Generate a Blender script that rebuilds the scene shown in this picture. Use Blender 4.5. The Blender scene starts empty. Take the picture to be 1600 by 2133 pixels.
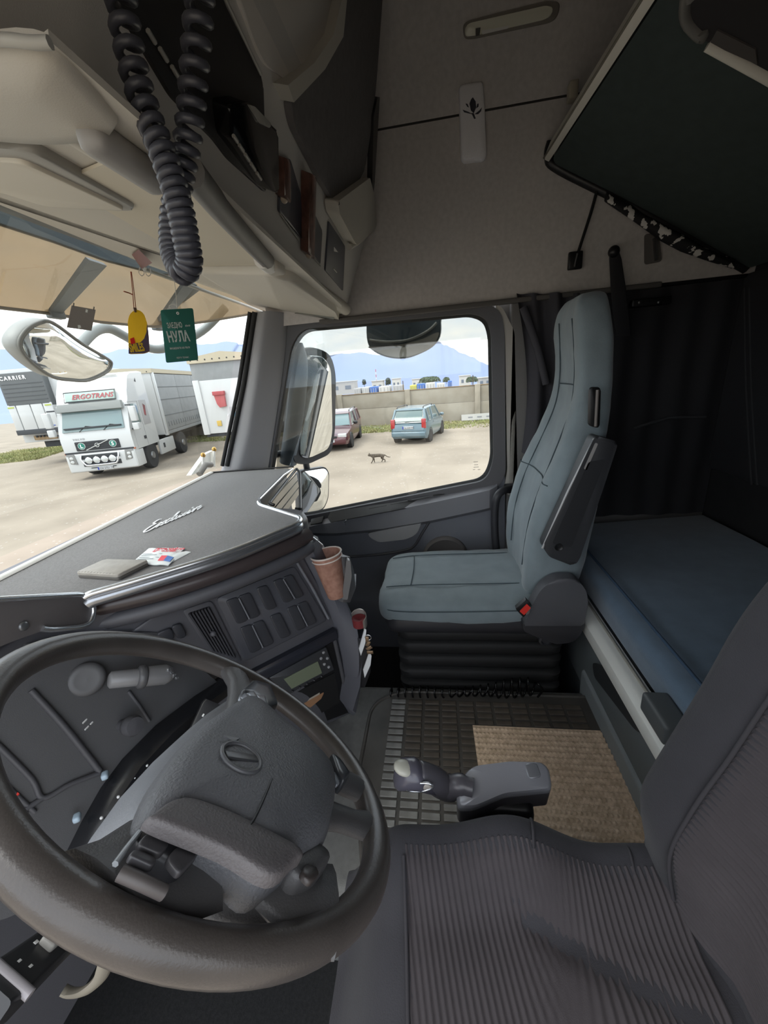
import bpy, bmesh, math, random
from mathutils import Vector as V, Matrix
random.seed(7)
PI = math.pi
sc = bpy.context.scene
col = sc.collection

# ---------------------------------------------------------------- camera
F = 810.0
CAM = V((0.10, 0.0, 1.25))
def _axes(vx=908.0, vy=775.0, rho=5.0):
    r = math.radians(rho)
    X = V(((vx-800)/F, (vy-1066.5)/F, 1.0)).normalized()
    h = V((-math.cos(r), math.sin(r), 0.0))
    Y = (h - X*h.dot(X)).normalized()
    return X, Y, X.cross(Y)
_X, _Y, _Z = _axes()
# rows: camera axes (right, down, forward) written in the cab's own axes
RIGHT = V((_X[0], _Y[0], _Z[0])); DOWN = V((_X[1], _Y[1], _Z[1])); FWD = V((_X[2], _Y[2], _Z[2]))
cam = bpy.data.objects.new('camera', bpy.data.cameras.new('camera'))
col.objects.link(cam)
cam.data.sensor_fit = 'HORIZONTAL'; cam.data.sensor_width = 36.0
cam.data.lens = F*36.0/1600.0
cam.data.clip_start = 0.02; cam.data.clip_end = 3000
mw = Matrix.Identity(4)
for i in range(3):
    mw[i][0] = RIGHT[i]; mw[i][1] = -DOWN[i]; mw[i][2] = -FWD[i]; mw[i][3] = CAM[i]
cam.matrix_world = mw
sc.camera = cam

# ---------------------------------------------------------------- sky, light, exposure
wd = bpy.data.worlds.new('sky'); sc.world = wd; wd.use_nodes = True
nt = wd.node_tree; nt.nodes.clear()
def _n(t, **k):
    n = nt.nodes.new(t)
    for a, b in k.items(): setattr(n, a, b)
    return n
tc = _n('ShaderNodeTexCoord'); mp = _n('ShaderNodeMapping'); mp.inputs['Scale'].default_value = (1.3, 1.3, 4.0)
no = _n('ShaderNodeTexNoise'); no.inputs['Scale'].default_value = 2.2; no.inputs['Detail'].default_value = 6; no.inputs['Roughness'].default_value = .55
rp = _n('ShaderNodeValToRGB')
rp.color_ramp.elements[0].position = .36; rp.color_ramp.elements[0].color = (.62, .74, .90, 1)
rp.color_ramp.elements[1].position = .60; rp.color_ramp.elements[1].color = (1.0, .985, .96, 1)
bg = _n('ShaderNodeBackground'); bg.inputs['Strength'].default_value = 1.15
ow = _n('ShaderNodeOutputWorld')
nt.links.new(tc.outputs['Generated'], mp.inputs['Vector']); nt.links.new(mp.outputs['Vector'], no.inputs['Vector'])
nt.links.new(no.outputs['Fac'], rp.inputs['Fac']); nt.links.new(rp.outputs['Color'], bg.inputs['Color'])
nt.links.new(bg.outputs['Background'], ow.inputs['Surface'])
sun = bpy.data.objects.new('sun', bpy.data.lights.new('sun', 'SUN')); col.objects.link(sun)
sun.data.energy = 0.9; sun.data.angle = math.radians(25); sun.data.color = (1.0, .96, .88)
sun.rotation_euler = V((.30, -.42, -.85)).to_track_quat('-Z', 'Y').to_euler()
vs = sc.view_settings
sc.display_settings.display_device = 'sRGB'
vs.view_transform = 'Standard'; vs.look = 'None'; vs.gamma = 1.0; vs.use_curve_mapping = False
vs.exposure = 1.35

# ---------------------------------------------------------------- placing
def ray(u, v):
    return RIGHT*((u-800)/F) + DOWN*((v-1066.5)/F) + FWD
def W(u, v, pl=None, **k):
    """the point of the place that lies on a given plane and shows at photo pixel (u, v)"""
    d = ray(u, v)
    if pl is not None:
        n, c = pl
        return CAM + d*((c - n.dot(CAM))/n.dot(d))
    a, val = next(iter(k.items())); i = 'xyz'.index(a)
    return CAM + d*((val - CAM[i])/d[i])
def plane(n, p): n = V(n).normalized(); return (n, n.dot(V(p)))

# ---------------------------------------------------------------- materials
_mats = {}
def lin(c):
    c = c/255.0
    return c/12.92 if c <= .04045 else ((c+.055)/1.055)**2.4
def mat(name, rgb, rough=.55, metal=0.0, var=0.0, vs=8.0, bump=0.0, bs=300.0, coat=0.0, sheen=0.0, spec=.5, rgb2=None, wave=None):
    if name in _mats: return _mats[name]
    m = bpy.data.materials.new(name); m.use_nodes = True
    t = m.node_tree; b = t.nodes['Principled BSDF']
    c = tuple(lin(x) for x in rgb) + (1,)
    b.inputs['Base Color'].default_value = c
    b.inputs['Roughness'].default_value = rough; b.inputs['Metallic'].default_value = metal
    b.inputs['Coat Weight'].default_value = coat; b.inputs['Sheen Weight'].default_value = sheen
    b.inputs['Specular IOR Level'].default_value = spec
    tcn = t.nodes.new('ShaderNodeTexCoord')
    if var or rgb2:
        n = t.nodes.new('ShaderNodeTexNoise'); n.inputs['Scale'].default_value = vs; n.inputs['Detail'].default_value = 5
        t.links.new(tcn.outputs['Object'], n.inputs['Vector'])
        r = t.nodes.new('ShaderNodeValToRGB')
        r.color_ramp.elements[0].position = .32; r.color_ramp.elements[1].position = .68
        c2 = tuple(lin(x) for x in rgb2)+(1,) if rgb2 else tuple(x*(1-var) for x in c[:3])+(1,)
        r.color_ramp.elements[0].color = c2; r.color_ramp.elements[1].color = c if rgb2 else tuple(min(1, x*(1+var*.5)) for x in c[:3])+(1,)
        t.links.new(n.outputs['Fac'], r.inputs['Fac']); t.links.new(r.outputs['Color'], b.inputs['Base Color'])
    if bump:
        n = t.nodes.new('ShaderNodeTexNoise'); n.inputs['Scale'].default_value = bs; n.inputs['Detail'].default_value = 3
        t.links.new(tcn.outputs['Object'], n.inputs['Vector'])
        bp = t.nodes.new('ShaderNodeBump'); bp.inputs['Strength'].default_value = bump; bp.inputs['Distance'].default_value = .002
        t.links.new(n.outputs['Fac'], bp.inputs['Height']); t.links.new(bp.outputs['Normal'], b.inputs['Normal'])
    if wave:
        w = t.nodes.new('ShaderNodeTexWave'); w.inputs['Scale'].default_value = wave[0]; w.bands_direction = wave[1]
        t.links.new(tcn.outputs['Object'], w.inputs['Vector'])
        bp = t.nodes.new('ShaderNodeBump'); bp.inputs['Strength'].default_value = wave[2]; bp.inputs['Distance'].default_value = .003
        t.links.new(w.outputs['Fac'], bp.inputs['Height']); t.links.new(bp.outputs['Normal'], b.inputs['Normal'])
    _mats[name] = m
    return m
def glass(name, tint=(255, 255, 255), refl=.08, rough=.0, milky=0.0, mrgb=(220, 220, 220)):
    if name in _mats: return _mats[name]
    m = bpy.data.materials.new(name); m.use_nodes = True; t = m.node_tree; t.nodes.clear()
    o = t.nodes.new('ShaderNodeOutputMaterial'); tr = t.nodes.new('ShaderNodeBsdfTransparent'); g = t.nodes.new('ShaderNodeBsdfGlossy')
    tr.inputs['Color'].default_value = tuple(lin(x) for x in tint)+(1,); g.inputs['Roughness'].default_value = rough
    fr = t.nodes.new('ShaderNodeLayerWeight'); fr.inputs['Blend'].default_value = .5
    pw = t.nodes.new('ShaderNodeMath'); pw.operation = 'POWER'; pw.inputs[1].default_value = 5.0
    t.links.new(fr.outputs['Facing'], pw.inputs[0])
    mu = t.nodes.new('ShaderNodeMath'); mu.operation = 'MULTIPLY_ADD'; mu.inputs[1].default_value = .8; mu.inputs[2].default_value = refl
    t.links.new(pw.outputs[0], mu.inputs[0])
    mx = t.nodes.new('ShaderNodeMixShader'); t.links.new(mu.outputs[0], mx.inputs['Fac'])
    base = tr
    if milky:
        df = t.nodes.new('ShaderNodeBsdfTranslucent'); df.inputs['Color'].default_value = tuple(lin(x) for x in mrgb)+(1,)
        d2 = t.nodes.new('ShaderNodeBsdfDiffuse'); d2.inputs['Color'].default_value = tuple(lin(x) for x in mrgb)+(1,)
        m1 = t.nodes.new('ShaderNodeMixShader'); m1.inputs['Fac'].default_value = .35
        t.links.new(df.outputs[0], m1.inputs[1]); t.links.new(d2.outputs[0], m1.inputs[2])
        m2 = t.nodes.new('ShaderNodeMixShader'); m2.inputs['Fac'].default_value = milky
        t.links.new(tr.outputs[0], m2.inputs[1]); t.links.new(m1.outputs[0], m2.inputs[2]); base = m2
    t.links.new(base.outputs[0], mx.inputs[1]); t.links.new(g.outputs[0], mx.inputs[2])
    t.links.new(mx.outputs[0], o.inputs['Surface'])
    _mats[name] = m
    return m

# ---------------------------------------------------------------- shapes
def cr(pts, n=6, closed=False):
    P = [V(p) for p in pts]; out = []; N = len(P)
    for i in range(N if closed else N-1):
        if closed: a, b, c, d = P[i-1], P[i], P[(i+1) % N], P[(i+2) % N]
        else: a, b, c, d = P[max(i-1, 0)], P[i], P[i+1], P[min(i+2, N-1)]
        for k in range(n):
            t = k/n
            out.append(.5*((2*b)+(c-a)*t+(2*a-5*b+4*c-d)*t*t+(3*b-a-3*c+d)*t**3))
    if not closed: out.append(P[-1])
    return out
def fillet(pts, r, n=4):
    P = [V(p) for p in pts]; out = []; N = len(P)
    for i in range(N):
        a, b, c = P[i-1], P[i], P[(i+1) % N]
        ra = r[i] if isinstance(r, (list, tuple)) else r
        d1 = (a-b); d2 = (c-b)
        k = min(ra, d1.length*.48, d2.length*.48)
        if k < 1e-6: out.append(b); continue
        p = b+d1.normalized()*k; q = b+d2.normalized()*k
        for j in range(n+1):
            t = j/n
            out.append(p*(1-t)**2 + b*2*t*(1-t) + q*t*t)
    return out
def normal_of(P):
    n = V((0, 0, 0)); N = len(P)
    for i in range(N): n += (P[i]-P[0]).cross(P[(i+1) % N]-P[0])
    return n.normalized()
class B:
    def __init__(s): s.v = []; s.f = []
    def add(s, v, f):
        k = len(s.v); s.v += [V(p) for p in v]; s.f += [tuple(i+k for i in q) for q in f]; return s
    def addbm(s, bm):
        bm.verts.index_update(); s.add([x.co.copy() for x in bm.verts], [[x.index for x in f.verts] for f in bm.faces]); bm.free(); return s
    def rbox(s, c, size, r=.005, seg=2, R=None, taper=None):
        bm = bmesh.new(); bmesh.ops.create_cube(bm, size=1)
        for x in bm.verts:
            t = 1.0
            if taper and x.co.z > 0: t = taper
            x.co = V((x.co.x*size[0]*t, x.co.y*size[1]*t, x.co.z*size[2]))
        r = min(r, min(size)*.49)
        if r > 0: bmesh.ops.bevel(bm, geom=bm.edges[:], offset=r, segments=seg, affect='EDGES', profile=.6)
        for x in bm.verts: x.co = (R @ x.co if R else x.co) + V(c)
        return s.addbm(bm)
    def prism(s, pts, vec, bev=0.0, seg=2):
        P = [V(p) for p in pts]; vec = V(vec); N = len(P)
        if normal_of(P).dot(vec) > 0: P = P[::-1]
        bm = bmesh.new(); a = [bm.verts.new(p) for p in P]; b = [bm.verts.new(p+vec) for p in P]
        bm.faces.new(a); top = bm.faces.new(b[::-1])
        for i in range(N):
            j = (i+1) % N; bm.faces.new((a[j], a[i], b[i], b[j]))
        if bev: bmesh.ops.bevel(bm, geom=list(top.edges), offset=bev, segments=seg, affect='EDGES', profile=.6)
        return s.addbm(bm)
    def tube(s, pts, r, n=8, closed=False, caps=True, sq=None, up=None):
        P = [V(p) for p in pts]; N = len(P); rings = []
        R = r if isinstance(r, (list, tuple)) else [r]*N
        t0 = (P[1]-P[0]).normalized()
        x = V(up) if up is not None else (V((0, 0, 1)) if abs(t0.z) < .9 else V((1, 0, 0)))
        x = (x - t0*x.dot(t0)).normalized()
        for i in range(N):
            if closed: t = (P[(i+1) % N]-P[i-1])
            else: t = (P[min(i+1, N-1)]-P[max(i-1, 0)])
            t.normalize(); x = (x - t*x.dot(t))
            x = x.normalized() if x.length > 1e-9 else t.orthogonal().normalized()
            y = t.cross(x); ring = []
            for k in range(n):
                a = 2*PI*k/n; ca, sa = math.cos(a), math.sin(a)
                e = sq if sq else (1, 1)
                ring.append(P[i] + x*(ca*R[i]*e[0]) + y*(sa*R[i]*e[1]))
            rings.append(ring)
        return s.loft(rings, caps=caps and not closed, closed=closed)
    def loft(s, rings, caps=True, closed=False):
        n = len(rings[0]); v = [p for r in rings for p in r]; f = []; N = len(rings)
        for i in range(N if closed else N-1):
            a = i*n; b = ((i+1) % N)*n
            for k in range(n):
                l = (k+1) % n; f.append((a+k, a+l, b+l, b+k))
        if caps: f.append(tuple(range(n))[::-1]); f.append(tuple((N-1)*n+k for k in range(n)))
        return s.add(v, f)
    def lathe(s, c, ax, prof, n=16, caps=True):
        ax = V(ax).normalized(); x = ax.orthogonal().normalized(); y = ax.cross(x); c = V(c)
        rings = [[c+ax*h+x*(math.cos(2*PI*k/n)*r)+y*(math.sin(2*PI*k/n)*r) for k in range(n)] for r, h in prof]
        return s.loft(rings, caps=caps)
    def grid(s, fn, nu, nv, wrap_u=False):
        v = [fn(i/nu, j/nv) for j in range(nv+1) for i in range(nu+1)]; f = []
        for j in range(nv):
            for i in range(nu):
                a = j*(nu+1)+i; f.append((a, a+1, a+nu+2, a+nu+1))
        return s.add(v, f)
    def pillow(s, pts, vec, k=.85):
        P = [V(p) for p in pts]; vec = V(vec); c = sum(P, V())/len(P)
        def rg(f, h): return [c+(p-c)*f+vec*h for p in P]
        return s.loft([rg(1, 0), rg(1, .5), rg(.985, .72), rg(.95, .88), rg(k, 1.0), rg(k*.5, 1.04)])
    def ell(s, c, rad, R=None, nu=16, nv=10):
        v = []; 
        rings = []
        for j in range(1, nv):
            ph = PI*j/nv
            rings.append([V((math.sin(ph)*math.cos(2*PI*i/nu)*rad[0], math.sin(ph)*math.sin(2*PI*i/nu)*rad[1], -math.cos(ph)*rad[2])) for i in range(nu)])
        rings = [[(R @ p if R else p)+V(c) for p in r] for r in rings]
        return s.loft(rings)
    def build(s, name, m, parent=None, ang=62, local=False, mods=None, flip=False):
        me = bpy.data.meshes.new(name)
        off = V((0, 0, 0))
        if parent is not None and not local:
            r = parent
            while r.parent: r = r.parent
            off = r.location
        me.from_pydata([tuple(p-off) for p in s.v], [], s.f)
        bm = bmesh.new(); bm.from_mesh(me); bmesh.ops.recalc_face_normals(bm, faces=bm.faces[:]); bm.to_mesh(me); bm.free()
        if flip: me.flip_normals()
        me.polygons.foreach_set('use_smooth', [True]*len(me.polygons))
        me.set_sharp_from_angle(angle=math.radians(ang))
        me.update()
        o = bpy.data.objects.new(name, me); col.objects.link(o)
        if m: me.materials.append(m)
        if parent: o.parent = parent
        return o
def tag(o, label=None, cat=None, group=None, kind=None):
    if label: o['label'] = label
    if cat: o['category'] = cat
    if group: o['group'] = group
    if kind: o['kind'] = kind
    return o
def thing(name, label, cat, loc=(0, 0, 0), rz=0.0, group=None, kind=None):
    o = bpy.data.objects.new(name, None); col.objects.link(o); o.empty_display_size = .05
    o.location = V(loc); o.rotation_euler = (0, 0, rz)
    return tag(o, label, cat, group, kind)
def struct(name, b, m, parent=None, label=None, **k):
    o = b.build(name, m, parent, **k)
    if parent is None: o['kind'] = 'structure'
    if label: o['label'] = label
    return o
def copy_tree(o, parent=None):
    c = o.copy(); col.objects.link(c); c.parent = parent
    for ch in list(o.children): copy_tree(ch, c)
    return c
def plate(name, px, pl, th, m, parent=None, r=0.0, bev=0.0, out=None, off=0.0, n=4):
    """a flat piece whose outline lies on plane pl; raised by th towards the cab"""
    P = [W(u, v, pl) for u, v in px]
    nrm = pl[0] if pl[0].dot(CAM) - pl[1] > 0 else -pl[0]
    P = [p + nrm*off for p in P]
    if r: P = fillet(P, r, n)
    return B().prism(P, nrm*th, bev).build(name, m, parent)
def text_mesh(name, txt, size, origin, xdir, ydir, m, parent, depth=.0006, align='LEFT', shear=0.0, local=False, bold=0.0, spacing=1.0, xs=1.0):
    c = bpy.data.curves.new(name, 'FONT'); c.body = txt; c.size = size; c.extrude = depth; c.align_x = align; c.shear = shear
    c.offset = bold; c.resolution_u = 2; c.space_character = spacing
    t = bpy.data.objects.new(name, c); col.objects.link(t)
    bpy.context.view_layer.update()
    dg = bpy.context.evaluated_depsgraph_get()
    me = bpy.data.meshes.new_from_object(t.evaluated_get(dg))
    bpy.data.objects.remove(t)
    X = V(xdir).normalized(); Y = V(ydir); Y = (Y-X*Y.dot(X)).normalized(); Z = X.cross(Y); O = V(origin)
    off = V((0, 0, 0))
    if parent is not None and not local:
        r = parent
        while r.parent: r = r.parent
        off = r.location
    for v in me.vertices: v.co = O - off + X*(v.co.x*xs) + Y*v.co.y + Z*v.co.z
    me.materials.clear(); me.materials.append(m)
    o = bpy.data.objects.new(name, me); col.objects.link(o)
    if parent: o.parent = parent
    return o
Rz = lambda a: Matrix.Rotation(a, 3, 'Z')
Rx = lambda a: Matrix.Rotation(a, 3, 'X')
Ry = lambda a: Matrix.Rotation(a, 3, 'Y')
def frame(x, y):
    x = V(x).normalized(); y = V(y); y = (y-x*y.dot(x)).normalized(); z = x.cross(y)
    m = Matrix.Identity(3)
    for i in range(3): m[i][0] = x[i]; m[i][1] = y[i]; m[i][2] = z[i]
    return m

def paper(name, rgb, trans=.5, rough=.6):
    if name in _mats: return _mats[name]
    m = bpy.data.materials.new(name); m.use_nodes = True; t = m.node_tree; t.nodes.clear()
    o = t.nodes.new('ShaderNodeOutputMaterial'); d = t.nodes.new('ShaderNodeBsdfDiffuse'); s = t.nodes.new('ShaderNodeBsdfTranslucent'); x = t.nodes.new('ShaderNodeMixShader')
    c = tuple(lin(v) for v in rgb)+(1,); d.inputs['Color'].default_value = c; s.inputs['Color'].default_value = c; x.inputs['Fac'].default_value = trans
    t.links.new(d.outputs[0], x.inputs[1]); t.links.new(s.outputs[0], x.inputs[2]); t.links.new(x.outputs[0], o.inputs['Surface'])
    _mats[name] = m; return m
def emat(name, rgb, *a, **k):
    s = .80
    if k.get('rgb2'): k['rgb2'] = tuple(c*s for c in k['rgb2'])
    return mat(name, tuple(c*s for c in rgb), *a, **k)
# palette
LINER = mat('headliner fabric', (204, 199, 195), .95, var=.08, vs=60, bump=.25, bs=900, sheen=.2)
CREAM = mat('cream plastic', (194, 189, 178), .6, bump=.12, bs=700)
GREYP = mat('grey plastic', (134, 130, 126), .55, bump=.12, bs=700)
DARK = mat('dark grey plastic', (74, 74, 78), .5, bump=.15, bs=900)
DARK2 = mat('charcoal plastic', (52, 52, 56), .45, bump=.1, bs=900)
BLACK = mat('black plastic', (24, 24, 26), .4)
RUBBER = mat('black rubber', (30, 30, 31), .7)
GLOSSB = mat('gloss black', (14, 14, 16), .12)
CHROME = mat('chrome', (225, 228, 232), .22, .9)
WHITEP = mat('white plastic', (222, 220, 214), .45)
WHITE = mat('white print', (235, 235, 235), .6)
WOOD = mat('wood trim', (104, 72, 62), .3, var=.5, vs=40, coat=.5)
STEEL = mat('steel', (140, 140, 140), .35, .9)
# ================================================================= the cab shell
XR = 2.10     # inner face of passenger door
fl = B().rbox((1.05, -.05, -.37), (2.3, 2.6, .04), 0)
floor = struct('floor', fl, mat('footwell carpet', (40, 40, 41), .95, var=.3, vs=120, bump=.3))
tun = B().rbox((1.06, .12, -.18), (.72, 1.34, .35), .03, 3)
tn = struct('floor_tunnel', tun, mat('grey vinyl floor', (112, 112, 110), .8, var=.12, vs=60, bump=.3, bs=600))
tn['label'] = 'raised grey vinyl engine tunnel under the rubber mat'

# passenger side wall above the door: upright to the seam, then leaning in to the roof
SEAM = 2.175
wr = B()
ys = [.78, .5, 0, -.5, -.9, -1.30]
prof = [(2.06, 1.515), (2.055, 1.56), (2.05, 1.8), (2.05, SEAM-.004)]
prof2 = [(2.05, SEAM+.004), (2.03, 2.30), (1.97, 2.44), (1.86, 2.55), (1.70, 2.60)]
def strip(pr, ys, th=.03):
    b = B(); rings = []
    for y in ys:
        rings.append([V((x, y, z)) for x, z in pr] + [V((x+th, y, z+th*.3)) for x, z in pr[::-1]])
    return b.loft(rings)
wall_r = struct('wall_right', strip(prof, ys), LINER)
up = strip(prof2, ys).build('upper_liner', LINER, wall_r)
sm = B().tube([V((2.056, y, SEAM)) for y in ys], .006, 6).build('seam', mat('seam shadow line', (60, 58, 56), .9), wall_r)
# fleece strip along the lower edge of the liner where the curtain rail sits
B().rbox((2.045, -.20, 1.512), (.03, 1.45, .02), .006).build('edge_trim', mat('liner edge', (96, 93, 90), .9), wall_r)
ce = struct('ceiling', B().rbox((.85, -.15, 2.63), (1.9, 2.3, .05), .01), LINER)
wb = struct('wall_back', B().rbox((1.05, -1.30, 1.1), (2.4, .05, 3.1), 0), mat('dark rear wall cloth', (40, 40, 42), .95, var=.15, vs=10, bump=.3, bs=500))
# rear wall padding: panels with a stitched double fold at the right
B().rbox((1.55, -1.262, 1.12), (1.05, .03, .80), .02, 3).build('padded_panel', mat('dark rear padding', (43, 43, 46), .95, bump=.3, bs=500), wb)
for dx in (0, .028):
    a = W(1552+dx*360, 600, y=-1.25); b_ = W(1567+dx*420, 1010, y=-1.25)
    B().tube(cr([a, a.lerp(b_, .5)+V((.01, 0, 0)), b_], 6), .006, 6).build('welt', mat('rear welt', (56, 56, 58), .95), wb)
# driver's side: roof side above the open door, and the panel behind it
wl = B(); wl.rbox((-.02, -.1, 2.08), (.05, 2.4, 1.1), .01); wl.rbox((-.02, -.86, .55), (.05, .85, 2.0), .01)
struct('wall_left', wl, LINER)
# side panel behind passenger door (B pillar and sleeper side)
sp = B(); sp.rbox((2.115, -.83, .55), (.06, .98, 2.0), .01)
sp.rbox((2.15, -.35, .55), (.05, .17, 2.0), .01)
bp = struct('wall_right_rear', sp, mat('rear side trim', (108, 106, 104), .8, bump=.2))
bp['label'] = 'grey trim panel behind the passenger door'
# firewall below windscreen and roof front
struct('wall_front', B().rbox((1.05, 1.22, .2), (2.3, .05, 1.2), .0).rbox((1.05, 1.04, 2.24), (2.3, .05, .86), 0), DARK2)

# ---- passenger door
def door_shape():
    P = [W(596, 735, x=XR), W(620, 684, x=XR), W(660, 664, x=XR), W(1008, 636, x=XR), W(1040, 655, x=XR), W(1047, 700, x=XR), W(1048, 985, x=XR), W(1036, 1015, x=XR)]
    return P
win = [W(560, 1000, x=XR), W(608, 720, x=XR), W(630, 686, x=XR), W(985, 653, x=XR), W(1014, 664, x=XR), W(1023, 695, x=XR), W(1028, 960, x=XR), W(1012, 1000, x=XR), W(650, 1072, x=XR), W(560, 1085, x=XR)]
win_r = fillet(win, [.02, .09, .09, .06, .05, .06, .10, .10, .02, .02], 5)
outer = [W(520, 1000, x=XR), W(582, 700, x=XR), W(600, 668, x=XR), W(1010, 632, x=XR), W(1042, 648, x=XR), W(1050, 690, x=XR), W(1052, 990, x=XR), W(1030, 1022, x=XR), W(650, 1100, x=XR), W(520, 1110, x=XR)]
out_r = fillet(outer, [.02, .1, .1, .05, .06, .07, .09, .09, .02, .02], 5)
def ring_frame(inner, outer, x0, x1):
    b = B(); n = len(inner)
    def at(P, x): return [V((x, p.y, p.z)) for p in P]
    return b.loft([at(outer, x1), at(outer, x0), at(inner, x0+.008), at(inner, x1)], caps=False, closed=True)
door = thing('door_1', 'dark grey passenger door panel under the side window', None, (XR, .2, -.3), kind='structure')
ring_frame(win_r, out_r, XR-.02, XR+.05).build('window_frame', mat('door frame plastic', (76, 76, 80), .45), door)
ring_frame([p.lerp(sum(win_r, V())/len(win_r), .022) for p in win_r], win_r, XR+.012, XR+.03).build('rubber_seal', RUBBER, door)
# light body-coloured door aperture edge behind the window
edge = [W(1047, 640, x=2.085), W(1072, 690, x=2.085), W(1078, 985, x=2.085), W(1062, 1035, x=2.085), W(1050, 1020, x=2.085), W(1057, 980, x=2.085), W(1052, 695, x=2.085), W(1030, 632, x=2.085)]
B().prism(fillet(edge, .02), (.05, 0, 0)).build('aperture_edge', mat('pale door edge', (176, 172, 164), .5), bp)
w1 = thing('window_1', 'passenger door window with a tinted wind deflector outside its top', None, (XR+.03, .2, .6), kind='structure')
B().prism(win_r, (.005, 0, 0)).build('pane', glass('window glass', (252, 254, 253), .03), w1)
# door card below the window
sill = [W(520, 1118, x=XR), W(650, 1082, x=XR), W(1032, 1010, x=XR), W(1052, 985, x=XR), W(1052, 1400, x=XR), W(520, 1500, x=XR)]
dk = B().prism(fillet(sill, [.01, .02, .03, .03, .02, .02]), (.04, 0, 0), 0)
dk.build('door_card', mat('door card', (116, 118, 126), .5, bump=.15, bs=900), door)
def on(u, v, x): return W(u, v, x=x)
# top ledge with a tray and vents
led = B(); L = []
for (u, v0, v1, v2, o) in ((640, 1085, 1098, 1110, .05), (700, 1072, 1087, 1111, .06), (800, 1052, 1067, 1101, .065), (900, 1033, 1047, 1084, .065), (990, 1014, 1028, 1065, .065), (1020, 1008, 1021, 1058, .06), (1036, 1000, 1012, 1050, .03)):
    a = on(u, v0, XR); b_ = on(u, v1, XR-o); c = on(u, v2, XR-o*.9); d = on(u, v2+5, XR)
    L.append([a, b_, c, d, d+V((.02, 0, 0)), a+V((.02, 0, 0))])
led.loft(L); ledge = led.build('armrest_ledge', mat('ledge plastic', (132, 132, 137), .45, bump=.15, bs=900), door, ang=25)
tr = plate('ledge_tray', [(684, 1082), (690, 1070), (878, 1042), (888, 1046), (884, 1056), (690, 1092)], plane((-.5, 0, 1), on(790, 1064, XR-.055)), .004, BLACK, door, r=.008, off=.012)
for i in range(5):
    u = 770+i*44; v = 1060-i*8.6
    plate('vent_slot', [(u, v), (u+36, v-7), (u+36, v-4), (u, v+3)], plane((-.5, 0, 1), on(790, 1050, XR-.05)), .002, BLACK, door, off=.010)
plate('window_switch', [(650, 1085), (676, 1078), (672, 1092), (648, 1097)], plane((-.5, 0, 1), on(660, 1088, XR-.04)), .006, BLACK, door, bev=.002, off=.01)
B().tube([on(713, 1085, XR-.07), on(718, 1080, XR-.075), on(722, 1083, XR-.07), on(718, 1086, XR-.068), on(720, 1093, XR-.06)], .0025, 6).build('lock_pin', CHROME, door)
plate('pull_recess', [(765, 1110), (880, 1086), (868, 1112), (845, 1122), (790, 1128), (774, 1120)], plane((1, 0, 0), (XR-.02, 0, 0)), .012, mat('pull recess grey', (160, 160, 160), .5), door, r=.02, bev=.004)
B().tube(cr([on(895, 1086, XR-.015), on(880, 1110, XR-.015), on(862, 1138, XR-.015), on(840, 1147, XR-.015), on(790, 1155, XR-.015), on(725, 1160, XR-.015)], 6), .007, 8).build('moulding', DARK, door)
spk = W(928, 1162, x=XR-.02)
B().lathe(spk+V((.02, 0, 0)), (-1, 0, 0), [(.125, 0), (.125, .022), (.112, .03), (.105, .024), (.03, .027), (.0001, .027)], 40).build('speaker_grille', mat('speaker grille', (112, 108, 106), .7, bump=.6, bs=1200), door)
# grab bar behind the door
gb = thing('grab_handle', 'dark curved grab bar beside the passenger seat back', 'handle', W(1036, 1165, x=2.0))
B().tube(cr([W(1062, 1018, x=2.04), W(1048, 1022, x=2.0), W(1036, 1034, x=1.98), W(1031, 1060, x=1.98), W(1031, 1110, x=1.98), W(1036, 1165, x=1.98), W(1040, 1200, x=2.0)], 6), .019, 10).build('bar', DARK2, gb)
B().rbox(W(1064, 1017, x=2.06), (.06, .06, .04), .01).build('mount', DARK2, gb)

# ---- A pillar (passenger side), windscreen surround
YW0, ZW0, YW1, ZW1 = 1.135, .87, .835, 1.68
def ws(x, t, o=0.0):
    c = (x-1.05)/1.0
    bow = .07*(1-c*c)
    return V((x, YW0+(YW1-YW0)*t+bow+o, ZW0+(ZW1-ZW0)*t))
ap = B(); rr = []
for (ul, ur, v, xl, xr) in ((528, 600, 652, 1.98, 2.08), (516, 595, 720, 1.98, 2.08), (505, 585, 800, 1.98, 2.08), (488, 570, 900, 1.98, 2.08), (466, 558, 975, 1.98, 2.08), (440, 545, 1060, 1.98, 2.08)):
    a = W(ul, v, x=xl); b_ = W(ur, v, x=xr); m_ = a.lerp(b_, .5)+V((-.045, -.02, 0))
    rr.append(cr([a, a.lerp(m_, .6)+V((-.02, -.005, 0)), m_, b_], 3)+[b_+V((.05, 0, 0)), a+V((.08, .05, 0))])
ap.loft(rr)
struct('trim_1', ap, mat('pillar trim', (150, 150, 153), .6, bump=.12), label='grey windscreen pillar on the passenger side', ang=60)
pl2 = B()
for du, r_ in ((3, .012), (-7, .010)):
    pl2.tube([W(528+du, 650, x=1.97), W(505+du, 800, x=1.97), W(470+du, 970, x=1.97)], r_, 8)
struct('trim_2', pl2, RUBBER, label='black rubber seals along the windscreen edge')
w2 = thing('window_2', 'wide curved windscreen above the dashboard tray', None, (1.05, 1.1, .85), kind='structure')
B().grid(lambda s, t: ws(.02+s*1.97, t), 24, 6).build('pane', glass('windscreen glass', (248, 252, 250), .05), w2)
hd = B(); rings = []
for i in range(25):
    x = .0+i/24*1.86; p = ws(x, 1.0)
    rings.append([p+V((0, .02, -.022)), p+V((0, -.02, -.012)), p+V((0, -.02, .10)), p+V((0, .03, .10))])
struct('trim_3', B().loft(rings), mat('header trim', (120, 122, 122), .6), label='grey header rail over the windscreen')
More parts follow.
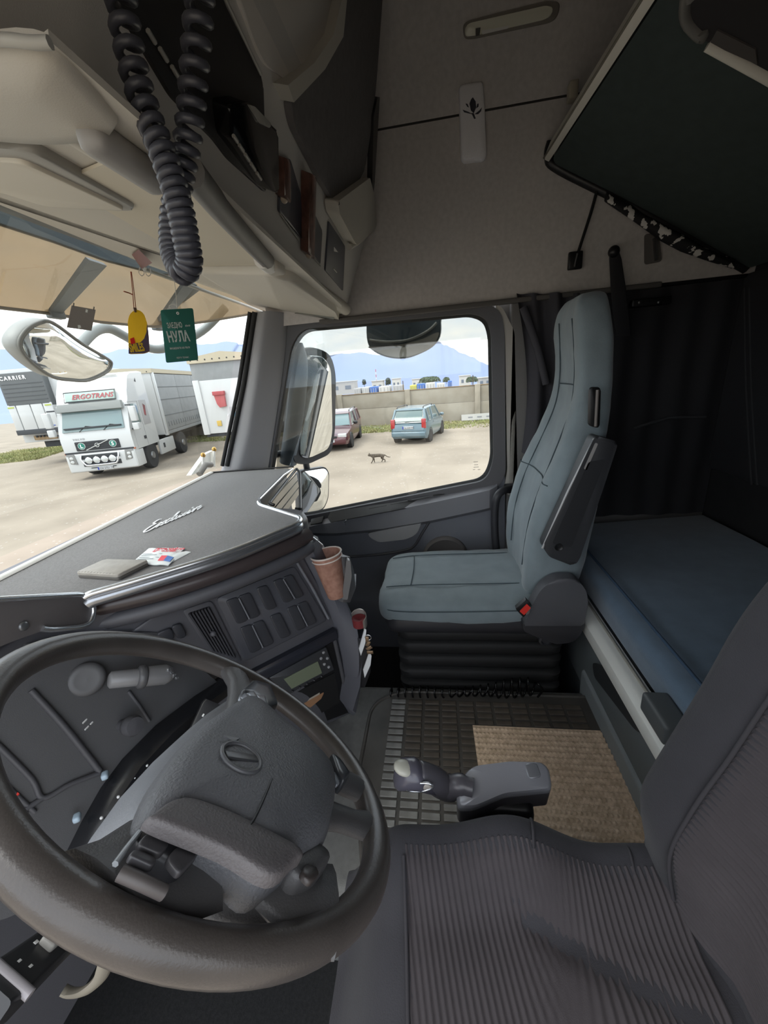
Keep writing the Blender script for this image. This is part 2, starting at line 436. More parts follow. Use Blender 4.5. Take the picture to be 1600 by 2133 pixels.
# ================================================================= the yard outside
GZ = -1.55
gm = emat('gravel yard', (186, 172, 154), .95, rgb2=(160, 147, 130), vs=.55, bump=.8, bs=30)
# gravel: add fine pale stones to the colour
def _gravel(m):
    t = m.node_tree; b = t.nodes['Principled BSDF']
    src = b.inputs['Base Color'].links[0].from_socket
    tcn = t.nodes.new('ShaderNodeTexCoord')
    v = t.nodes.new('ShaderNodeTexVoronoi'); v.inputs['Scale'].default_value = 5.0
    t.links.new(tcn.outputs['Object'], v.inputs['Vector'])
    n = t.nodes.new('ShaderNodeTexNoise'); n.inputs['Scale'].default_value = .35; n.inputs['Detail'].default_value = 6
    t.links.new(tcn.outputs['Object'], n.inputs['Vector'])
    lt = t.nodes.new('ShaderNodeMath'); lt.operation = 'LESS_THAN'; lt.inputs[1].default_value = .13
    t.links.new(v.outputs['Distance'], lt.inputs[0])
    mu = t.nodes.new('ShaderNodeMath'); mu.operation = 'MULTIPLY'; t.links.new(lt.outputs[0], mu.inputs[0]); t.links.new(n.outputs['Fac'], mu.inputs[1])
    mx = t.nodes.new('ShaderNodeMix'); mx.data_type = 'RGBA'
    t.links.new(mu.outputs[0], mx.inputs['Factor']); t.links.new(src, mx.inputs['A']); mx.inputs['B'].default_value = (.42, .40, .37, 1)
    t.links.new(mx.outputs['Result'], b.inputs['Base Color'])
_gravel(gm)
gr = B().grid(lambda s, t: V((-350+s*1300, -500+t*1000, GZ - max(0, -350+s*1300-32)*.034)), 260, 40)
ground = struct('ground', gr, gm)
def G(u, v): return W(u, v, z=GZ)

# --- perimeter wall of concrete panels
CONC = emat('old concrete', (196, 188, 172), .9, rgb2=(170, 160, 142), vs=.9, bump=.3, bs=30)
CONC2 = emat('concrete post', (188, 178, 160), .9, var=.15, vs=2)
wa = G(1005, 874); wb_ = G(600, 897)
wdir = (wb_-wa); wdir.z = 0; wdir.normalize(); wn = V((wdir.y, -wdir.x, 0))
if wn.x > 0: wn = -wn
pw = thing('perimeter_wall', 'weathered concrete panel wall along the far edge of the yard', 'wall', wa)
def along(u):  # distance along the wall line where pixel column u meets it
    d = ray(u, 860); d.z = 0
    o = V((CAM.x, CAM.y, 0)); a0 = V((wa.x, wa.y, 0))
    # o + d*s = a0 + wdir*t
    den = d.x*wdir.y - d.y*wdir.x
    s_ = ((a0.x-o.x)*wdir.y - (a0.y-o.y)*wdir.x)/den
    return (o + d*s_ - a0).dot(wdir)
cuts = [along(u) for u in (995, 852, 712)]
step = cuts[1]-cuts[0]
posts = [cuts[0]-step*3, cuts[0]-step*2, cuts[0]-step, cuts[0], cuts[1], cuts[2], cuts[2]+step, cuts[2]+step*2, cuts[2]+step*3, cuts[2]+step*4]
WH = W(852, 813, pl=plane(wn, wa)).z - GZ
RW = frame(wdir, V((0, 0, 1)).cross(wdir))
for i, t in enumerate(posts):
    c = wa + wdir*t
    B().rbox(c+V((0, 0, WH/2+.03))+wn*.06, (.30, .30, WH+.06), .02, R=RW).build('post', CONC2, pw)
    B().tube([c+wdir*.25+V((0, 0, .2)), c+wdir*.25+V((0, 0, WH+.55))], .025, 6).build('iron_stake', emat('rusty iron', (92, 74, 62), .8), pw)
    if i+1 < len(posts):
        d = posts[i+1]-t; m_ = c+wdir*(d/2)
        B().rbox(m_+V((0, 0, WH*.27)), (d-.3, .16, WH*.54), .01, R=RW).build('lower_panel', CONC, pw)
        B().rbox(m_+V((0, 0, WH*.77+.005)), (d-.3, .155, WH*.45), .012, R=RW).build('upper_panel', CONC, pw)
        B().rbox(m_+V((0, 0, WH+.005)), (d-.28, .20, .05), .01, R=RW).build('coping', emat('rust stained coping', (158, 134, 104), .9, var=.4, vs=3), pw)
# grass strip in front of the wall
def grass_strip(name, label, a, b_, w0, w1, n, hh=.10):
    d = (b_-a); L = d.length; d.normalize(); nn = V((d.y, -d.x, 0)); b = B()
    for i in range(n):
        t = random.random()*L; s_ = w0+(w1-w0)*(random.random()**.8)
        p = a+d*t+nn*s_; p.z = GZ-.01
        if math.sin(t*1.7)+math.sin(t*.61+s_*2) < -.7 and random.random() < .8: continue
        h = hh*(.5+random.random()); an = random.random()*PI; w_ = .03+random.random()*.05
        e = V((math.cos(an), math.sin(an), 0)); l = V((random.uniform(-1, 1), random.uniform(-1, 1), 0))*h*.5
        b.add([p-e*w_, p+e*w_, p+e*w_*.3+l*.5+V((0, 0, h*.7)), p+l+V((0, 0, h))], [(0, 1, 2), (0, 2, 3)])
    o = b.build(name, emat('yard grass', (164, 172, 108), .9, rgb2=(190, 184, 126), vs=.8), ang=10)
    return tag(o, label, 'grass', kind='stuff')
sgn = 1 if V((wdir.y, -wdir.x, 0)).dot(V((1, 0, 0))) < 0 else -1
grass_strip('grass', 'patchy green grass growing along the foot of the concrete wall', wa-wdir*6, wa+wdir*30, sgn*.1, sgn*3.2, 16000, .09)

# --- white board lying against the wall
bd = thing('sign_board', 'long white board lying on the grass against the wall', 'board', G(985, 874)+wn*.5)
p0 = G(962, 876)+wn*.35; p1 = p0-wdir*4.2
B().prism([p0+V((0, 0, .03)), p1+V((0, 0, .03)), p1+V((0, 0, .42)), p0+V((0, 0, .36))], wn*-.04).build('panel', emat('white board', (238, 236, 230), .6), bd)
for k in range(5):
    q = p0.lerp(p1, .12+k*.12)+wn*.005
    B().rbox(q+V((0, 0, .2)), (.25, .01, .07), 0, R=RW).build('print_mark', emat('faded print', (170, 172, 176), .7), bd)

# --- cars. local axes: x forward, y left, z up
TYRE = emat('tyre', (46, 46, 47), .85); RIM = emat('alloy rim', (176, 178, 180), .35, .7)
CGL = emat('car glass', (120, 142, 142), .08, coat=.5, spec=.8)
RED = emat('tail lamp red', (196, 44, 48), .25, coat=.4); LAMP = emat('lamp lens', (226, 228, 226), .15, coat=.6)
PLATEW = emat('number plate', (232, 234, 236), .5); BLUE = emat('plate blue', (40, 70, 190), .5)
def wheel(parent, p, r, w, hub=RIM):
    o = B().lathe(V(p)-V((0, w/2, 0)), (0, 1, 0), [(r*.62, 0), (r*.92, .0), (r, w*.18), (r, w*.82), (r*.92, w), (r*.62, w)], 24).build('wheel', TYRE, parent, local=True)
    b = B(); s_ = 1 if p[1] > 0 else -1
    c = V(p)+V((0, s_*w*.42, 0))
    b.lathe(c, (0, s_, 0), [(r*.66, -.02), (r*.64, .0), (r*.52, -.025), (r*.2, -.005), (.0001, .0)], 24)
    for k in range(5):
        a = 2*PI*k/5
        b.rbox(c+V((math.cos(a)*r*.36, s_*.0, math.sin(a)*r*.36)), (r*.5, .02, r*.16), .004, R=Ry(-a))
    b.build('rim', hub, o, local=True)
    return o
def car(name, label, loc, heading, paint, L, Wd, H, hood, wsb, roof0, roof1, tail, belt, rear_lamps, grp=None):
    """body lofted from side profile; hood etc. are x positions measured from the rear end"""
    root = thing(name, label, 'car', loc, heading)
    hw = Wd/2
    # lower body: rings across x
    def ring(x, zb, zt, w, tum=.96):
        return [V((x, -w*.93, zb)), V((x, -w, zb+.18)), V((x, -w*1.0, (zb+zt)/2)), V((x, -w*tum, zt)), V((x, 0, zt+.03)), V((x, w*tum, zt)), V((x, w*1.0, (zb+zt)/2)), V((x, w, zb+.18)), V((x, w*.93, zb))]
    b = B(); xs = []
    b.loft([ring(.0, .42, belt-.28, hw*.86), ring(.05, .28, belt-.1, hw*.94), ring(.22, .24, belt, hw), ring(L*.3, .22, belt, hw), ring(L*.55, .22, belt-.02, hw), ring(wsb, .22, belt-.03, hw), ring(hood, .22, belt-.14, hw*.985), ring(L-.25, .24, belt-.24, hw*.94), ring(L-.05, .26, belt-.34, hw*.86), ring(L, .36, belt-.42, hw*.8)])
    body = b.build('body', paint, root, local=True, ang=30)
    # cabin: glass core, roof and pillars
    rw = hw*.78
    def cr4(x, z, w): return [V((x, -w, z)), V((x, w, z))]
    b0 = [V((tail+.02, -hw*.9, belt-.02)), V((tail+.02, hw*.9, belt-.02)), V((wsb, hw*.92, belt-.05)), V((wsb, -hw*.92, belt-.05))]
    t0 = [V((roof1, -rw, H-.05)), V((roof1, rw, H-.05)), V((roof0, rw, H-.05)), V((roof0, -rw, H-.05))]
    B().loft([b0, t0]).build('glasshouse', CGL, root, local=True, ang=20)
    B().loft([[V((roof1-.06, -rw*.97, H-.07)), V((roof1-.06, rw*.97, H-.07)), V((roof0+.12, rw*.97, H-.09)), V((roof0+.12, -rw*.97, H-.09))], [V((roof1+.05, -rw*.9, H)), V((roof1+.05, rw*.9, H)), V((roof0-.15, rw*.9, H)), V((roof0-.15, -rw*.9, H))]]).build('roof', paint, root, local=True, ang=25)
    def pil(a, c, w): return B().tube([V(a), V(c)], w, 6)
    for s_ in (-1, 1):
        for a, c, w in (((tail+.03, s_*hw*.9, belt-.03), (roof1-.01, s_*rw, H-.05), .06), ((wsb, s_*hw*.92, belt-.05), (roof0, s_*rw, H-.05), .04),
                        ((L*.36, s_*hw*.925, belt-.02), (L*.36+.02, s_*rw*1.01, H-.05), .045), ((L*.18, s_*hw*.92, belt-.02), (max(roof1+.2, L*.16), s_*rw*1.01, H-.05), .05)):
            pil(a, c, w).build('pillar', paint, root, local=True)
        # roof rails
        B().tube(cr([V((roof1+.1, s_*rw*.92, H-.02)), V((roof1+.2, s_*rw*.92, H+.06)), V((roof0-.4, s_*rw*.92, H+.05)), V((roof0-.3, s_*rw*.92, H-.02))], 4), .02, 6).build('roof_rail', BLACK, root, local=True)
        # mirrors
        B().ell((wsb-.25, s_*(hw+.10), belt+.06), (.07, .11, .08)).build('door_mirror', BLACK if name != 'blue_car' else paint, root, local=True)
        # lamps
        rl = rear_lamps
        B().rbox((.08, s_*hw*.84, rl[0]), (.14, .19, rl[1]), .03).build('tail_lamp', RED, root, local=True)
        B().rbox((L-.15, s_*hw*.66, belt-.30), (.22, .36, .17), .04).build('headlamp', LAMP, root, local=True)
        B().rbox((L*.36, s_*hw*1.003, belt-.13), (.16, .03, .03), .01).build('door_handle', paint, root, local=True)
        for x in (L*.19, L*.80):
            wheel(root, (x, s_*(hw-.09), .30), .30, .19)
            B().lathe(V((x, s_*(hw-.2), .31)), (0, s_, 0), [(.355, 0), (.355, .205), (.30, .208)], 24, caps=False).build('wheel_arch', BLACK, root, local=True)
    # rear window and front screen panes
    def lerp(a, c, t): return V(a).lerp(V(c), t)
    B().prism([lerp(b0[0], t0[0], .12)+V((-.03, .1, 0)), lerp(b0[1], t0[1], .12)+V((-.03, -.1, 0)), lerp(b0[1], t0[1], .9)+V((-.03, -.07, 0)), lerp(b0[0], t0[0], .9)+V((-.03, .07, 0))], (-.01, 0, 0)).build('rear_window', emat('rear glass', (120, 140, 138), .15), root, local=True)
    B().prism([lerp(b0[3], t0[3], .08)+V((.03, .07, 0)), lerp(b0[2], t0[2], .08)+V((.03, -.07, 0)), lerp(b0[2], t0[2], .92)+V((.03, -.05, 0)), lerp(b0[3], t0[3], .92)+V((.03, .05, 0))], (.01, 0, 0)).build('windscreen', emat('front glass', (130, 156, 160), .15), root, local=True)
    # bumpers, plates
    B().rbox((.02, 0, .46), (.16, Wd*.92, .24), .06, 3).build('rear_bumper', paint, root, local=True)
    B().rbox((L-.02, 0, .42), (.16, Wd*.86, .24), .06, 3).build('front_bumper', paint, root, local=True)
    pr = B().rbox((-.015, 0, belt-.22), (.02, .50, .12), .004).build('rear_plate', PLATEW, root, local=True)
    B().rbox((-.027, .225, belt-.22), (.004, .05, .115), 0).build('blue_band', BLUE, pr, local=True)
    pf = B().rbox((L+.065, 0, .44), (.02, .50, .11), .004).build('front_plate', PLATEW, root, local=True)
    B().rbox((L-.02, 0, belt-.34), (.06, .7, .10), .02).build('grille', BLACK, root, local=True)
    return root, pr, pf
P = G(858, 925)
vd = V((P.x-CAM.x, P.y-CAM.y, 0)).normalized(); va = math.atan2(vd.y, vd.x)
blue, bpr, _ = car('blue_car', 'blue-grey estate car parked tail-on in the gravel yard', V((P.x, P.y, GZ))+V((-.1, .12, 0)), va-math.radians(17), emat('blue grey paint', (118, 144, 156), .3, coat=.6, metal=.2), 4.02, 1.72, 1.56, 3.3, 2.95, 2.35, .42, .06, .98, (.92, .42))
text_mesh('plate_letters', 'CA 5439 PH', .09, (-.031, .19, .725), (0, -1, 0), (0, 0, 1), BLACK, bpr, .001, local=True)
blue.scale = (.93, .93, .93)
B().tube([V((-.06, .1, 1.0)), V((-.05, -.35, 1.03))], .012, 5).build('rear_wiper', BLACK, blue, local=True)
P = G(688, 941)
vd = V((P.x-CAM.x, P.y-CAM.y, 0)).normalized(); va = math.atan2(vd.y, vd.x)
hd_ = va+PI-math.radians(13)
front = V((P.x, P.y, GZ))
fx = V((math.cos(hd_), math.sin(hd_), 0))
car('maroon_car', 'maroon estate car parked nose-on beside the passenger mirror', front-fx*4.4, hd_, emat('maroon paint', (96, 44, 52), .3, coat=.6, metal=.1), 4.4, 1.70, 1.46, 3.35, 3.05, 2.45, .35, .05, .92, (.80, .3))

# --- cat walking across the yard
cp = G(787, 964); cat = thing('cat', 'grey tabby cat walking left across the gravel', 'cat', cp)
vd = V((cp.x-CAM.x, cp.y-CAM.y, 0)).normalized(); cl = V((-vd.y, vd.x, 0))   # cl: to the left in the picture
def cat_body():
    sk = []; J = {}
    def j(n, a, h, r, side=0.0): J[n] = (cl*a + vd*side + V((0, 0, h)), r)
    j('hip', -.20, .27, .068); j('waist', -.08, .26, .062); j('chest', .07, .255, .066); j('shoulder', .15, .27, .056)
    j('neck', .215, .285, .046); j('head', .275, .295, .048); j('muzzle', .325, .283, .024)
    j('t1', -.27, .25, .018); j('t2', -.34, .19, .015); j('t3', -.41, .165, .013); j('t4', -.46, .165, .010)
    E = [('hip', 'waist'), ('waist', 'chest'), ('chest', 'shoulder'), ('shoulder', 'neck'), ('neck', 'head'), ('head', 'muzzle'), ('hip', 't1'), ('t1', 't2'), ('t2', 't3'), ('t3', 't4')]
    for s_, k, fo, ho in ((-1, 'l', .05, -.03), (1, 'r', -.03, .05)):
        y = s_*.045
        j('fs'+k, .14, .20, .034, y); j('fe'+k, .13+fo*.4, .13, .022, y); j('fw'+k, .14+fo, .06, .016, y); j('fp'+k, .155+fo*1.6, .012, .017, y)
        j('ht'+k, -.19, .19, .042, y); j('hk'+k, -.165+ho*.4, .14, .028, y); j('hh'+k, -.235+ho, .085, .017, y); j('hp'+k, -.205+ho*1.4, .012, .017, y)
        E += [('shoulder', 'fs'+k), ('fs'+k, 'fe'+k), ('fe'+k, 'fw'+k), ('fw'+k, 'fp'+k), ('hip', 'ht'+k), ('ht'+k, 'hk'+k), ('hk'+k, 'hh'+k), ('hh'+k, 'hp'+k)]
    names = list(J); me = bpy.data.meshes.new('cat_body')
    me.from_pydata([tuple(J[n][0]) for n in names], [(names.index(a), names.index(c)) for a, c in E], [])
    o = bpy.data.objects.new('body', me); col.objects.link(o); o.parent = cat
    o.modifiers.new('s', 'SKIN'); ls = me.skin_vertices[0].data
    for i, n in enumerate(names): ls[i].radius = (J[n][1], J[n][1]); ls[i].use_root = (n == 'hip')
    md = o.modifiers.new('ss', 'SUBSURF'); md.levels = 2; md.render_levels = 2
    fur = emat('tabby fur', (118, 104, 88), .9, rgb2=(70, 62, 54), vs=22, wave=None)
    me.materials.append(fur)
    for s_ in (-1, 1):
        c = cl*.265+vd*(s_*.028)+V((0, 0, .335)); bb = B(); bb.lathe(c, V((0, 0, 1))+vd*s_*.3, [(.02, 0), (.012, .018), (.001, .035)], 8); q = bb.build('ear', fur, cat, local=True)
        B().ell(cl*.312+vd*(s_*.024)+V((0, 0, .302)), (.006, .006, .006), nu=8, nv=6).build('eye', emat('cat eye', (150, 150, 60), .2), cat, local=True)
cat_body()

# --- things beyond the wall
def blk(name, label, c, u, v0, v1, wpx, m, dist, depth=5.0, group=None, roof=None):
    """a far building: base on flat ground, height and width as the photograph shows"""
    top = W(u, v0, x=dist); bot = W(u, v1, x=dist); wd_ = abs(W(u+wpx/2, v0, x=dist).y-W(u-wpx/2, v0, x=dist).y)
    t = thing(name, label, c, (dist, top.y, bot.z), group=group)
    h = top.z-bot.z
    B().rbox((0, 0, h/2), (depth, wd_, h), 0).build('body', m, t, local=True)
    B().rbox((0, 0, h+.1), (depth+.4, wd_+.4, .25), .05).build('roof', roof or emat('far roof', (206, 204, 204), .7), t, local=True)
    nw = max(2, int(wd_/4))
    for k in range(nw):
        B().rbox((-depth/2-.02, -wd_/2+(k+.5)*wd_/nw, h*.55), (.08, wd_/nw*.45, h*.3), 0).build('window', emat('far window', (120, 132, 150), .3), t, local=True)
    return t
FW = emat('far white render', (228, 226, 222), .8); FG = emat('far grey render', (196, 196, 198), .8); FB = emat('blue tarp', (60, 118, 206), .6); FY = emat('yellow container', (214, 208, 80), .6)
far = [('warehouse', 'long grey-white warehouse beyond the left end of the wall', 'building', 715, 796, 815, 52, FG, 110),
       ('warehouse', 'white shed with a pale roof left of the dark cypress', 'building', 788, 794, 812, 22, FW, 120),
       ('house', 'white house on the skyline right of the cypress', 'building', 826, 789, 808, 16, FW, 150),
       ('house', 'cream apartment block high on the right skyline', 'building', 968, 783, 800, 22, FW, 150),
       ('house', 'low pale house near the right window edge', 'building', 1008, 787, 800, 26, FG, 140),
       ('house', 'small white house left of the green tree clump', 'building', 868, 790, 806, 18, FW, 150)]
for n, lb, c, u, v0, v1, wpx, m, d in far: blk(n, lb, c, u, v0, v1+6, wpx, m, d)
box = [('shipping_container', 'grey container over the wall, leftmost of the row', 748, 808, 816, 14, FG), ('shipping_container', 'pale grey container between grey and blue ones over the wall', 765, 806, 815, 14, emat('pale container', (210, 212, 212), .6)),
       ('shipping_container', 'bright blue container over the middle of the wall', 781, 805, 813, 14, FB), ('shipping_container', 'white container right of the bright blue one', 803, 804, 812, 22, FW),
       ('shipping_container', 'silver container above the wall left of the yellow one', 830, 802, 810, 20, FG), ('shipping_container', 'yellow container above the wall behind the blue-grey car', 862, 802, 808, 14, FY),
       ('shipping_container', 'blue tarpaulin load above the wall behind the blue-grey car', 877, 799, 807, 16, FB), ('truck_box', 'white truck box right of the blue tarpaulin load', 897, 797, 805, 18, FW),
       ('water_tank', 'small blue tank standing alone above the wall', 937, 793, 802, 7, FB), ('truck_box', 'low white truck box beneath the far tree clump', 918, 798, 804, 16, FW)]
for n, lb, u, v0, v1, wpx, m in box:
    d = 42.0; GB = GZ-.34; top = W(u, v0, x=d); wdm = abs(W(u+wpx/2, v0, x=d).y-W(u-wpx/2, v0, x=d).y)
    h = top.z-GB
    t = thing(n, lb, 'container' if 'truck' not in n else 'truck', (d, top.y, GB))
    B().rbox((0, 0, h/2+.15), (2.4, wdm, h-.3), .03).build('body', m, t, local=True)
    for k in range(3): B().rbox((-1.21, -wdm/2+wdm*(k+.5)/3, h*.6), (.04, wdm*.06, h*.7), 0).build('rib', FG, t, local=True)
    B().rbox((0, 0, .1), (2.2, wdm*.9, .2), 0).build('base_frame', TYRE, t, local=True)
LEAF = emat('far foliage', (98, 116, 92), .9, var=.3, vs=1.5); LEAF2 = emat('dark cypress foliage', (66, 84, 72), .9, var=.3, vs=2)
def tree(name, label, u, v0, v1, wpx, d, m, n=260):
    top = W(u, v0, x=d); bot = W(u, v1, x=d); w_ = abs(W(u+wpx/2, v0, x=d).y-W(u-wpx/2, v0, x=d).y)/2; h = top.z-bot.z
    t = thing(name, label, 'tree', (d, top.y, bot.z)); b = B()
    for i in range(n):
        a = random.random()*2*PI; q = random.random(); zz = math.sin(q*PI*.55)
        r = math.cos(q*PI*.5)**.6
        p = V((math.cos(a)*w_*r*.9, math.sin(a)*w_*r, h*(.15+.8*zz)))
        s_ = h*.10*(.7+random.random())
        e = V((random.gauss(0, 1), random.gauss(0, 1), random.gauss(0, 1))).normalized(); f = e.orthogonal()
        b.add([p-e*s_, p+f*s_, p+e*s_, p-f*s_], [(0, 1, 2, 3)])
    b.ell((0, 0, h*.5), (w_*.75, w_*.78, h*.42))
    b.build('crown', m, t, local=True, ang=5); B().tube([V((0, 0, -.5)), V((0, 0, h*.5))], h*.04, 6).build('trunk', emat('bark', (88, 74, 62), .9), t, local=True)
tree('cypress', 'dark cypress on the skyline above the wall', 808, 788, 803, 9, 120, LEAF2, 160)
tree('tree', 'broad green tree clump on the skyline above the blue-grey car', 895, 785, 798, 44, 120, LEAF, 420)
tree('tree', 'small green tree behind the middle wall post on the skyline', 930, 786, 797, 14, 130, LEAF, 160)
tree('tree', 'rounded olive tree on the skyline near the right wall post', 983, 785, 797, 24, 120, LEAF, 260)
tree('tree', 'small dark tree on the skyline above the left containers', 758, 791, 803, 7, 125, LEAF2, 120)
mt = thing('radio_mast', 'thin red and white mast standing on the skyline', 'mast', (200, W(785, 800, x=200).y, W(785, 800, x=200).z))
zb, ztp = W(785, 802, x=200).z, W(785, 769, x=200).z
for k in range(6):
    B().tube([V((200, mt.location.y, zb+(ztp-zb)*k/6)), V((200, mt.location.y, zb+(ztp-zb)*(k+1)/6))], .18, 6).build('segment', RED if k % 2 else FW, mt)

# --- mountains
MT = emat('haze blue mountain', (150, 166, 206), .95, rgb2=(138, 154, 198), vs=.006)  # aerial haze is mixed into this base colour
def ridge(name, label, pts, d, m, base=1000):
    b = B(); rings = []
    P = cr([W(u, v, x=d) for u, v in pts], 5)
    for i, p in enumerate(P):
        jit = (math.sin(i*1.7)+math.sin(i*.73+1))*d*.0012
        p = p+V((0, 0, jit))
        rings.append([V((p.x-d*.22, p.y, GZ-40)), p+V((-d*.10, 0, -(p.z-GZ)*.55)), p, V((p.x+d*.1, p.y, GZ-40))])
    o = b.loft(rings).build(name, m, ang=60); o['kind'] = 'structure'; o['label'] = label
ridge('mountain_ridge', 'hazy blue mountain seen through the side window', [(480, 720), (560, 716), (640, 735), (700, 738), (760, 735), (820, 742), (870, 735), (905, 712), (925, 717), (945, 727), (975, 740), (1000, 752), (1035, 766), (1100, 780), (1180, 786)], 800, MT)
ridge('mountain_range', 'paler haze-blue hills seen through the windscreen', [(-260, 770), (-150, 745), (-60, 735), (0, 727), (60, 742), (120, 748), (200, 738), (260, 728), (330, 735), (400, 718), (440, 716), (490, 712), (500, 722), (540, 728), (640, 745)], 760, emat('haze blue hills', (164, 180, 212), .95))  # distance haze painted into the hills' colour
# ================================================================= trucks standing in the yard
TW = emat('truck white', (232, 234, 234), .35, coat=.4); TG = emat('trailer grey curtain', (168, 172, 174), .7, var=.08, vs=3)
TARP = emat('cream tarpaulin', (222, 210, 184), .8); CHAS = emat('chassis dark', (58, 60, 64), .8); TGL = emat('truck glass', (132, 156, 158), .08, spec=.8)
TEAL = emat('teal sticker', (20, 140, 122), .5); PALE = emat('pale green sign', (196, 220, 212), .5); SIGNR = emat('faded red letters', (200, 96, 104), .6)
RUB2 = emat('dark truck plastic', (64, 68, 74), .6)
fc = G(226, 995)
hx = V((-.965, -.26, 0)).normalized(); ha = math.atan2(hx.y, hx.x)
tk = thing('semi_truck', 'white tractor truck with four spot lamps parked facing the windscreen', 'truck', fc, ha)
lo = dict(parent=tk, local=True)
def T(name, b, m, parent=None, ang=35): return b.build(name, m, parent or tk, local=True, ang=ang)
hw = 1.245
# cab shell: side profile lofted over the width
pr = [(-.02, .95), (0.0, 1.5), (-.06, 1.80), (-.42, 2.72), (-.50, 2.80), (-.62, 3.10), (-1.0, 3.70), (-1.25, 3.80), (-2.30, 3.86), (-2.32, .95)]
def prof_ring(y, k=1.0): return [V((x*1.0 - (1-k)*.25*(1 if x > -1.5 else 0), y, z if z < 3 else 3+(z-3)*k)) for x, z in pr]
T('cab', B().loft([prof_ring(-hw, .94), prof_ring(-hw*.86), prof_ring(0), prof_ring(hw*.86), prof_ring(hw, .94)]), TW)
T('windscreen', B().prism([V((-.05, -1.08, 1.80)), V((-.05, 1.08, 1.80)), V((-.345, 1.02, 2.55)), V((-.345, -1.02, 2.55))], (.03, 0, .01)), TGL)
T('dash_line', B().rbox((-.03, 0, 1.93), (.05, 2.0, .05), .01), RUB2)
for s_ in (-.5, .35):
    T('wiper', B().tube([V((-.02, s_, 1.79)), V((-.07, s_+.25, 1.98)), V((-.06, s_+.62, 1.92))], .014, 5), BLACK)
T('sun_visor', B().prism([V((-.30, -1.14, 2.50)), V((-.30, 1.14, 2.50)), V((-.40, 1.10, 2.78)), V((-.40, -1.10, 2.78))], (.16, 0, .02), .03), emat('truck visor', (150, 154, 152), .4))
sg = T('sign_box', B().prism([V((-.50, -.86, 2.86)), V((-.50, .86, 2.86)), V((-.60, .86, 3.16)), V((-.60, -.86, 3.16))], (.09, 0, .02), .02), PALE)
sy = V((-.10, 0, .30)).normalized()
text_mesh('sign_letters', 'ERGOTRANS', .25, (-.415, -.62, 2.94), (0, 1, 0), sy, SIGNR, sg, .004, shear=.25, local=True, bold=.004)['kind'] = 'stuff'
T('sign_rim', B().tube([V((-.42, -.9, 2.85)), V((-.42, .9, 2.85)), V((-.53, .9, 3.19)), V((-.53, -.9, 3.19))], .018, 6, closed=True), RUB2)
# grille with bar and badge
gr_ = T('grille', B().rbox((-.005, 0, 1.27), (.06, 1.56, .34), .03), CHAS)
for k in range(4): T('grille_slat', B().rbox((.03, 0, 1.15+k*.08), (.02, 1.5, .012), .004), RUB2, gr_)
T('grille_bar', B().tube([V((.045, -.42, 1.12)), V((.045, .42, 1.43))], .016, 6), LAMP, gr_)
T('badge', B().tube([V((.05, math.cos(a*PI/8)*.07, 1.275+math.sin(a*PI/8)*.07)) for a in range(16)], .012, 6, closed=True), LAMP, gr_)
for y, ch in ((-.55, 'L'), (.55, '5')):
    dsc = T('round_sticker', B().lathe((.03, y, 1.28), (1, 0, 0), [(.13, 0), (.13, .012), (.0001, .013)], 24), LAMP)
    T('sticker_field', B().lathe((.043, y, 1.28), (1, 0, 0), [(.11, 0), (.11, .004), (.0001, .005)], 24), TEAL, dsc)
    text_mesh('sticker_letter', ch, .19, (.052, y, 1.215), (0, 1, 0), (0, 0, 1), WHITE, dsc, .002, align='CENTER', local=True, bold=.006)
text_mesh('brand_letters', 'VOLVO', .10, (.006, -.80, 1.50), (0, 1, 0), (0, 0, 1), emat('raised letters', (176, 180, 184), .5), tk, .004, local=True, spacing=1.4)['kind'] = 'stuff'
T('side_gap', B().rbox((-.02, 0, 1.045), (.10, 2.42, .05), .0), CHAS)
# bumper
bm_ = T('bumper', B().rbox((-.16, 0, .66), (.42, 2.48, .72), .10, 3), TW)
T('bumper_intake', B().rbox((.045, 0, .86), (.03, 1.36, .16), .02), CHAS, bm_); T('bumper_intake', B().rbox((.045, 0, .60), (.03, 1.36, .18), .02), CHAS, bm_)
T('bumper_step', B().rbox((.045, 0, .44), (.03, .9, .03), .0), CHAS, bm_)
T('bull_bar', B().tube(cr([V((.06, -.66, .95)), V((.14, -.66, .80)), V((.14, -.56, .60)), V((.14, -.4, .56)), V((.14, .4, .56)), V((.14, .56, .60)), V((.14, .66, .80)), V((.06, .66, .95))], 4), .028, 8), CHROME)
for k in range(4):
    y = -.42+k*.28
    q = T('spot_lamp', B().lathe((.08, y, .74), (1, 0, 0), [(.06, -.06), (.12, .0), (.125, .05), (.11, .065)], 20), CHROME)
    T('lens', B().lathe((.145, y, .74), (1, 0, 0), [(.11, 0), (.06, .02), (.0001, .025)], 20), LAMP, q)
for s_ in (-1, 1):
    q = T('headlamp', B().prism([V((.04, s_*.86, .62)), V((.0, s_*1.20, .66)), V((.0, s_*1.20, 1.0)), V((.04, s_*.90, 1.0))], (.04, 0, 0), .01), emat('lamp housing', (150, 150, 148), .3))
    for z in (.72, .86): T('bulb', B().ell((.075, s_*1.02, z), (.02, .07, .06)), LAMP, q)
pt = T('front_plate', B().rbox((.065, .05, .40), (.02, .55, .12), .003), PLATEW)
T('blue_band', B().rbox((.077, -.2, .40), (.004, .05, .11), 0), BLUE, pt)
text_mesh('plate_letters', 'CH 2751 TK', .10, (.078, -.16, .365), (0, 1, 0), (0, 0, 1), BLACK, pt, .001, local=True)['kind'] = 'stuff'
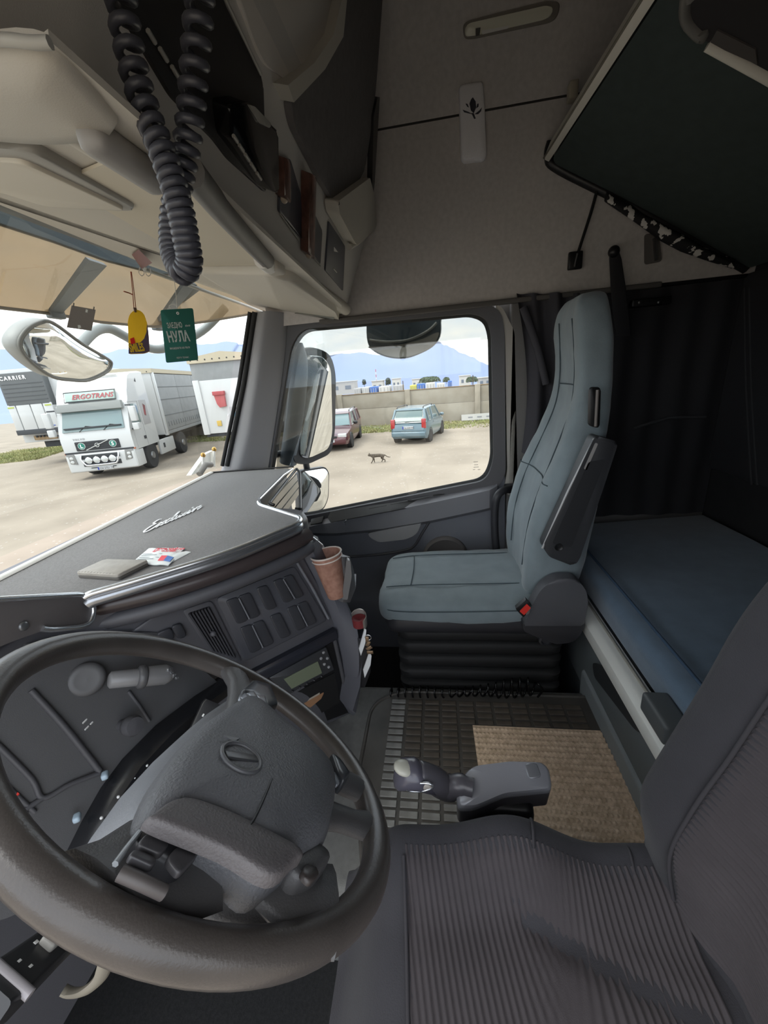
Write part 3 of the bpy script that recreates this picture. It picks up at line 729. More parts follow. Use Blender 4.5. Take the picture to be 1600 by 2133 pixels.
# visible side is the driver's (left) side of that truck
for s_ in (-1, 1):
    T('side_window', B().prism([V((-.38, s_*hw, 1.95)), V((-1.12, s_*hw, 1.90)), V((-1.10, s_*hw*.995, 2.62)), V((-.55, s_*hw*.995, 2.62))], (0, s_*.012, 0), .005), TGL)
    T('door_seam', B().tube([V((-.30, s_*(hw+.004), 1.0)), V((-.32, s_*(hw+.004), 2.7)), V((-1.2, s_*(hw+.004), 2.7)), V((-1.22, s_*(hw+.004), 1.0))], .008, 5), FG)
    T('side_panel', B().rbox((-1.65, s_*(hw+.002), 2.25), (.62, .012, .95), .004), FG)
    for z0, z1 in ((2.0, 2.55), (1.68, 1.95)):
        q = T('mirror', B().rbox((-.12, s_*(hw+.24), (z0+z1)/2), (.20, .22, z1-z0), .05, 3), TW)
        T('mirror_glass', B().rbox((-.225, s_*(hw+.24), (z0+z1)/2), (.01, .17, (z1-z0)*.85), .003), TGL, q)
    for z in (2.6, 1.72): T('mirror_arm', B().tube([V((-.25, s_*(hw-.02), z)), V((-.15, s_*(hw+.2), z))], .025, 6), RUB2)
    T('door_handle', B().rbox((-1.1, s_*(hw+.01), 1.30), (.20, .02, .12), .01), CHAS)
    T('roof_vent', B().prism([V((-1.15, s_*1.13, 3.45)), V((-1.60, s_*1.17, 3.42)), V((-1.62, s_*1.15, 3.68)), V((-1.3, s_*1.11, 3.68))], (0, s_*.09, 0), .02), RUB2)
    T('step_fairing', B().rbox((-.35, s_*1.16, .62), (.62, .18, .62), .04), TW)
    T('marker_lamp', B().rbox((-.06, s_*1.23, 1.02), (.10, .04, .06), .01), emat('amber lamp', (220, 130, 90), .4))
    T('skirt', B().rbox((-3.15, s_*1.17, .68), (1.65, .10, .62), .03), TW)
    T('skirt_step', B().rbox((-2.75, s_*1.225, .72), (.16, .02, .2), .0), CHAS)
    T('mudguard', B().tube([V((-1.35+math.cos(a)*.66, s_*1.05, .52+math.sin(a)*.66)) for a in [k*PI/8 for k in range(9)]], .05, 6, sq=(1, 3)), CHAS)
    for x in (-1.35, -5.0):
        o = T('wheel', B().lathe((x, s_*1.24-s_*.32, .52), (0, s_, 0), [(.30, 0), (.50, 0), (.525, .05), (.525, .27), (.50, .32), (.30, .32)], 28), TYRE)
        b = B(); b.lathe((x, s_*1.22, .52), (0, s_, 0), [(.32, .01), (.30, .0), (.27, -.05), (.16, -.03), (.14, .06), (.0001, .07)], 28)
        T('rim', b, RIM, o)
        for k in range(8): T('nut', B().lathe((x+math.cos(k*PI/4)*.2, s_*1.20, .52+math.sin(k*PI/4)*.2), (0, s_, 0), [(.02, 0), (.016, .03)], 6), CHROME, o)
T('door_emblem', B().prism([V((-1.55, hw+.01, 2.15)), V((-1.68, hw+.01, 2.10)), V((-1.80, hw+.01, 2.50)), V((-1.62, hw+.01, 2.58))], (0, .006, 0)), emat('dark emblem', (70, 64, 64), .6, rgb2=(190, 60, 70), vs=5))
T('chassis', B().rbox((-3.4, 0, .80), (5.2, .9, .35), .02), CHAS)
T('roof_lamp_bar', B().tube([V((-.95, -.9, 3.72)), V((-.95, .9, 3.72))], .025, 6), LAMP)
# its trailer: grey curtain sides, cream roof tarpaulin
def place(p, a): return V((p.x, p.y, GZ)), a
ts = thing('curtain_trailer', 'grey curtain-sided trailer with cream roof edge coupled behind the white tractor', 'trailer', fc-hx*3.4, ha)
def T2(name, b, m, parent=None, ang=30): return b.build(name, m, parent or ts, local=True, ang=ang)
Lt = 12.5
T2('bulkhead', B().rbox((0, 0, 2.55), (.12, 2.46, 2.85), .03), TW)
T2('corner_post', B().rbox((-.02, 1.20, 2.45), (.16, .14, 2.75), .03), TW); T2('corner_post', B().rbox((-.02, -1.20, 2.45), (.16, .14, 2.75), .03), TW)
for k in range(5):
    for s_ in (-1, 1):
        T2('curtain_panel', B().rbox((-.1-(k+.5)*2.45, s_*1.22, 2.52), (2.43, .05, 2.50), .02), TG)
for z in (1.95, 2.65, 3.2):
    T2('strap_line', B().rbox((-6.2, 1.25, z), (12.2, .015, .03), 0), emat('strap grey', (120, 126, 130), .8))
for k in range(36):
    T2('buckle', B().rbox((-.4-k*.32, 1.252, 1.55), (.07, .02, .22), .004), emat('buckle', (126, 132, 136), .6))
rf = T2('roof_tarpaulin', B().loft([[V((x, -1.26, 3.80)), V((x, -1.27, 3.98)), V((x, 0, 4.06)), V((x, 1.27, 3.98)), V((x, 1.26, 3.80))] for x in (.1, -.5, -3, -6, -9, -12.4)]), TARP)
for k in range(9): T2('eyelet', B().ell((.10, -1.1+k*.27, 3.86), (.02, .025, .025), nu=8, nv=6), CHAS, rf)
T2('load_bed', B().rbox((-6.2, 0, 1.18), (12.4, 2.45, .16), .01), TG)
T2('under_frame', B().rbox((-6.2, 0, .95), (12.0, 1.0, .32), .02), CHAS)
for x in (-8.2, -9.5, -10.8):
    for s_ in (-1, 1): T2('wheel', B().lathe((x, s_*1.22-s_*.34, .5), (0, s_, 0), [(.28, 0), (.48, 0), (.50, .05), (.50, .29), (.48, .34), (.28, .34), (.2, .25), (.001, .26)], 24), TYRE)
# --- second trailer, nearer, white bulkhead with red box
e = W(428, 905, x=14.3)
t3 = thing('box_trailer', 'white-fronted trailer with a red box and cream roof edge beside the pillar', 'trailer', (14.3, e.y, GZ), math.atan2(-.10, -1))
def T3(name, b, m, parent=None, ang=30): return b.build(name, m, parent or t3, local=True, ang=ang)
# local: x towards us, y to the left; left edge at y=0 going right (-y)... width 2.5
zt = W(412, 752, x=14.3).z-GZ; zb_ = W(418, 905, x=14.3).z-GZ
hh = zt-zb_
rot = t3.rotation_euler.z
# direction of the front face towards image right is world -y; in local axes that is +y (facing -x)
T3('bulkhead', B().rbox((0, 1.25, zb_+hh*.37), (.14, 2.44, hh*.74), .03), TW)
T3('upper_curtain', B().rbox((-.02, 1.25, zb_+hh*.86), (.14, 2.46, hh*.26), .03), TG)
T3('corner_post', B().rbox((.03, .12, zb_+hh*.37), (.18, .24, hh*.76), .04), TW)
T3('corner_post', B().rbox((.03, 2.38, zb_+hh*.37), (.18, .24, hh*.76), .04), TW)
rb = T3('red_box', B().prism([V((.08, .72, zb_+hh*.55)), V((.08, 1.12, zb_+hh*.55)), V((.08, 1.10, zb_+hh*.37)), V((.08, .86, zb_+hh*.36)), V((.08, .78, zb_+hh*.41))], (.10, 0, 0), .02), emat('faded red box', (214, 110, 112), .6))
T3('box_lid', B().rbox((.14, .92, zb_+hh*.555), (.16, .44, .14), .02), emat('red lid', (204, 96, 100), .6), rb)
T3('yellow_tag', B().rbox((.09, .68, zb_+hh*.14), (.03, .17, .2), .01), emat('yellow tag', (232, 196, 96), .6))
T3('hand_loop', B().tube([V((.10, 1.1, zb_+hh*.12)), V((.16, 1.1, zb_+hh*.14)), V((.16, 1.1, zb_+hh*.24)), V((.10, 1.1, zb_+hh*.26))], .02, 6), CHROME)
T3('connector_plate', B().rbox((.09, 1.5, zb_+hh*.22), (.03, .62, .72), .01), FG); T3('blue_label', B().rbox((.11, 1.36, zb_+hh*.25), (.01, .16, .13), 0), emat('sky label', (130, 190, 220), .5))
for k in range(3): T3('connector', B().lathe((.10, 1.34+k*.16, zb_+hh*.33), (1, 0, 0), [(.04, 0), (.04, .05), (.02, .06)], 10), CHAS)
rf = T3('roof_tarpaulin', B().loft([[V((x, -.02, zb_+hh*.97)), V((x, -.03, zb_+hh*1.04)), V((x, 1.25, zb_+hh*1.10)), V((x, 2.53, zb_+hh*1.04)), V((x, 2.52, zb_+hh*.97))] for x in (.12, -.5, -4, -8, -12.4)]), TARP)
for k in range(9): T3('eyelet', B().ell((.12, .12+k*.27, zb_+hh*1.01), (.02, .028, .028), nu=8, nv=6), CHAS, rf)
for s_, y in ((-1, .04), (1, 2.46)): T3('trailer_curtain', B().rbox((-6.2, y, zb_+hh*.5), (12.3, .06, hh*.96), .02), TG)
T3('load_bed', B().rbox((-6.2, 1.25, zb_-.05), (12.4, 2.4, .14), .01), CHAS)
for x in (-8.2, -9.5, -10.8):
    for y, s_ in ((.35, -1), (2.15, 1)): T3('wheel', B().lathe((x, y, .5), (0, s_, 0), [(.28, 0), (.48, 0), (.50, .05), (.50, .29), (.48, .34), (.28, .34), (.001, .3)], 20), TYRE)
for y in (.5, 2.0): T3('landing_leg', B().rbox((-2.2, y, zb_/2), (.14, .14, zb_), .01).rbox((-2.2, y, .02), (.3, .3, .04), .01), CHAS)
# --- refrigerated trailer at far left
e = W(146, 925, x=17.6)
t4 = thing('reefer_trailer', 'white refrigerated trailer with dark cooling unit at the left of the windscreen', 'trailer', (17.6, e.y, GZ), math.atan2(-.18, -1))
def T4(name, b, m, parent=None, ang=30): return b.build(name, m, parent or t4, local=True, ang=ang)
zt = W(60, 767, x=17.6).z-GZ; zb_ = W(60, 921, x=17.6).z-GZ; hh = zt-zb_
T4('box_body', B().rbox((-6.6, -1.28+.42, zb_+hh*.5), (13.2, 2.56, hh), .04), TW)
un = T4('cooling_unit', B().rbox((.14, -1.00, zb_+hh*.72), (.36, 2.10, hh*.46), .05, 3), emat('cooler grille', (112, 116, 118), .6))
for k in range(6): T4('grille_slat', B().rbox((.325, -1.0, zb_+hh*(.53+k*.055)), (.02, 1.9, .03), 0), emat('cooler slat', (96, 100, 104), .6), un)
text_mesh('unit_letters', 'CARRIER', .24, (.335, -1.92, zb_+hh*.86), (0, 1, 0), (0, 0, 1), WHITE, un, .004, local=True, spacing=1.35, bold=.006)['kind'] = 'stuff'
for k, (y0, y1) in enumerate(((-2.05, -1.68), (-1.66, -1.0), (-.98, -.42), (-.40, .05))):
    T4('unit_door', B().rbox((.14, (y0+y1)/2, zb_+hh*.355), (.38, y1-y0-.015, hh*.36), .03), TW)
for y in (-1.9, -.15): T4('lime_label', B().rbox((.335, y, zb_+hh*.50), (.01, .3, .06), 0), emat('lime label', (206, 222, 92), .5))
T4('oval_badge', B().ell((.34, -.22, zb_+hh*.22), (.01, .12, .03)), emat('blue badge', (90, 120, 200), .5))
T4('dark_sill', B().rbox((.14, -1.0, zb_+hh*.155), (.40, 2.15, hh*.07), .02), RUB2)
T4('coupling_plate', B().rbox((.04, -1.0, zb_+hh*.06), (.10, 1.1, .22), .02), emat('rusty plate', (190, 160, 120), .8, var=.3, vs=6))
for k in range(5): T4('coupling', B().lathe((.09, -1.35+k*.17, zb_+hh*.08), (1, 0, 0), [(.05, 0), (.05, .06), (.02, .07)], 10), CHAS)
T4('under_frame', B().rbox((-6.6, -.86, zb_-.15), (12.8, 1.0, .3), .02), CHAS)
for x in (-8.4, -9.7, -11.0):
    for y, s_ in ((-1.85, -1), (.1, 1)): T4('wheel', B().lathe((x, y, .5), (0, s_, 0), [(.28, 0), (.48, 0), (.50, .05), (.50, .29), (.48, .34), (.28, .34), (.001, .3)], 20), TYRE)
for y in (-1.5, -.2): T4('landing_leg', B().rbox((-2.2, y, zb_/2), (.14, .14, zb_), .01).rbox((-2.2, y, .02), (.3, .3, .04), .01), CHAS)
a = G(-40, 958); b_ = G(140, 938)
grass_strip('grass', 'strip of green grass below the refrigerated trailer', a, b_, -3.5, 3.5, 7000, .12)
# ================================================================= dashboard
FASC = plane((.663, .749, .06), (1.156, .405, .80))        # angled centre stack facing the driver
CLUS = plane((-.30, -.90, .34), (.66, .73, .64))           # instrument panel behind the wheel
DASHM = mat('dash plastic', (86, 86, 91), .42, bump=.18, bs=1100)
dash = thing('dashboard', 'dark grey angled dashboard with blank switches, vent and radio', 'dashboard', (1.0, .7, .02))
TZ = .862
plan = [V((.0, .80, 0)), V((.70, .80, 0)), V((1.10, .475, 0)), V((1.165, .435, 0)), V((1.27, .43, 0)), V((1.33, .50, 0)), V((1.36, .68, 0)), V((1.95, .76, 0)), V((2.05, 1.19, 0)), V((.0, 1.19, 0))]
B().prism([p+V((0, 0, .06)) for p in fillet(plan, [0, .05, .05, .05, .05, .05, .05, .05, 0, 0])], (0, 0, TZ-.06-.02), .015).build('body', DASHM, dash)
# fascia skin that carries the switches
plate('fascia_panel', [(262, 1318), (385, 1235), (618, 1142), (700, 1295), (735, 1478), (640, 1520), (470, 1480)], FASC, .012, DASHM, dash, r=.02, bev=.004)
# column at the driver side end of the stack, bulging towards the gangway
colm = B(); R_ = []
for (ul, vl, ur, vr, xr) in ((618, 1140, 662, 1118, 1.24), (650, 1205, 718, 1245, 1.22), (690, 1300, 742, 1300, 1.2), (705, 1370, 755, 1370, 1.18), (715, 1430, 750, 1430, 1.16), (722, 1482, 735, 1480, 1.15)):
    a = W(ul, vl, FASC); b_ = W(ur, vr, x=xr)
    R_.append([a, a.lerp(b_, .35)+V((-.02, -.025, 0)), a.lerp(b_, .75)+V((-.008, -.02, 0)), b_, b_+V((.08, .10, 0)), a+V((.08, .09, 0))])
colm.loft(R_).build('end_column', mat('end column plastic', (90, 91, 98), .45, bump=.15, bs=900), dash, ang=50)
B().tube([W(612, 1168, FASC)+V((-.012, -.014, 0)), W(645, 1222, FASC)+V((-.012, -.014, 0)), W(678, 1284, FASC)+V((-.012, -.014, 0))], .0045, 8).build('bead', mat('satin bead', (120, 122, 128), .3), dash)
B().tube([W(690, 1325, FASC)+V((-.012, -.014, 0)), W(705, 1390, FASC)+V((-.012, -.014, 0)), W(722, 1470, FASC)+V((-.012, -.014, 0))], .008, 8).build('bead', DARK, dash)
# under-tray band: two soft rolls
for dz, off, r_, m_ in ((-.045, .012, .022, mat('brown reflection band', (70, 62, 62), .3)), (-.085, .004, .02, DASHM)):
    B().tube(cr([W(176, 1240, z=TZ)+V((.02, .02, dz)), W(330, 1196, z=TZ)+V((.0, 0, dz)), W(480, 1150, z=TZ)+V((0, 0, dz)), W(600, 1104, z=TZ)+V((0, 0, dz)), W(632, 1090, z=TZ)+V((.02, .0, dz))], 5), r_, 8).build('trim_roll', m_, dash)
sp_ = plate('switch_panel', [(446, 1242), (608, 1176), (676, 1288), (508, 1372)], FASC, .004, mat('switch panel', (78, 79, 85), .4, bump=.1, bs=900), dash, r=.012, bev=.002, off=.012)
BTN = mat('blank switch', (62, 63, 68), .35); BAR = mat('switch bar', (128, 130, 136), .25)
quads = [((465, 1246), (515, 1228), (537, 1275), (489, 1294), 2), ((528, 1220), (550, 1213), (571, 1259), (549, 1266), 1), ((562, 1206), (602, 1191), (627, 1235), (586, 1251), 2),
         ((494, 1302), (542, 1285), (565, 1332), (517, 1355), 2), ((556, 1278), (577, 1270), (600, 1316), (579, 1325), 1), ((591, 1262), (632, 1246), (654, 1290), (612, 1309), 2),
         ((322, 1312), (352, 1300), (360, 1322), (332, 1334), 1), ((352, 1298), (372, 1291), (385, 1318), (366, 1324), 1)]
def L2(a, b, t): return (a[0]+(b[0]-a[0])*t, a[1]+(b[1]-a[1])*t)
for tl, tr, br, bl, n in quads:
    for k in range(n):
        a, b_ = k/n+(.02 if k else 0), (k+1)/n-(.02 if k+1 < n else 0)
        plate('blank_switch', [L2(tl, tr, a), L2(tl, tr, b_), L2(bl, br, b_), L2(bl, br, a)], FASC, .006, BTN, dash, r=.008, bev=.003, off=.015)
    if n == 2: B().tube([W(*L2(tl, tr, .5), FASC)+V((-.016, -.018, -.004)), W(*L2(bl, br, .5), FASC)+V((-.016, -.018, .004))], .0022, 6).build('switch_bar', BAR, dash)
# air vent
vt = plate('air_vent', [(376, 1266), (437, 1246), (500, 1372), (432, 1350)], FASC, .006, DASHM, dash, r=.01, bev=.003, off=.010)
plate('vent_opening', [(386, 1272), (432, 1257), (488, 1364), (438, 1346)], FASC, .002, BLACK, vt, r=.008, off=.0155)
for k in range(7):
    t = (k+.5)/7
    a = L2((388, 1272), (432, 1257), t); b_ = L2((438, 1348), (488, 1362), t)
    pa = W(*a, FASC); pb = W(*b_, FASC); nn = -FASC[0]
    B().prism([pa+nn*.014, pb+nn*.014, pb+nn*.024+V((-.003, .003, 0)), pa+nn*.024+V((-.003, .003, 0))], V((.0028, -.0025, 0))).build('slat', mat('vent slat', (70, 70, 75), .4), vt)
B().ell(W(437, 1310, FASC)-FASC[0]*.027, (.008, .008, .008)).build('vent_knob', DASHM, vt)
# shelf bar, radio, cubby
plate('shelf_bar', [(515, 1392), (690, 1302), (694, 1322), (528, 1412)], FASC, .022, mat('blue black bar', (40, 42, 50), .3), dash, r=.004, bev=.006, off=.008)
plate('radio_surround', [(545, 1412), (690, 1332), (725, 1478), (640, 1510)], FASC, .004, BLACK, dash, r=.006, off=.011)
rd = thing('radio', 'car radio with green-grey display above the papers cubby', 'radio', W(625, 1390, FASC))
plate('face', [(552, 1402), (670, 1340), (687, 1386), (592, 1436)], FASC, .012, mat('radio face', (58, 59, 62), .35), rd, r=.004, bev=.002, off=.016)
plate('display', [(582, 1404), (652, 1368), (661, 1392), (598, 1424)], FASC, .002, mat('radio display', (116, 124, 104), .15), rd, off=.0285)
for k in range(5):
    c = W(600+k*15, 1429-k*7.5, FASC)-FASC[0]*.03
    B().rbox(c, (.007, .007, .006), .002).build('preset_button', DARK2, rd)
for u, v in ((664, 1350), (659, 1362), (672, 1362), (666, 1374), (675, 1380)):
    B().lathe(W(u, v, FASC)-FASC[0]*.028, -FASC[0], [(.005, 0), (.005, .004), (.003, .005)], 10).build('button', mat('radio button', (150, 150, 152), .4), rd)
plate('cubby_opening', [(592, 1446), (692, 1396), (704, 1456), (646, 1490)], FASC, .003, mat('cubby dark', (16, 16, 17), .8), dash, off=.014)
pp = thing('papers', 'brown folded papers in the cubby under the radio', 'papers', W(648, 1455, FASC))
B().prism([W(625, 1462, FASC)-FASC[0]*.02, W(668, 1438, FASC)-FASC[0]*.02, W(662, 1448, FASC)-FASC[0]*.022, W(640, 1466, FASC)-FASC[0]*.022], (0, 0, .006)).build('sheet', mat('brown paper', (150, 112, 82), .9), pp)
B().prism([W(632, 1456, FASC)-FASC[0]*.019, W(660, 1440, FASC)-FASC[0]*.019, W(650, 1450, FASC)-FASC[0]*.02], (.004, 0, .01)).build('sheet', mat('dull paper', (170, 160, 146), .9), pp)

# instrument panel behind the wheel
cl_ = thing('instrument_panel', 'dark instrument panel behind the steering wheel', 'instrument panel', (.55, .74, .45))
plate('panel', [(-160, 1420), (20, 1345), (260, 1318), (330, 1318), (470, 1440), (330, 1530), (150, 1760), (40, 1900), (-160, 1960)], CLUS, .01, mat('panel skin', (80, 80, 82), .5, bump=.15, bs=900), cl_, r=.02)
nC = CLUS[0]
def onC(u, v, o=.01): return W(u, v, CLUS)+nC*o
B().tube(cr([onC(60, 1438, .012), onC(130, 1515, .014), onC(202, 1605, .014)], 5), .006, 8).build('panel_ridge', DARK, cl_)
B().tube(cr([onC(-20, 1540, .012), onC(60, 1620, .012), onC(85, 1660, .012), onC(140, 1632, .014), onC(202, 1608, .014)], 5), .005, 8).build('panel_ridge', DARK, cl_)
B().tube(cr([onC(-40, 1590, .012), onC(30, 1655, .012), onC(68, 1690, .012)], 5), .004, 8).build('panel_ridge', DARK, cl_)
B().tube(cr([onC(85, 1660, .012), onC(40, 1688, .012), onC(-30, 1725, .01)], 5), .005, 8).build('panel_ridge', DARK, cl_)
plate('gauge_face', [(-60, 1600), (0, 1625), (55, 1690), (20, 1720), (-60, 1750)], CLUS, .002, GLOSSB, cl_, off=.010)
B().tube([onC(20, 1662, .014), onC(33, 1650, .014)], .003, 6).build('needle', mat('needle red', (220, 60, 50), .5), cl_)
B().tube([onC(262, 1440, .012), onC(285, 1470, .012), onC(306, 1502, .012)], .004, 6).build('panel_ridge', DARK, cl_)
# gloss strip with switches along the lower edge
st = []
for (u, v, w_) in ((480, 1400, 16), (400, 1450, 22), (320, 1510, 28), (250, 1580, 30), (205, 1640, 34), (165, 1710, 40), (130, 1780, 46)):
    a = onC(u, v, .03); b_ = onC(u+w_*1.1, v+w_*.9, .05)
    st.append([a, a.lerp(b_, .5)+nC*.015, b_, b_-nC*.05, a-nC*.05])
B().loft(st).build('gloss_strip', mat('strip black', (30, 31, 34), .25), cl_, ang=50)
for u, v in ((205, 1612), (147, 1698)):
    B().rbox(onC(u, v, .03), (.016, .012, .012), .004, R=Rz(.6)).build('strip_clip', mat('bright clip', (170, 190, 205), .15), cl_)
for u, v in ((281, 1590), (255, 1615), (222, 1653), (187, 1695)):
    B().ell(onC(u, v, .052), (.003, .003, .003), nu=8, nv=6).build('pictogram', WHITE, cl_)
for u, v, s_ in ((172, 1502, .010), (186, 1506, .006), (176, 1516, .009)):
    B().rbox(onC(u, v, .011), (s_, .002, .003), .0, R=Rx(.3)).build('pictogram', WHITE, cl_)
ho = B().lathe(onC(250, 1510, .008), nC, [(.012, 0), (.010, .03), (.019, .035), (.021, .05), (.017, .062), (.0001, .064)], 20).build('pull_knob', DARK, cl_)
rng = B().lathe(onC(176, 1415, .01), nC+V((-.4, 0, .1)), [(.034, 0), (.034, .006), (.028, .012), (.02, .010), (.0001, .012)], 24).build('round_socket', mat('socket cover', (84, 84, 86), .45), cl_)
# 12 V charger plugged in
ch = thing('phone_charger', 'grey cylindrical charger plugged into the dashboard behind the wheel', 'charger', onC(215, 1418, .05))
ca = onC(204, 1418, .05); cb = onC(330, 1405, .075); cx = (cb-ca)
B().lathe(ca, cx, [(.012, 0), (.017, .004), (.018, cx.length*.40), (.018, cx.length*.42)], 18).build('barrel', mat('charger grey', (126, 126, 128), .35), ch)
B().lathe(ca+cx*.40, cx, [(.019, 0), (.024, .004), (.025, .014), (.021, .018)], 18).build('collar', mat('charger dark', (86, 86, 88), .35), ch)
B().lathe(ca+cx*.48, cx, [(.021, 0), (.022, cx.length*.35), (.016, cx.length*.46), (.006, cx.length*.5)], 18).build('tip', mat('charger silver', (150, 150, 152), .22, .4), ch)
for k in range(4): B().lathe(ca+cx*(.86+.03*k)+V((0, 0, .012-k*.008)), nC, [(.004, .012), (.003, .018)], 8).build('contact', CHROME, ch)

# ================================================================= tray on the dashboard
tray = thing('dashboard_tray', 'carpeted dashboard tray with chrome edging and embroidered script', 'tray', (1.0, .9, TZ))
TRP = [W(440, 985, z=.87), W(608, 975, z=.87), W(533, 1050, z=.87), W(640, 1083, z=.87), W(480, 1150, z=.87), W(330, 1196, z=.87), W(178, 1240, z=.87), V((.735, .775, .87)), V((.06, .80, .87)), V((.04, 1.03, .87)), W(0, 1205, z=.87)+V((-.4, -.01, 0)), W(0, 1205, z=.87), W(200, 1105, z=.87)]
out_t = fillet(TRP, [.01, .03, .05, .06, .1, .1, .04, .02, .02, .05, .05, .05, .05], 6)
B().prism([p-V((0, 0, .012)) for p in out_t], (0, 0, .012), .003).build('carpet_top', mat('tray carpet', (108, 105, 104), .95, var=.25, vs=220, bump=.5, bs=700, sheen=.3), tray)
fr_pts = fillet([W(608, 975, z=.87), W(533, 1050, z=.87), W(640, 1083, z=.87), W(480, 1150, z=.87), W(330, 1196, z=.87), W(178, 1240, z=.87), W(162, 1262, z=.85)], [0, .05, .06, .1, .1, .02, 0], 6)
fr_pts = fr_pts[3:-3]
B().tube(fr_pts, .0075, 8).build('chrome_moulding', CHROME, tray)
B().tube([p+V((-.001, -.001, -.018)) for p in fr_pts], .009, 8, sq=(1.3, .7)).build('lower_moulding', mat('satin moulding', (168, 170, 174), .25, .8), tray)
B().tube(fillet([W(608, 975, z=.87)+V((0, 0, .004)), W(533, 1050, z=.874), W(640, 1083, z=.874)], .05)[0:1]+[W(590, 990, z=.872), W(560, 1020, z=.872), W(540, 1040, z=.872)], .006, 8).build('inner_moulding', CHROME, tray)
B().tube(cr([W(0, 1205, z=.87)+V((-.45, -.03, 0)), W(0, 1205, z=.872), W(200, 1105, z=.872), W(440, 985, z=.872)], 6), .010, 8, sq=(.7, 1.3)).build('white_edge', WHITEP, tray)
B().tube([W(440, 984, z=.874), W(520, 978, z=.874), W(612, 972, z=.874)], .004, 6).build('far_edge', BLACK, tray)
# silver louvre panel in the notch beside the far end
lv = [W(612, 975, z=.865), W(545, 1045, z=.865)]
for k in range(3):
    dz = -.018-k*.034
    a = W(617, 980, z=.865)+V((0, 0, dz)); b_ = W(552, 1048, z=.865)+V((0, 0, dz))
    B().prism([a, b_, b_+V((0, 0, -.028)), a+V((0, 0, -.028))], V((.012, .01, 0)), .003).build('louvre', mat('silver louvre', (150, 148, 142), .3, .5), tray)
B().tube(fillet([W(560, 1050, z=.855), W(618, 976, z=.868), W(625, 985, z=.868), W(626, 1062, z=.83)], .02), .006, 8).build('louvre_frame', BLACK, tray)
# front block at the driver's end with its chrome frame and bolt
blk_pl = plane((0, -1, .08), (.5, .765, .83))
bk = plate('end_block', [(-140, 1262), (150, 1240), (172, 1250), (178, 1280), (168, 1300), (150, 1306), (80, 1312), (0, 1340), (-140, 1400)], blk_pl, .02, mat('block skin', (98, 94, 94), .5), tray, r=.012, bev=.004)
e_ = [W(u, v, blk_pl)+V((0, -.022, 0)) for u, v in ((-140, 1256), (0, 1247), (150, 1238), (170, 1246), (178, 1272), (170, 1297), (150, 1306), (80, 1312))]
B().tube(fillet(e_, .012), .0055, 8).build('block_moulding', CHROME, bk)
B().lathe(W(28, 1304, blk_pl)+V((0, -.02, 0)), (0, -1, 0), [(.0085, 0), (.0085, .003), (.006, .005), (.0001, .005)], 18).build('bolt', mat('bolt', (120, 122, 124), .3, .6), bk)
# embroidered script: hand-drawn strokes
S0 = W(298, 1111, z=.872); S1 = W(430, 1054, z=.872); SU = (W(374, 1073, z=.872)-W(363, 1087, z=.872))*1.4
def lt(pts, w):
    P = cr([S0+(S1-S0)*a+SU*h for a, h in pts], 6); N = len(P); L_, R2 = [], []
    for i, p in enumerate(P):
        t = (P[min(i+1, N-1)]-P[max(i-1, 0)]); t.z = 0; t.normalize(); n_ = V((-t.y, t.x, 0))
        ww = w*.72*(.45+.55*abs(t.dot(SU.normalized())))
        L_.append(p+n_*ww); R2.append(p-n_*ww)
    v = []; f = []
    for i in range(N): v += [L_[i], R2[i], L_[i]+V((0, 0, .0016)), R2[i]+V((0, 0, .0016))]
    for i in range(N-1):
        k = i*4; f += [(k+2, k+3, k+7, k+6), (k, k+2, k+6, k+4), (k+1, k+5, k+7, k+3)]
    return B().add(v, f).build('script_letter', mat('silver thread', (226, 226, 226), .4), tray)
for pts, w in (([(.14, .95), (.08, 1.05), (.03, .85), (.09, .62), (.03, .5), (-.01, .2), (.04, .0), (.12, .08), (.17, .3)], .0042),
               ([(.17, .3), (.20, .46), (.22, .25), (.245, .02), (.285, .12)], .003), ([(.275, .48), (.18, -.02)], .0028),
               ([(.362, .40), (.33, .47), (.295, .25), (.32, .0), (.37, .15)], .003), ([(.37, .15), (.42, .8), (.415, 1.02), (.39, .8), (.385, .2), (.41, .0), (.45, .2)], .003),
               ([(.45, .45), (.45, .1), (.475, .0), (.51, .2), (.525, .45), (.52, .1), (.54, .0), (.57, .15)], .003), ([(.57, .15), (.605, .48), (.60, .35), (.63, .12), (.60, .0), (.575, .06)], .003),
               ([(.63, .1), (.665, .45), (.66, .08), (.68, .0), (.71, .2)], .003), ([(.676, .66), (.682, .70), (.688, .74)], .004), ([(.71, .42), (.735, .45), (.745, .0), (.79, .45), (.81, .40)], .003), ([(.81, .2), (.86, .4), (.845, .48), (.82, .25), (.845, .0), (.90, .2)], .003)):
    lt(pts, w)
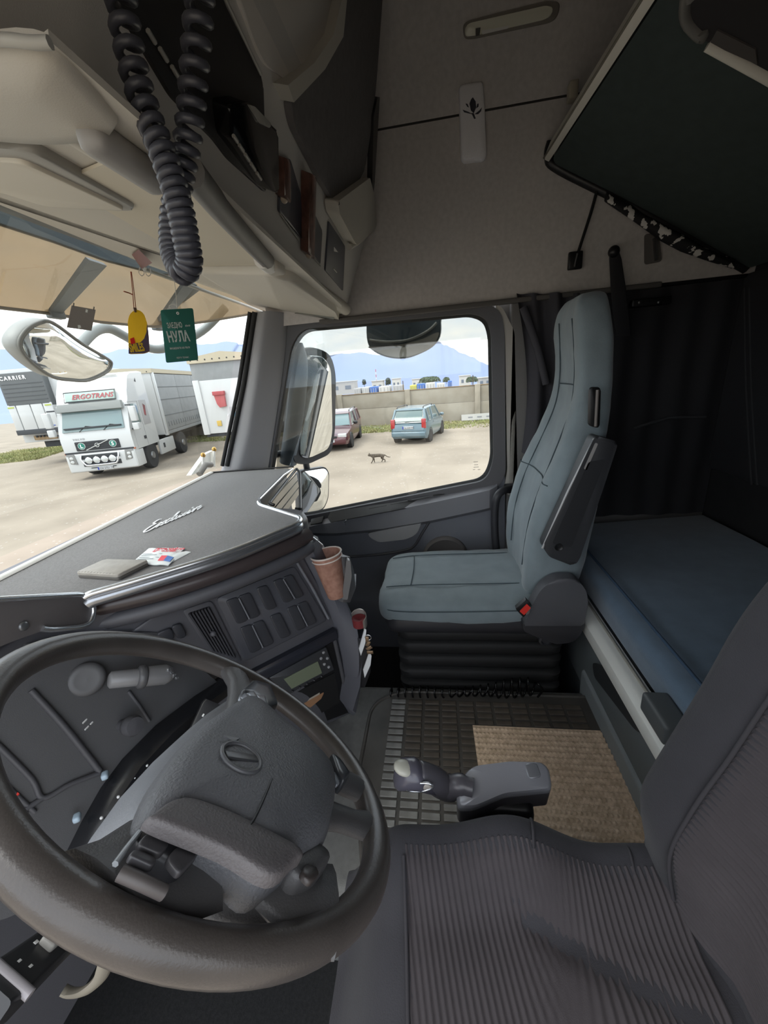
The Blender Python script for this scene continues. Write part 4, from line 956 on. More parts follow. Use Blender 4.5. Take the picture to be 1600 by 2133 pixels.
# wallet and sachets
wl_ = thing('wallet', 'grey-brown leather wallet lying on the dashboard tray', 'wallet', W(235, 1192, z=.87))
LEA = mat('wallet leather', (150, 144, 136), .5, var=.12, vs=60, bump=.2, bs=500)
wp = [W(162, 1203, z=.872), W(222, 1175, z=.872), W(312, 1177, z=.872), W(248, 1209, z=.872)]
B().prism(fillet(wp, .006), (0, 0, .006), .002).build('lower_flap', mat('wallet dark', (84, 80, 76), .6), wl_)
B().prism([p+V((0, 0, .007)) for p in fillet(wp, .006)], (0, 0, .007), .003).build('upper_flap', LEA, wl_)
a, b_ = wp[0], wp[3]
for k in range(12):
    q = a.lerp(b_, .08+k*.075)+V((.004, .004, .0144)); B().rbox(q, (.004, .0012, .0008), 0, R=Rz(-.5)).build('stitch', mat('stitch', (190, 186, 180), .7), wl_)
for nm, lb, px, dz in (('sachet', 'white paper sachet with red heading lying on the dashboard tray', ((272, 1174), (310, 1142), (384, 1141), (350, 1177)), .004), ('sachet', 'white paper sachet half hidden under the red-headed one', ((330, 1168), (345, 1147), (398, 1149), (352, 1173)), .0015)):
    s_ = thing(nm, lb, 'sachet', W(330, 1160, z=.87))
    pts = [W(u, v, z=.871+dz) for u, v in px]; cen = sum(pts, V())/4
    def fn(i, j, pts=pts): 
        p = pts[0].lerp(pts[3], i).lerp(pts[1].lerp(pts[2], i), j)
        return p+V((0, 0, .006*math.sin(i*PI)*math.sin(j*PI)+.001*math.sin(i*17)))
    bb = B().grid(fn, 10, 10); n0 = len(bb.v); bb.add([p-V((0, 0, .0015)) for p in bb.v], [f[::-1] for f in bb.f])
    bb.build('packet', mat('sachet paper', (224, 228, 228), .5), s_)
    if dz > .003:
        def q_(i0, i1, j0, j1, nm_, m_):
            P = [fn(i, j)+V((0, 0, .0012)) for i, j in ((i0, j0), (i1, j0), (i1, j1), (i0, j1))]; B().prism(P, (0, 0, .0006)).build(nm_, m_, s_)
        RDP = mat('red print', (222, 70, 84), .6); GRP = mat('grey print', (150, 156, 160), .6)
        X_ = (pts[2]-pts[1]); Y_ = pts[1]-pts[0]
        text_mesh('heading', 'ПОРЪЧАЙ НА', .0125, fn(.26, .80)+V((0, 0, .002)), X_, Y_, RDP, s_, .0003, bold=.0004)['kind'] = 'stuff'
        text_mesh('heading', 'ЕДНО КЛИК', .011, fn(.28, .64)+V((0, 0, .002)), X_, Y_, RDP, s_, .0003, bold=.0003)['kind'] = 'stuff'
        for k in range(4): q_(.08, .62-.1*(k % 2), .50-k*.10, .52-k*.10, 'print_line', GRP)
        q_(.66, .82, .16, .40, 'red_block', RDP); q_(.82, .97, .16, .40, 'blue_block', mat('blue print', (90, 130, 200), .6))
# ================================================================= steering wheel
WC = V((.4164, .279, .8498)); WN = V((.4845, -.5045, .7146)).normalized()
WP = (WN, WN.dot(WC))
def wp_(u, v, o=0.0): return W(u, v, (WN, WN.dot(WC)+o))
LEATH = mat('worn black leather', (76, 71, 68), .30, var=.22, vs=14, bump=.12, bs=500)
PAD = mat('airbag pad', (98, 99, 103), .45, bump=.5, bs=420)
sw = thing('steering_wheel', 'large four-spoke black steering wheel with buttons and emblem', 'steering wheel', WC-WN*.15)
ax = WN.cross(V((1, 0, 0))).normalized(); ay = WN.cross(ax)
RIMR = .2250
rim = B().tube([WC+ax*(math.cos(2*PI*k/96)*RIMR)+ay*(math.sin(2*PI*k/96)*RIMR) for k in range(96)], .0165, 16, closed=True, sq=(1.0, .95)).build('rim', LEATH, sw, ang=80)
# hub pad with depth behind it
hub_px = [(470, 1482), (520, 1462), (585, 1515), (668, 1585), (694, 1640), (686, 1712), (668, 1770), (610, 1812), (545, 1850), (480, 1815), (420, 1782), (330, 1738), (288, 1722), (300, 1660), (345, 1590), (405, 1530)]
def hub_ring(sc_, o, sh=0.0):
    P = cr([wp_(u, v, .02) for u, v in hub_px], 4, closed=True); c = sum(P, V())/len(P)
    return [c+(p-c)*sc_+WN*(o-.02)+V((0, 0, sh)) for p in P]
pad = B().loft([hub_ring(.80, -.05), hub_ring(.93, -.02), hub_ring(1.0, .012), hub_ring(.985, .026), hub_ring(.93, .036), hub_ring(.75, .044), hub_ring(.4, .049), hub_ring(.08, .050)]).build('airbag_pad', PAD, sw, ang=70)
B().tube(cr([wp_(594, 1541, .040), wp_(578, 1590, .046), wp_(556, 1648, .049), wp_(520, 1722, .045), wp_(462, 1785, .036)], 5), .0012, 6).build('pad_seam', BLACK, pad)
# browner lower section of the pad
lowp = [wp_(u, v, .034) for u, v in ((304, 1718), (363, 1684), (441, 1704), (519, 1740), (617, 1792), (602, 1816), (552, 1852), (451, 1797), (306, 1737))]
B().pillow(cr(lowp, 4, closed=True), WN*.012).build('lower_section', mat('lower pad brown', (94, 90, 91), .5, bump=.4, bs=420), pad)
em = B()
ec = wp_(503, 1577, .0495); er = .021
em.tube([ec+ax*(math.cos(2*PI*k/32)*er)+ay*(math.sin(2*PI*k/32)*er) for k in range(32)], .0024, 6, closed=True)
em = em.build('emblem', mat('emblem grey', (92, 93, 96), .35), pad)
up_ = (wp_(490, 1545, .049)-ec).normalized(); lf = WN.cross(up_)
B().rbox(ec, (.036, .010, .003), .001, R=frame(lf, up_)).build('emblem_bar', mat('emblem grey2', (64, 65, 68), .35), em)
q = ec+(wp_(486, 1550, .049)-ec).normalized()*er
B().prism([q, q+(wp_(478, 1545, .049)-wp_(486, 1550, .049)).normalized()*.012, q+(wp_(495, 1545, .049)-wp_(486, 1550, .049)).normalized()*.012], WN*.002).build('emblem_arrow', mat('emblem grey', (92, 93, 96), .35), em)
# spokes
SPK = mat('spoke plastic', (78, 77, 78), .4, bump=.2, bs=600)
def spoke(pts, ws, th=.014, name='spoke', m_=SPK):
    P = [wp_(u, v, o) for u, v, o in pts]; rings = []
    for i, p in enumerate(P):
        t = (P[min(i+1, len(P)-1)]-P[max(i-1, 0)]).normalized(); s_ = WN.cross(t).normalized(); n_ = t.cross(s_)
        w_ = ws[i]
        rings.append([p+s_*(w_*math.cos(a))+n_*(th*math.sin(a)) for a in [2*PI*k/12 for k in range(12)]])
    return B().loft(rings).build(name, m_, sw, ang=80)
spoke([(520, 1500, .012), (512, 1462, .008), (500, 1430, .002), (488, 1405, .0)], [.038, .030, .022, .026], .013)
spoke([(660, 1600, .012), (700, 1622, .008), (738, 1640, .002), (760, 1650, 0)], [.030, .024, .022, .028], .013)
spoke([(660, 1690, .0), (700, 1702, -.002), (740, 1716, 0), (768, 1722, 0)], [.024, .018, .018, .022], .012)
spoke([(400, 1780, .0), (320, 1810, .0), (262, 1836, 0), (225, 1868, 0)], [.050, .046, .038, .045], .013)
spoke([(560, 1800, .0), (610, 1850, .0), (650, 1872, 0), (690, 1890, 0)], [.045, .042, .036, .045], .013)
# lower bridge between the two lower spokes
B().tube(cr([wp_(400, 1830, -.01), wp_(470, 1868, -.01), wp_(540, 1888, -.01), wp_(600, 1870, -.008)], 5), .016, 10, sq=(1, 1.4)).build('lower_bridge', SPK, sw)
# button pods
pod = B().pillow(fillet([wp_(u, v, .006) for u, v in ((236, 1806), (292, 1730), (418, 1786), (345, 1866))], .012), WN*.022).build('button_pod', mat('pod black', (46, 46, 49), .35), sw)
for px in (((276, 1772), (300, 1744), (350, 1766), (328, 1794)), ((338, 1800), (364, 1772), (408, 1790), (366, 1836)), ((258, 1796), (272, 1780), (322, 1802), (310, 1820))):
    B().pillow(fillet([wp_(u, v, .0275) for u, v in px], .005), WN*.005).build('button', mat('button dark', (62, 61, 64), .4), pod)
B().tube([wp_(240, 1800, .026), wp_(264, 1767, .027), wp_(290, 1734, .026)], .0022, 6).build('pod_edge_trim', mat('pod trim', (150, 154, 158), .3, .3), pod)
B().tube(cr([wp_(250, 1818, .026), wp_(296, 1838, .027), wp_(342, 1860, .024)], 4), .0045, 10).build('pod_rocker', mat('rocker', (80, 75, 74), .5), pod)
pod2 = B().pillow(fillet([wp_(u, v, .006) for u, v in ((570, 1850), (600, 1812), (640, 1794), (672, 1822), (640, 1868), (596, 1880))], .01), WN*.022).build('button_pod', SPK, sw)
B().prism(fillet([wp_(u, v, .028) for u, v in ((618, 1826), (640, 1808), (664, 1826), (640, 1852))], .006), WN*.005, .003).build('button', mat('button brown', (62, 56, 54), .4), pod2)
pod3 = B().pillow(fillet([wp_(u, v, .012) for u, v in ((488, 1462), (515, 1436), (552, 1446), (568, 1490), (545, 1500))], .006), WN*.02).build('button_pod', mat('pod grey', (60, 62, 66), .3), sw)
for px in (((494, 1458), (508, 1446), (526, 1468), (518, 1476)), ((510, 1448), (526, 1442), (540, 1466), (528, 1470)), ((530, 1450), (550, 1452), (560, 1488), (542, 1478))):
    B().pillow(fillet([wp_(u, v, .032) for u, v in px], .004), WN*.004).build('button', mat('button silver', (140, 144, 150), .25, .3), pod3)
pod4 = B().pillow(fillet([wp_(u, v, .010) for u, v in ((676, 1592), (694, 1606), (716, 1640), (702, 1656), (690, 1640))], .005), WN*.02).build('button_pod', mat('pod grey', (60, 62, 66), .3), sw)
B().prism(fillet([wp_(u, v, .03) for u, v in ((686, 1608), (694, 1612), (706, 1636), (698, 1642))], .003), WN*.004, .002).build('button', mat('button silver', (140, 144, 150), .25, .3), pod4)
# column shroud behind the wheel
cs = thing('steering_column', 'grey steering column shroud behind the wheel hub', 'steering column', WC-WN*.14)
Hh = [wp_(u, v, -.012) for u, v in ((500, 1468), (440, 1508), (380, 1560), (330, 1625), (300, 1690), (300, 1760))]
Oo = [wp_(u, v, -.09) for u, v in ((470, 1462), (392, 1520), (318, 1588), (250, 1662), (190, 1745), (168, 1800))]
rings = []
for a, b_ in zip(Hh, Oo):
    m1 = a.lerp(b_, .5)+WN*.02
    rings.append([a, a.lerp(m1, .6)+WN*.004, m1, b_.lerp(m1, .4), b_, b_-WN*.02, a-WN*.05])
B().loft(rings).build('shroud', mat('shroud grey', (122, 123, 127), .45, bump=.3, bs=500), cs, ang=70)
# stalks
def stalk(name, label, a, b_, r0, r1, marks):
    s_ = thing(name, label, 'stalk', a); d = (b_-a); dn = d.normalized(); sd = dn.cross(WN).normalized(); n_ = sd.cross(dn)
    if n_.dot(CAM-a) < 0: n_ = -n_
    rings = []
    for t, k in ((0, .7), (.06, 1.0), (.5, 1.05), (.92, 1.15), (1.0, 1.0)):
        p = a+d*t; w_ = r0+(r1-r0)*t
        rings.append(fillet([p+sd*w_*k+n_*w_*.55*k, p-sd*w_*k+n_*w_*.55*k, p-sd*w_*k-n_*w_*.55*k, p+sd*w_*k-n_*w_*.55*k], w_*.25, 3))
    B().loft(rings).build('lever', mat('stalk black', (40, 40, 42), .35), s_, ang=50)
    for t, o, sz in marks:
        w_ = r0+(r1-r0)*t
        B().rbox(a+d*t+sd*w_*o+n_*(w_*.58), (sz, sz*.6, .002), .0004, R=frame(dn, sd)).build('pictogram', WHITE, s_)
    return s_, d, sd, n_
a = W(235, 1875, x=.37)+V((0, .03, -.02)); b_ = W(-30, 2090, x=.24)
s1, d, sd, n_ = stalk('wiper_stalk', 'black stalk with white pictograms below the left of the wheel', a, b_, .017, .021, ((.42, .3, .006), (.36, .1, .004), (.52, .0, .005), (.82, .3, .005), (.80, -.3, .005), (.66, .55, .006)))
B().rbox(a+d*.60+n_*.014, (.022, .018, .010), .003, R=frame(d, sd)).build('rocker', mat('stalk rocker', (150, 148, 144), .4), s1)
B().tube([a+d*.92+sd*.028+n_*.012, a+d*.92-sd*.028+n_*.012], .005, 8).build('grip_ring', mat('stalk ring', (150, 146, 150), .25), s1)
a = W(330, 1575, CLUS)+nC*.10; b_ = W(385, 1462, CLUS)+nC*.12
stalk('indicator_stalk', 'glossy black stalk rising behind the wheel hub', a, b_, .016, .020, ((.70, .35, .004), (.70, -.1, .004), (.74, -.4, .006), (.2, .2, .008)))
# ignition key ring hanging under the column
kr = thing('column_lever', 'pale curved adjusting lever under the steering column', 'lever', W(155, 2050, x=.36))
B().tube(cr([W(222, 2000, x=.38), W(210, 2035, x=.37), W(180, 2062, x=.36), W(150, 2068, x=.36), W(132, 2062, x=.36)], 5), .010, 10, sq=(1.2, .6)).build('lever', mat('lever beige', (128, 122, 110), .5), kr)
# pedals
for k, (u, v, lb) in enumerate(((60, 1900, 'dark pedal arm in the footwell left of the column'), (105, 1930, 'dark pedal arm in the footwell nearest the column'))):
    pd = thing('pedal', lb, 'pedal', W(u, v+60, x=.5))
    p0 = W(u+25, v-60, x=.5); p1 = W(u-5, v+40, x=.5)
    B().tube([p0, p1], .010, 8).build('arm', mat('pedal steel', (92, 96, 100), .4, .4), pd); B().rbox(p1, (.06, .02, .09), .008).build('pad', RUBBER, pd)
# ================================================================= floor mat, rug
mt_ = thing('rubber_mat', 'dark rubber floor mat with raised brick-like treads on the tunnel', 'floor mat', (1.05, -.1, 0))
RM = mat('rubber mat', (70, 68, 66), .5, rgb2=(88, 84, 80), vs=9)
mpl = [V((1.375, -.535, 0)), V((1.375, .20, 0)), V((1.30, .305, 0)), V((.98, .305, 0)), V((.72, .235, 0)), V((.72, -.535, 0))]
B().prism(fillet(mpl, [.01, .09, .09, .05, .02, .01], 6), (0, 0, .006)).build('base_sheet', RM, mt_)
lip = fillet(mpl, [.01, .09, .09, .05, .02, .01], 6)
B().tube([p+V((0, 0, .005)) for p in lip], .007, 8, closed=True).build('raised_lip', RM, mt_)
tb = None; TRD = mat('worn tread', (150, 150, 148), .4, rgb2=(104, 102, 99), vs=12)
def inside(x, y): return .74 < x < 1.345 and -.52 < y < (.28 if x > .98 else .21+(x-.72)*.25)
k = 0
yy = .262
row = 0
while yy > -.52:
    xx = .75+(.0)
    while xx < 1.35:
        if inside(xx-.012, yy+.03) and inside(xx+.012, yy-.03) and not (xx > 1.28 and yy > .2) and k < 296 and not (xx < 1.2 and -.52 < yy < -.10 and xx > .8 and yy < -.13):
            if tb is None:
                tb = B().rbox((0, 0, .0025), (.020, .056, .005), .0024, 2).build('tread_block', TRD, mt_, local=True); o = tb
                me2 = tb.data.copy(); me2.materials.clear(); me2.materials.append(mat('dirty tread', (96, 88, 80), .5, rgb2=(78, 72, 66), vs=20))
            else:
                o = tb.copy(); col.objects.link(o); o.parent = mt_
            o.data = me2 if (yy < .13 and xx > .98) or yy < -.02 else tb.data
            o.location = V((xx, yy, .005))-mt_.location; k += 1
        xx += .0285
    yy -= .0665; row += 1
rug = thing('rug', 'tan woven rug lying on the rubber mat before the bunk', 'rug', (1.08, -.32, .012))
RGM = mat('tan sisal', (236, 212, 188), .95, rgb2=(200, 176, 150), vs=45, bump=.4, bs=300)
rp_ = [W(985, 1515, z=.012), W(1250, 1508, z=.012), W(1352, 1705, z=.012), W(1352, 1705, z=.012)+V((-.25, 0, 0)), W(1010, 1640, z=.012)+V((-.3, .0, 0)), W(1005, 1600, z=.012)]
rx1, ry0, ry1 = rp_[0].x+.005, rp_[0].y, -.528
def rugz(x, y): return .0135+.0022*math.sin(x/.0105*PI*1.0)+.0018*math.sin(y/.007*PI+math.floor(x/.0105)*PI)
nx, ny = 150, 150
bb = B().grid(lambda s, t: V((rx1-.47*(1-t) if False else .78+(rx1-.78)*t+.018*s*0, ry0-.012*(1-t)+(ry1-ry0)*s, rugz(.78+(rx1-.78)*t, ry0+(ry1-ry0)*s))), ny, nx)
bb.build('weave', RGM, rug, ang=180)['kind'] = 'stuff'
B().prism([V((.775, ry0-.012, .0125)), V((.775, ry1, .0125)), V((rx1+.004, ry1, .0125)), V((rx1+.004, ry0, .0125))], (0, 0, -.004)).build('backing', RGM, rug)
# black coiled air hose in front of the seat base
ah = thing('air_hose', 'glossy black coiled air hose lying along the seat base', 'hose', W(960, 1470, x=1.40))
P = []
N = 19; pa = W(812, 1447, x=1.362); pb = W(1112, 1430, x=1.362)
for i in range(N*14+1):
    t = i/(N*14); a = 2*PI*i/14; r_ = .027*(1+.35*math.sin(t*9))*(1.25 if t > .75 else 1)
    c = pa.lerp(pb, t)+V((0, 0, -.006*math.sin(t*PI)))
    P.append(c+V((math.cos(a)*.017, -.008*math.cos(a), abs(r_)*math.sin(a))))
B().tube(P, .0042, 6).build('coil', GLOSSB, ah, ang=80)
B().tube(cr([P[-1], W(1122, 1425, x=1.36), W(1130, 1438, x=1.36), W(1120, 1452, x=1.36)], 5), .0042, 6).build('tail', GLOSSB, ah)

# ================================================================= passenger seat
TEALF = mat('teal seat cover', (124, 136, 141), .85, var=.10, vs=14, bump=.35, bs=420, sheen=.25)
TEALP = mat('teal seat insert', (128, 146, 150), .85, var=.10, vs=14, bump=.5, bs=260, sheen=.25)
TEALD = mat('teal seat side', (100, 116, 124), .85, var=.12, vs=12, bump=.35, bs=420, sheen=.25)
STM = mat('seam thread', (64, 76, 82), .9)
ps = thing('passenger_seat', 'teal-covered passenger seat with folded armrest on a black bellows base', 'seat', (1.67, -.1, -.30))
SX = 1.665
# bellows base
def rr_(cx, cy, z, sx, sy, r, n=5): return fillet([V((cx-sx, cy-sy, z)), V((cx+sx, cy-sy, z)), V((cx+sx, cy+sy, z)), V((cx-sx, cy+sy, z))], r, n)
by0, by1 = -.13, .33
for k in range(5):
    z0 = .265-k*.066; s0 = .0 if k < 3 else -.004
    B().loft([rr_(SX, by0, z0, .220-s0, by1-.006, .05), rr_(SX, by0, z0-.012, .230-s0, by1+.004, .05), rr_(SX, by0, z0-.046, .225-s0, by1, .05), rr_(SX, by0, z0-.064, .210-s0, by1-.014, .05)]).build('bellows_fold', RUBBER, ps, ang=50)
B().rbox((SX, by0, -.22), (.46, .64, .22), .02).build('floor_base', BLACK, ps)
B().loft([rr_(SX, -.12, .255, .225, .33, .06), rr_(SX, -.12, .265, .245, .36, .06), rr_(SX, -.13, .30, .255, .375, .06), rr_(SX, -.13, .325, .25, .36, .06)]).build('seat_pan', DARK2, ps, ang=50)
B().lathe(W(1133, 1326, x=1.405)+V((.03, 0, 0)), (-1, 0, 0), [(.024, 0), (.024, .055), (.016, .058), (.014, .05), (.0001, .05)], 22).build('pan_knob', DARK2, ps)
# cushion: superelliptic rings from front to back
def sect(y, z, hw_, up_, dn, n=28, e=.55, dx=0.0, crown=.0):
    pts = []
    for k in range(n):
        a = 2*PI*k/n; c, s_ = math.cos(a), math.sin(a)
        x = math.copysign(abs(c)**e, c)*hw_; zz = math.copysign(abs(s_)**e, s_)
        zz = zz*up_ if zz > 0 else zz*dn
        pts.append(V((SX+dx+x, y, z+zz)))
    return pts
cu = [(.275, .345, .15, .02, .02), (.268, .345, .21, .05, .045), (.235, .345, .242, .068, .06), (.16, .348, .252, .074, .065), (.02, .348, .258, .074, .065), (-.12, .348, .260, .074, .065), (-.26, .352, .258, .074, .065), (-.36, .36, .25, .074, .065), (-.40, .36, .2, .05, .05)]
cush = B().loft([sect(*c) for c in cu]).build('cushion', TEALF, ps, ang=180)
sb = cush.modifiers.new('s', 'SUBSURF'); sb.levels = 1; sb.render_levels = 2
def top(x, y): return V((x, y, .482))
def seam(pts, nm='seam', r=.0022, par=None, m_=STM): return B().tube(cr([V(p) for p in pts], 5), r, 6).build(nm, m_, par or ps)
seam([(SX-.135, .24, .412), (SX-.14, .10, .4235), (SX-.14, -.30, .4275)], par=cush)
seam([(SX+.135, .24, .412), (SX+.14, .10, .4235), (SX+.14, -.30, .4275)], par=cush)
seam([(SX-.135, .135, .423), (SX, .13, .424), (SX+.135, .135, .423)], par=cush)
seam([(SX-.20, .258, .365), (SX-.247, .20, .368), (SX-.258, .0, .370), (SX-.260, -.34, .38)], par=cush)
# seat back: rings stacked upward
def bsect(z, yf, th, hw_, bol, n=32):
    """horizontal section: front face at y=yf in the middle, side bolsters reaching forward by bol"""
    pts = []
    prof = [(-1, -.75), (-1.0, -.30), (-.97, .35), (-.86, .85), (-.70, .95), (-.56, .55), (-.45, .15), (-.2, 0), (0, 0), (.2, 0), (.45, .15), (.56, .55), (.70, .95), (.86, .85), (.97, .35), (1.0, -.30), (1, -.75)]
    for px_, f in prof:
        y = yf+bol*max(f, 0) if f >= 0 else yf+f*th*.9
        pts.append(V((SX+px_*hw_, y, z)))
    pts += [V((SX+hw_*.9, yf-th, z)), V((SX+hw_*.4, yf-th*1.06, z)), V((SX-hw_*.4, yf-th*1.06, z)), V((SX-hw_*.9, yf-th, z))]
    return pts
bk_ = [(.345, -.335, .15, .19, .01), (.39, -.328, .17, .205, .015), (.47, -.318, .19, .235, .02), (.55, -.325, .20, .248, .025), (.65, -.333, .20, .252, .028), (.75, -.355, .19, .250, .03), (.84, -.383, .17, .245, .03), (.93, -.417, .14, .225, .026), (1.02, -.448, .115, .20, .02), (1.12, -.475, .10, .18, .016), (1.22, -.475, .10, .165, .013), (1.32, -.465, .10, .155, .012), (1.39, -.455, .10, .143, .010), (1.435, -.462, .09, .115, .006), (1.455, -.48, .06, .075, .0)]
back = B().loft([bsect(*b) for b in bk_]).build('backrest', TEALF, ps, ang=180)
sb = back.modifiers.new('s', 'SUBSURF'); sb.levels = 1; sb.render_levels = 2
def bf(z, fx, o=.003):   # a point on the backrest front
    import bisect
    zs = [b[0] for b in bk_]; i = max(0, min(len(zs)-2, bisect.bisect(zs, z)-1)); t = (z-zs[i])/(zs[i+1]-zs[i])
    yf, th, hw_, bo = [bk_[i][j]+(bk_[i+1][j]-bk_[i][j])*t for j in (1, 2, 3, 4)]
    prof = [(-1.0, -.30), (-.97, .35), (-.86, .85), (-.70, .95), (-.56, .55), (-.45, .15), (-.2, 0), (0, 0), (.2, 0), (.45, .15), (.56, .55), (.70, .95), (.86, .85), (.97, .35), (1.0, -.3)]
    f = 0
    for a, b_ in zip(prof, prof[1:]):
        if a[0] <= fx <= b_[0]: f = a[1]+(b_[1]-a[1])*(fx-a[0])/(b_[0]-a[0]) if b_[0] > a[0] else a[1]
    return V((SX+fx*hw_, yf+bo*max(f, 0)+o, z))
for fx in (-.5, .5): seam([bf(z, fx, .002) for z in (.50, .6, .7, .8, .9, 1.0, 1.1, 1.2, 1.3, 1.38)], par=back)
seam([bf(1.17, fx, .003) for fx in (-.48, -.2, 0, .2, .48)], par=back)
seam([bf(.85, fx, .003) for fx in (-.9, -.75, -.5, -.25, 0, .25, .5, .75, .9)], par=back)
wt = bpy.data.textures.new('cover wrinkles', 'CLOUDS'); wt.noise_scale = .11; wt.noise_depth = 2
for o_, st_ in ((back, .014), (cush, .012)):
    md = o_.modifiers.new('w', 'DISPLACE'); md.texture = wt; md.strength = st_; md.mid_level = .5; md.texture_coords = 'LOCAL'
# belt slot trim on the side of the backrest
bs_ = plate('belt_slot', [(1226, 806), (1250, 806), (1247, 892), (1224, 886)], plane((1, 0, 0), (SX-.225, 0, 0)), .008, BLACK, ps, r=.012, bev=.003)
B().tube([W(1245, 812, x=SX-.235), W(1241, 888, x=SX-.235)], .005, 8).build('slot_rim', mat('slot rim', (112, 106, 102), .35), bs_)
# folded-up armrest
arm_pl = plane((1, 0, 0), (SX-.317, 0, 0))
ar = plate('armrest', [(1131, 1140), (1236, 916), (1244, 908), (1288, 920), (1284, 936), (1208, 1164), (1196, 1180), (1144, 1160)], arm_pl, .055, mat('armrest black', (48, 49, 52), .45, bump=.3, bs=500), ps, r=.014, bev=.010, off=-.055)
plate('armrest_inlay', [(1150, 1132), (1226, 962), (1262, 956), (1190, 1140)], arm_pl, .004, mat('armrest inlay', (38, 39, 42), .5), ar, r=.008, off=-.003)
B().tube([W(1130, 1142, x=SX-.310), W(1182, 1026, x=SX-.312), W(1238, 914, x=SX-.310)], .004, 8).build('armrest_edge', mat('armrest edge', (170, 170, 170), .25), ar)
B().lathe(W(1164, 1139, x=SX-.316), (-1, 0, 0), [(.014, 0), (.013, .004), (.011, .002), (.0001, .003)], 18).build('armrest_cap', BLACK, ar)
plate('armrest_slot', [(1216, 976), (1240, 922), (1246, 924), (1222, 980)], arm_pl, .004, mat('slot grey', (150, 148, 146), .35), ar, r=.004, off=-.003)
# recliner cover and buckle
rc_pl = plane((1, 0, 0), (SX-.302, 0, 0))
rc = plate('recliner_cover', [(1092, 1304), (1108, 1262), (1128, 1226), (1158, 1206), (1200, 1206), (1222, 1228), (1226, 1260), (1216, 1304)], rc_pl, .05, mat('recliner plastic', (84, 84, 88), .45, bump=.2, bs=800), ps, r=[.003, .02, .03, .03, .02, .03, .03, .01], bev=.008, off=-.05)
plate('recliner_skirt', [(1090, 1300), (1222, 1300), (1212, 1326), (1196, 1342), (1160, 1346), (1092, 1320)], rc_pl, .035, DARK2, ps, r=.012, bev=.004, off=-.045)
bkl = plate('belt_buckle', [(1072, 1262), (1094, 1243), (1106, 1256), (1088, 1280)], plane((1, 0, 0), (SX-.30, 0, 0)), .02, BLACK, ps, r=.004, bev=.003)
plate('release_button', [(1080, 1266), (1095, 1251), (1103, 1259), (1089, 1274)], plane((1, 0, 0), (SX-.30, 0, 0)), .004, mat('buckle red', (224, 58, 50), .4), bkl, r=.003, off=.019)
plate('buckle_slot', [(1096, 1262), (1103, 1257), (1100, 1270), (1092, 1275)], plane((1, 0, 0), (SX-.30, 0, 0)), .003, CHROME, bkl, off=.0195)
# stalk buckle on the wall side
sl = thing('belt_anchor', 'black seat belt anchor on the trim beside the passenger seat', 'anchor', W(1110, 885, x=2.06))
B().rbox(W(1112, 878, x=2.06), (.05, .05, .10), .012).build('housing', BLACK, sl); B().tube([W(1116, 862, x=2.05), W(1120, 872, x=2.03)], .006, 6).build('bolt', CHROME, sl)

# ================================================================= driver's seat
ds = thing('driver_seat', 'dark driver seat with ribbed cover in the foreground', 'seat', (.38, -.1, -.30))
DSF = mat('dark seat cover', (46, 45, 50), .85, var=.08, vs=20, bump=.3, bs=500, sheen=.08)
RIBM = mat('ribbed seat fabric', (58, 53, 56), .85, var=.08, vs=30, bump=.2, bs=600, sheen=.08)
DX0, DX1 = .02, .655
def sm(a, b, x):
    t = max(0, min(1, (x-a)/(b-a))); return t*t*(3-2*t)
def cush_z(x, y):
    c = .415
    far = sm(.46, .565, x)*.045 - sm(.57, .655, x)**2*.22
    near = sm(.16, .05, x)*.04 - sm(.04, -.02, x)*.2
    frn = -sm(.06, .215, y)**2*.16
    hump = .046*math.exp(-((y+.10)/.085)**2)*sm(.48, .56, x)
    dip = -.012*math.exp(-((y+.24)/.06)**2)*sm(.4, .55, x)
    mid = -.015*math.exp(-((x-.32)/.14)**2)
    return c+far+near+frn+hump+dip+mid
def dsc(s, t): 
    x = DX0+(DX1-DX0)*s; y = .215-.62*t; return V((x, y, cush_z(x, y)))
g = B().grid(dsc, 60, 50)
# skirt
edge_i = [i for i in range(61)] + [j*61+60 for j in range(1, 51)] + [50*61+i for i in range(59, -1, -1)] + [j*61 for j in range(49, 0, -1)]
ring_t = [g.v[i] for i in edge_i]
g.loft([[V((p.x, p.y, p.z)) for p in ring_t], [V((p.x, p.y, .16)) for p in ring_t]], caps=False)
cu_ = g.build('cushion', DSF, ds, ang=180)
# ribbed panel on the cushion: real ribs
FA = W(1048, 1886, z=.42); FA.z = 0; FD = W(1370, 2064, z=.42); FD.z = 0; FD = (FD-FA).normalized()
def ribs_c(s, t):
    xa = .02+.535*s
    fan = .05*(1-s)
    y = .085-fan-.43*t
    z = cush_z(xa, y)
    ph = (y-(.2+.45*sm(-.08, -.26, y))*(xa-.5)) / .0100
    q_ = V((xa, y, 0))-FA; dl = abs(q_.x*FD.y-q_.y*FD.x); al = q_.dot(FD)
    fold = .012*math.exp(-(dl/.012)**2)*sm(-.02, .05, al)
    return V((xa, y, z+.006*min(1, 12*s, 12*(1-s), 12*t+.2)+.0022*math.sin(ph*2*PI)-fold))
B().grid(ribs_c, 30, 420).build('ribbed_panel', RIBM, cu_, ang=180)
seam([(.02+.535*s, .088-.05*(1-s), cush_z(.02+.535*s, .088-.05*(1-s))+.005) for s in (0, .2, .4, .6, .8, .97)], r=.003, par=cu_, m_=mat('dark seam', (52, 50, 54), .9))
for y0 in (-.125, -.285):
    seam([(x, y0-.02*math.sin((x-.5)*8), cush_z(x, y0)+.0015) for x in (.545, .58, .61, .63)], r=.0025, par=cu_, m_=mat('dark seam', (52, 50, 54), .9))
seam([(.63, .17-.55*t, cush_z(.63, .17-.55*t)+.001) for t in (0, .2, .4, .6, .8)], r=.0016, par=cu_, m_=mat('dark seam', (52, 50, 54), .9))
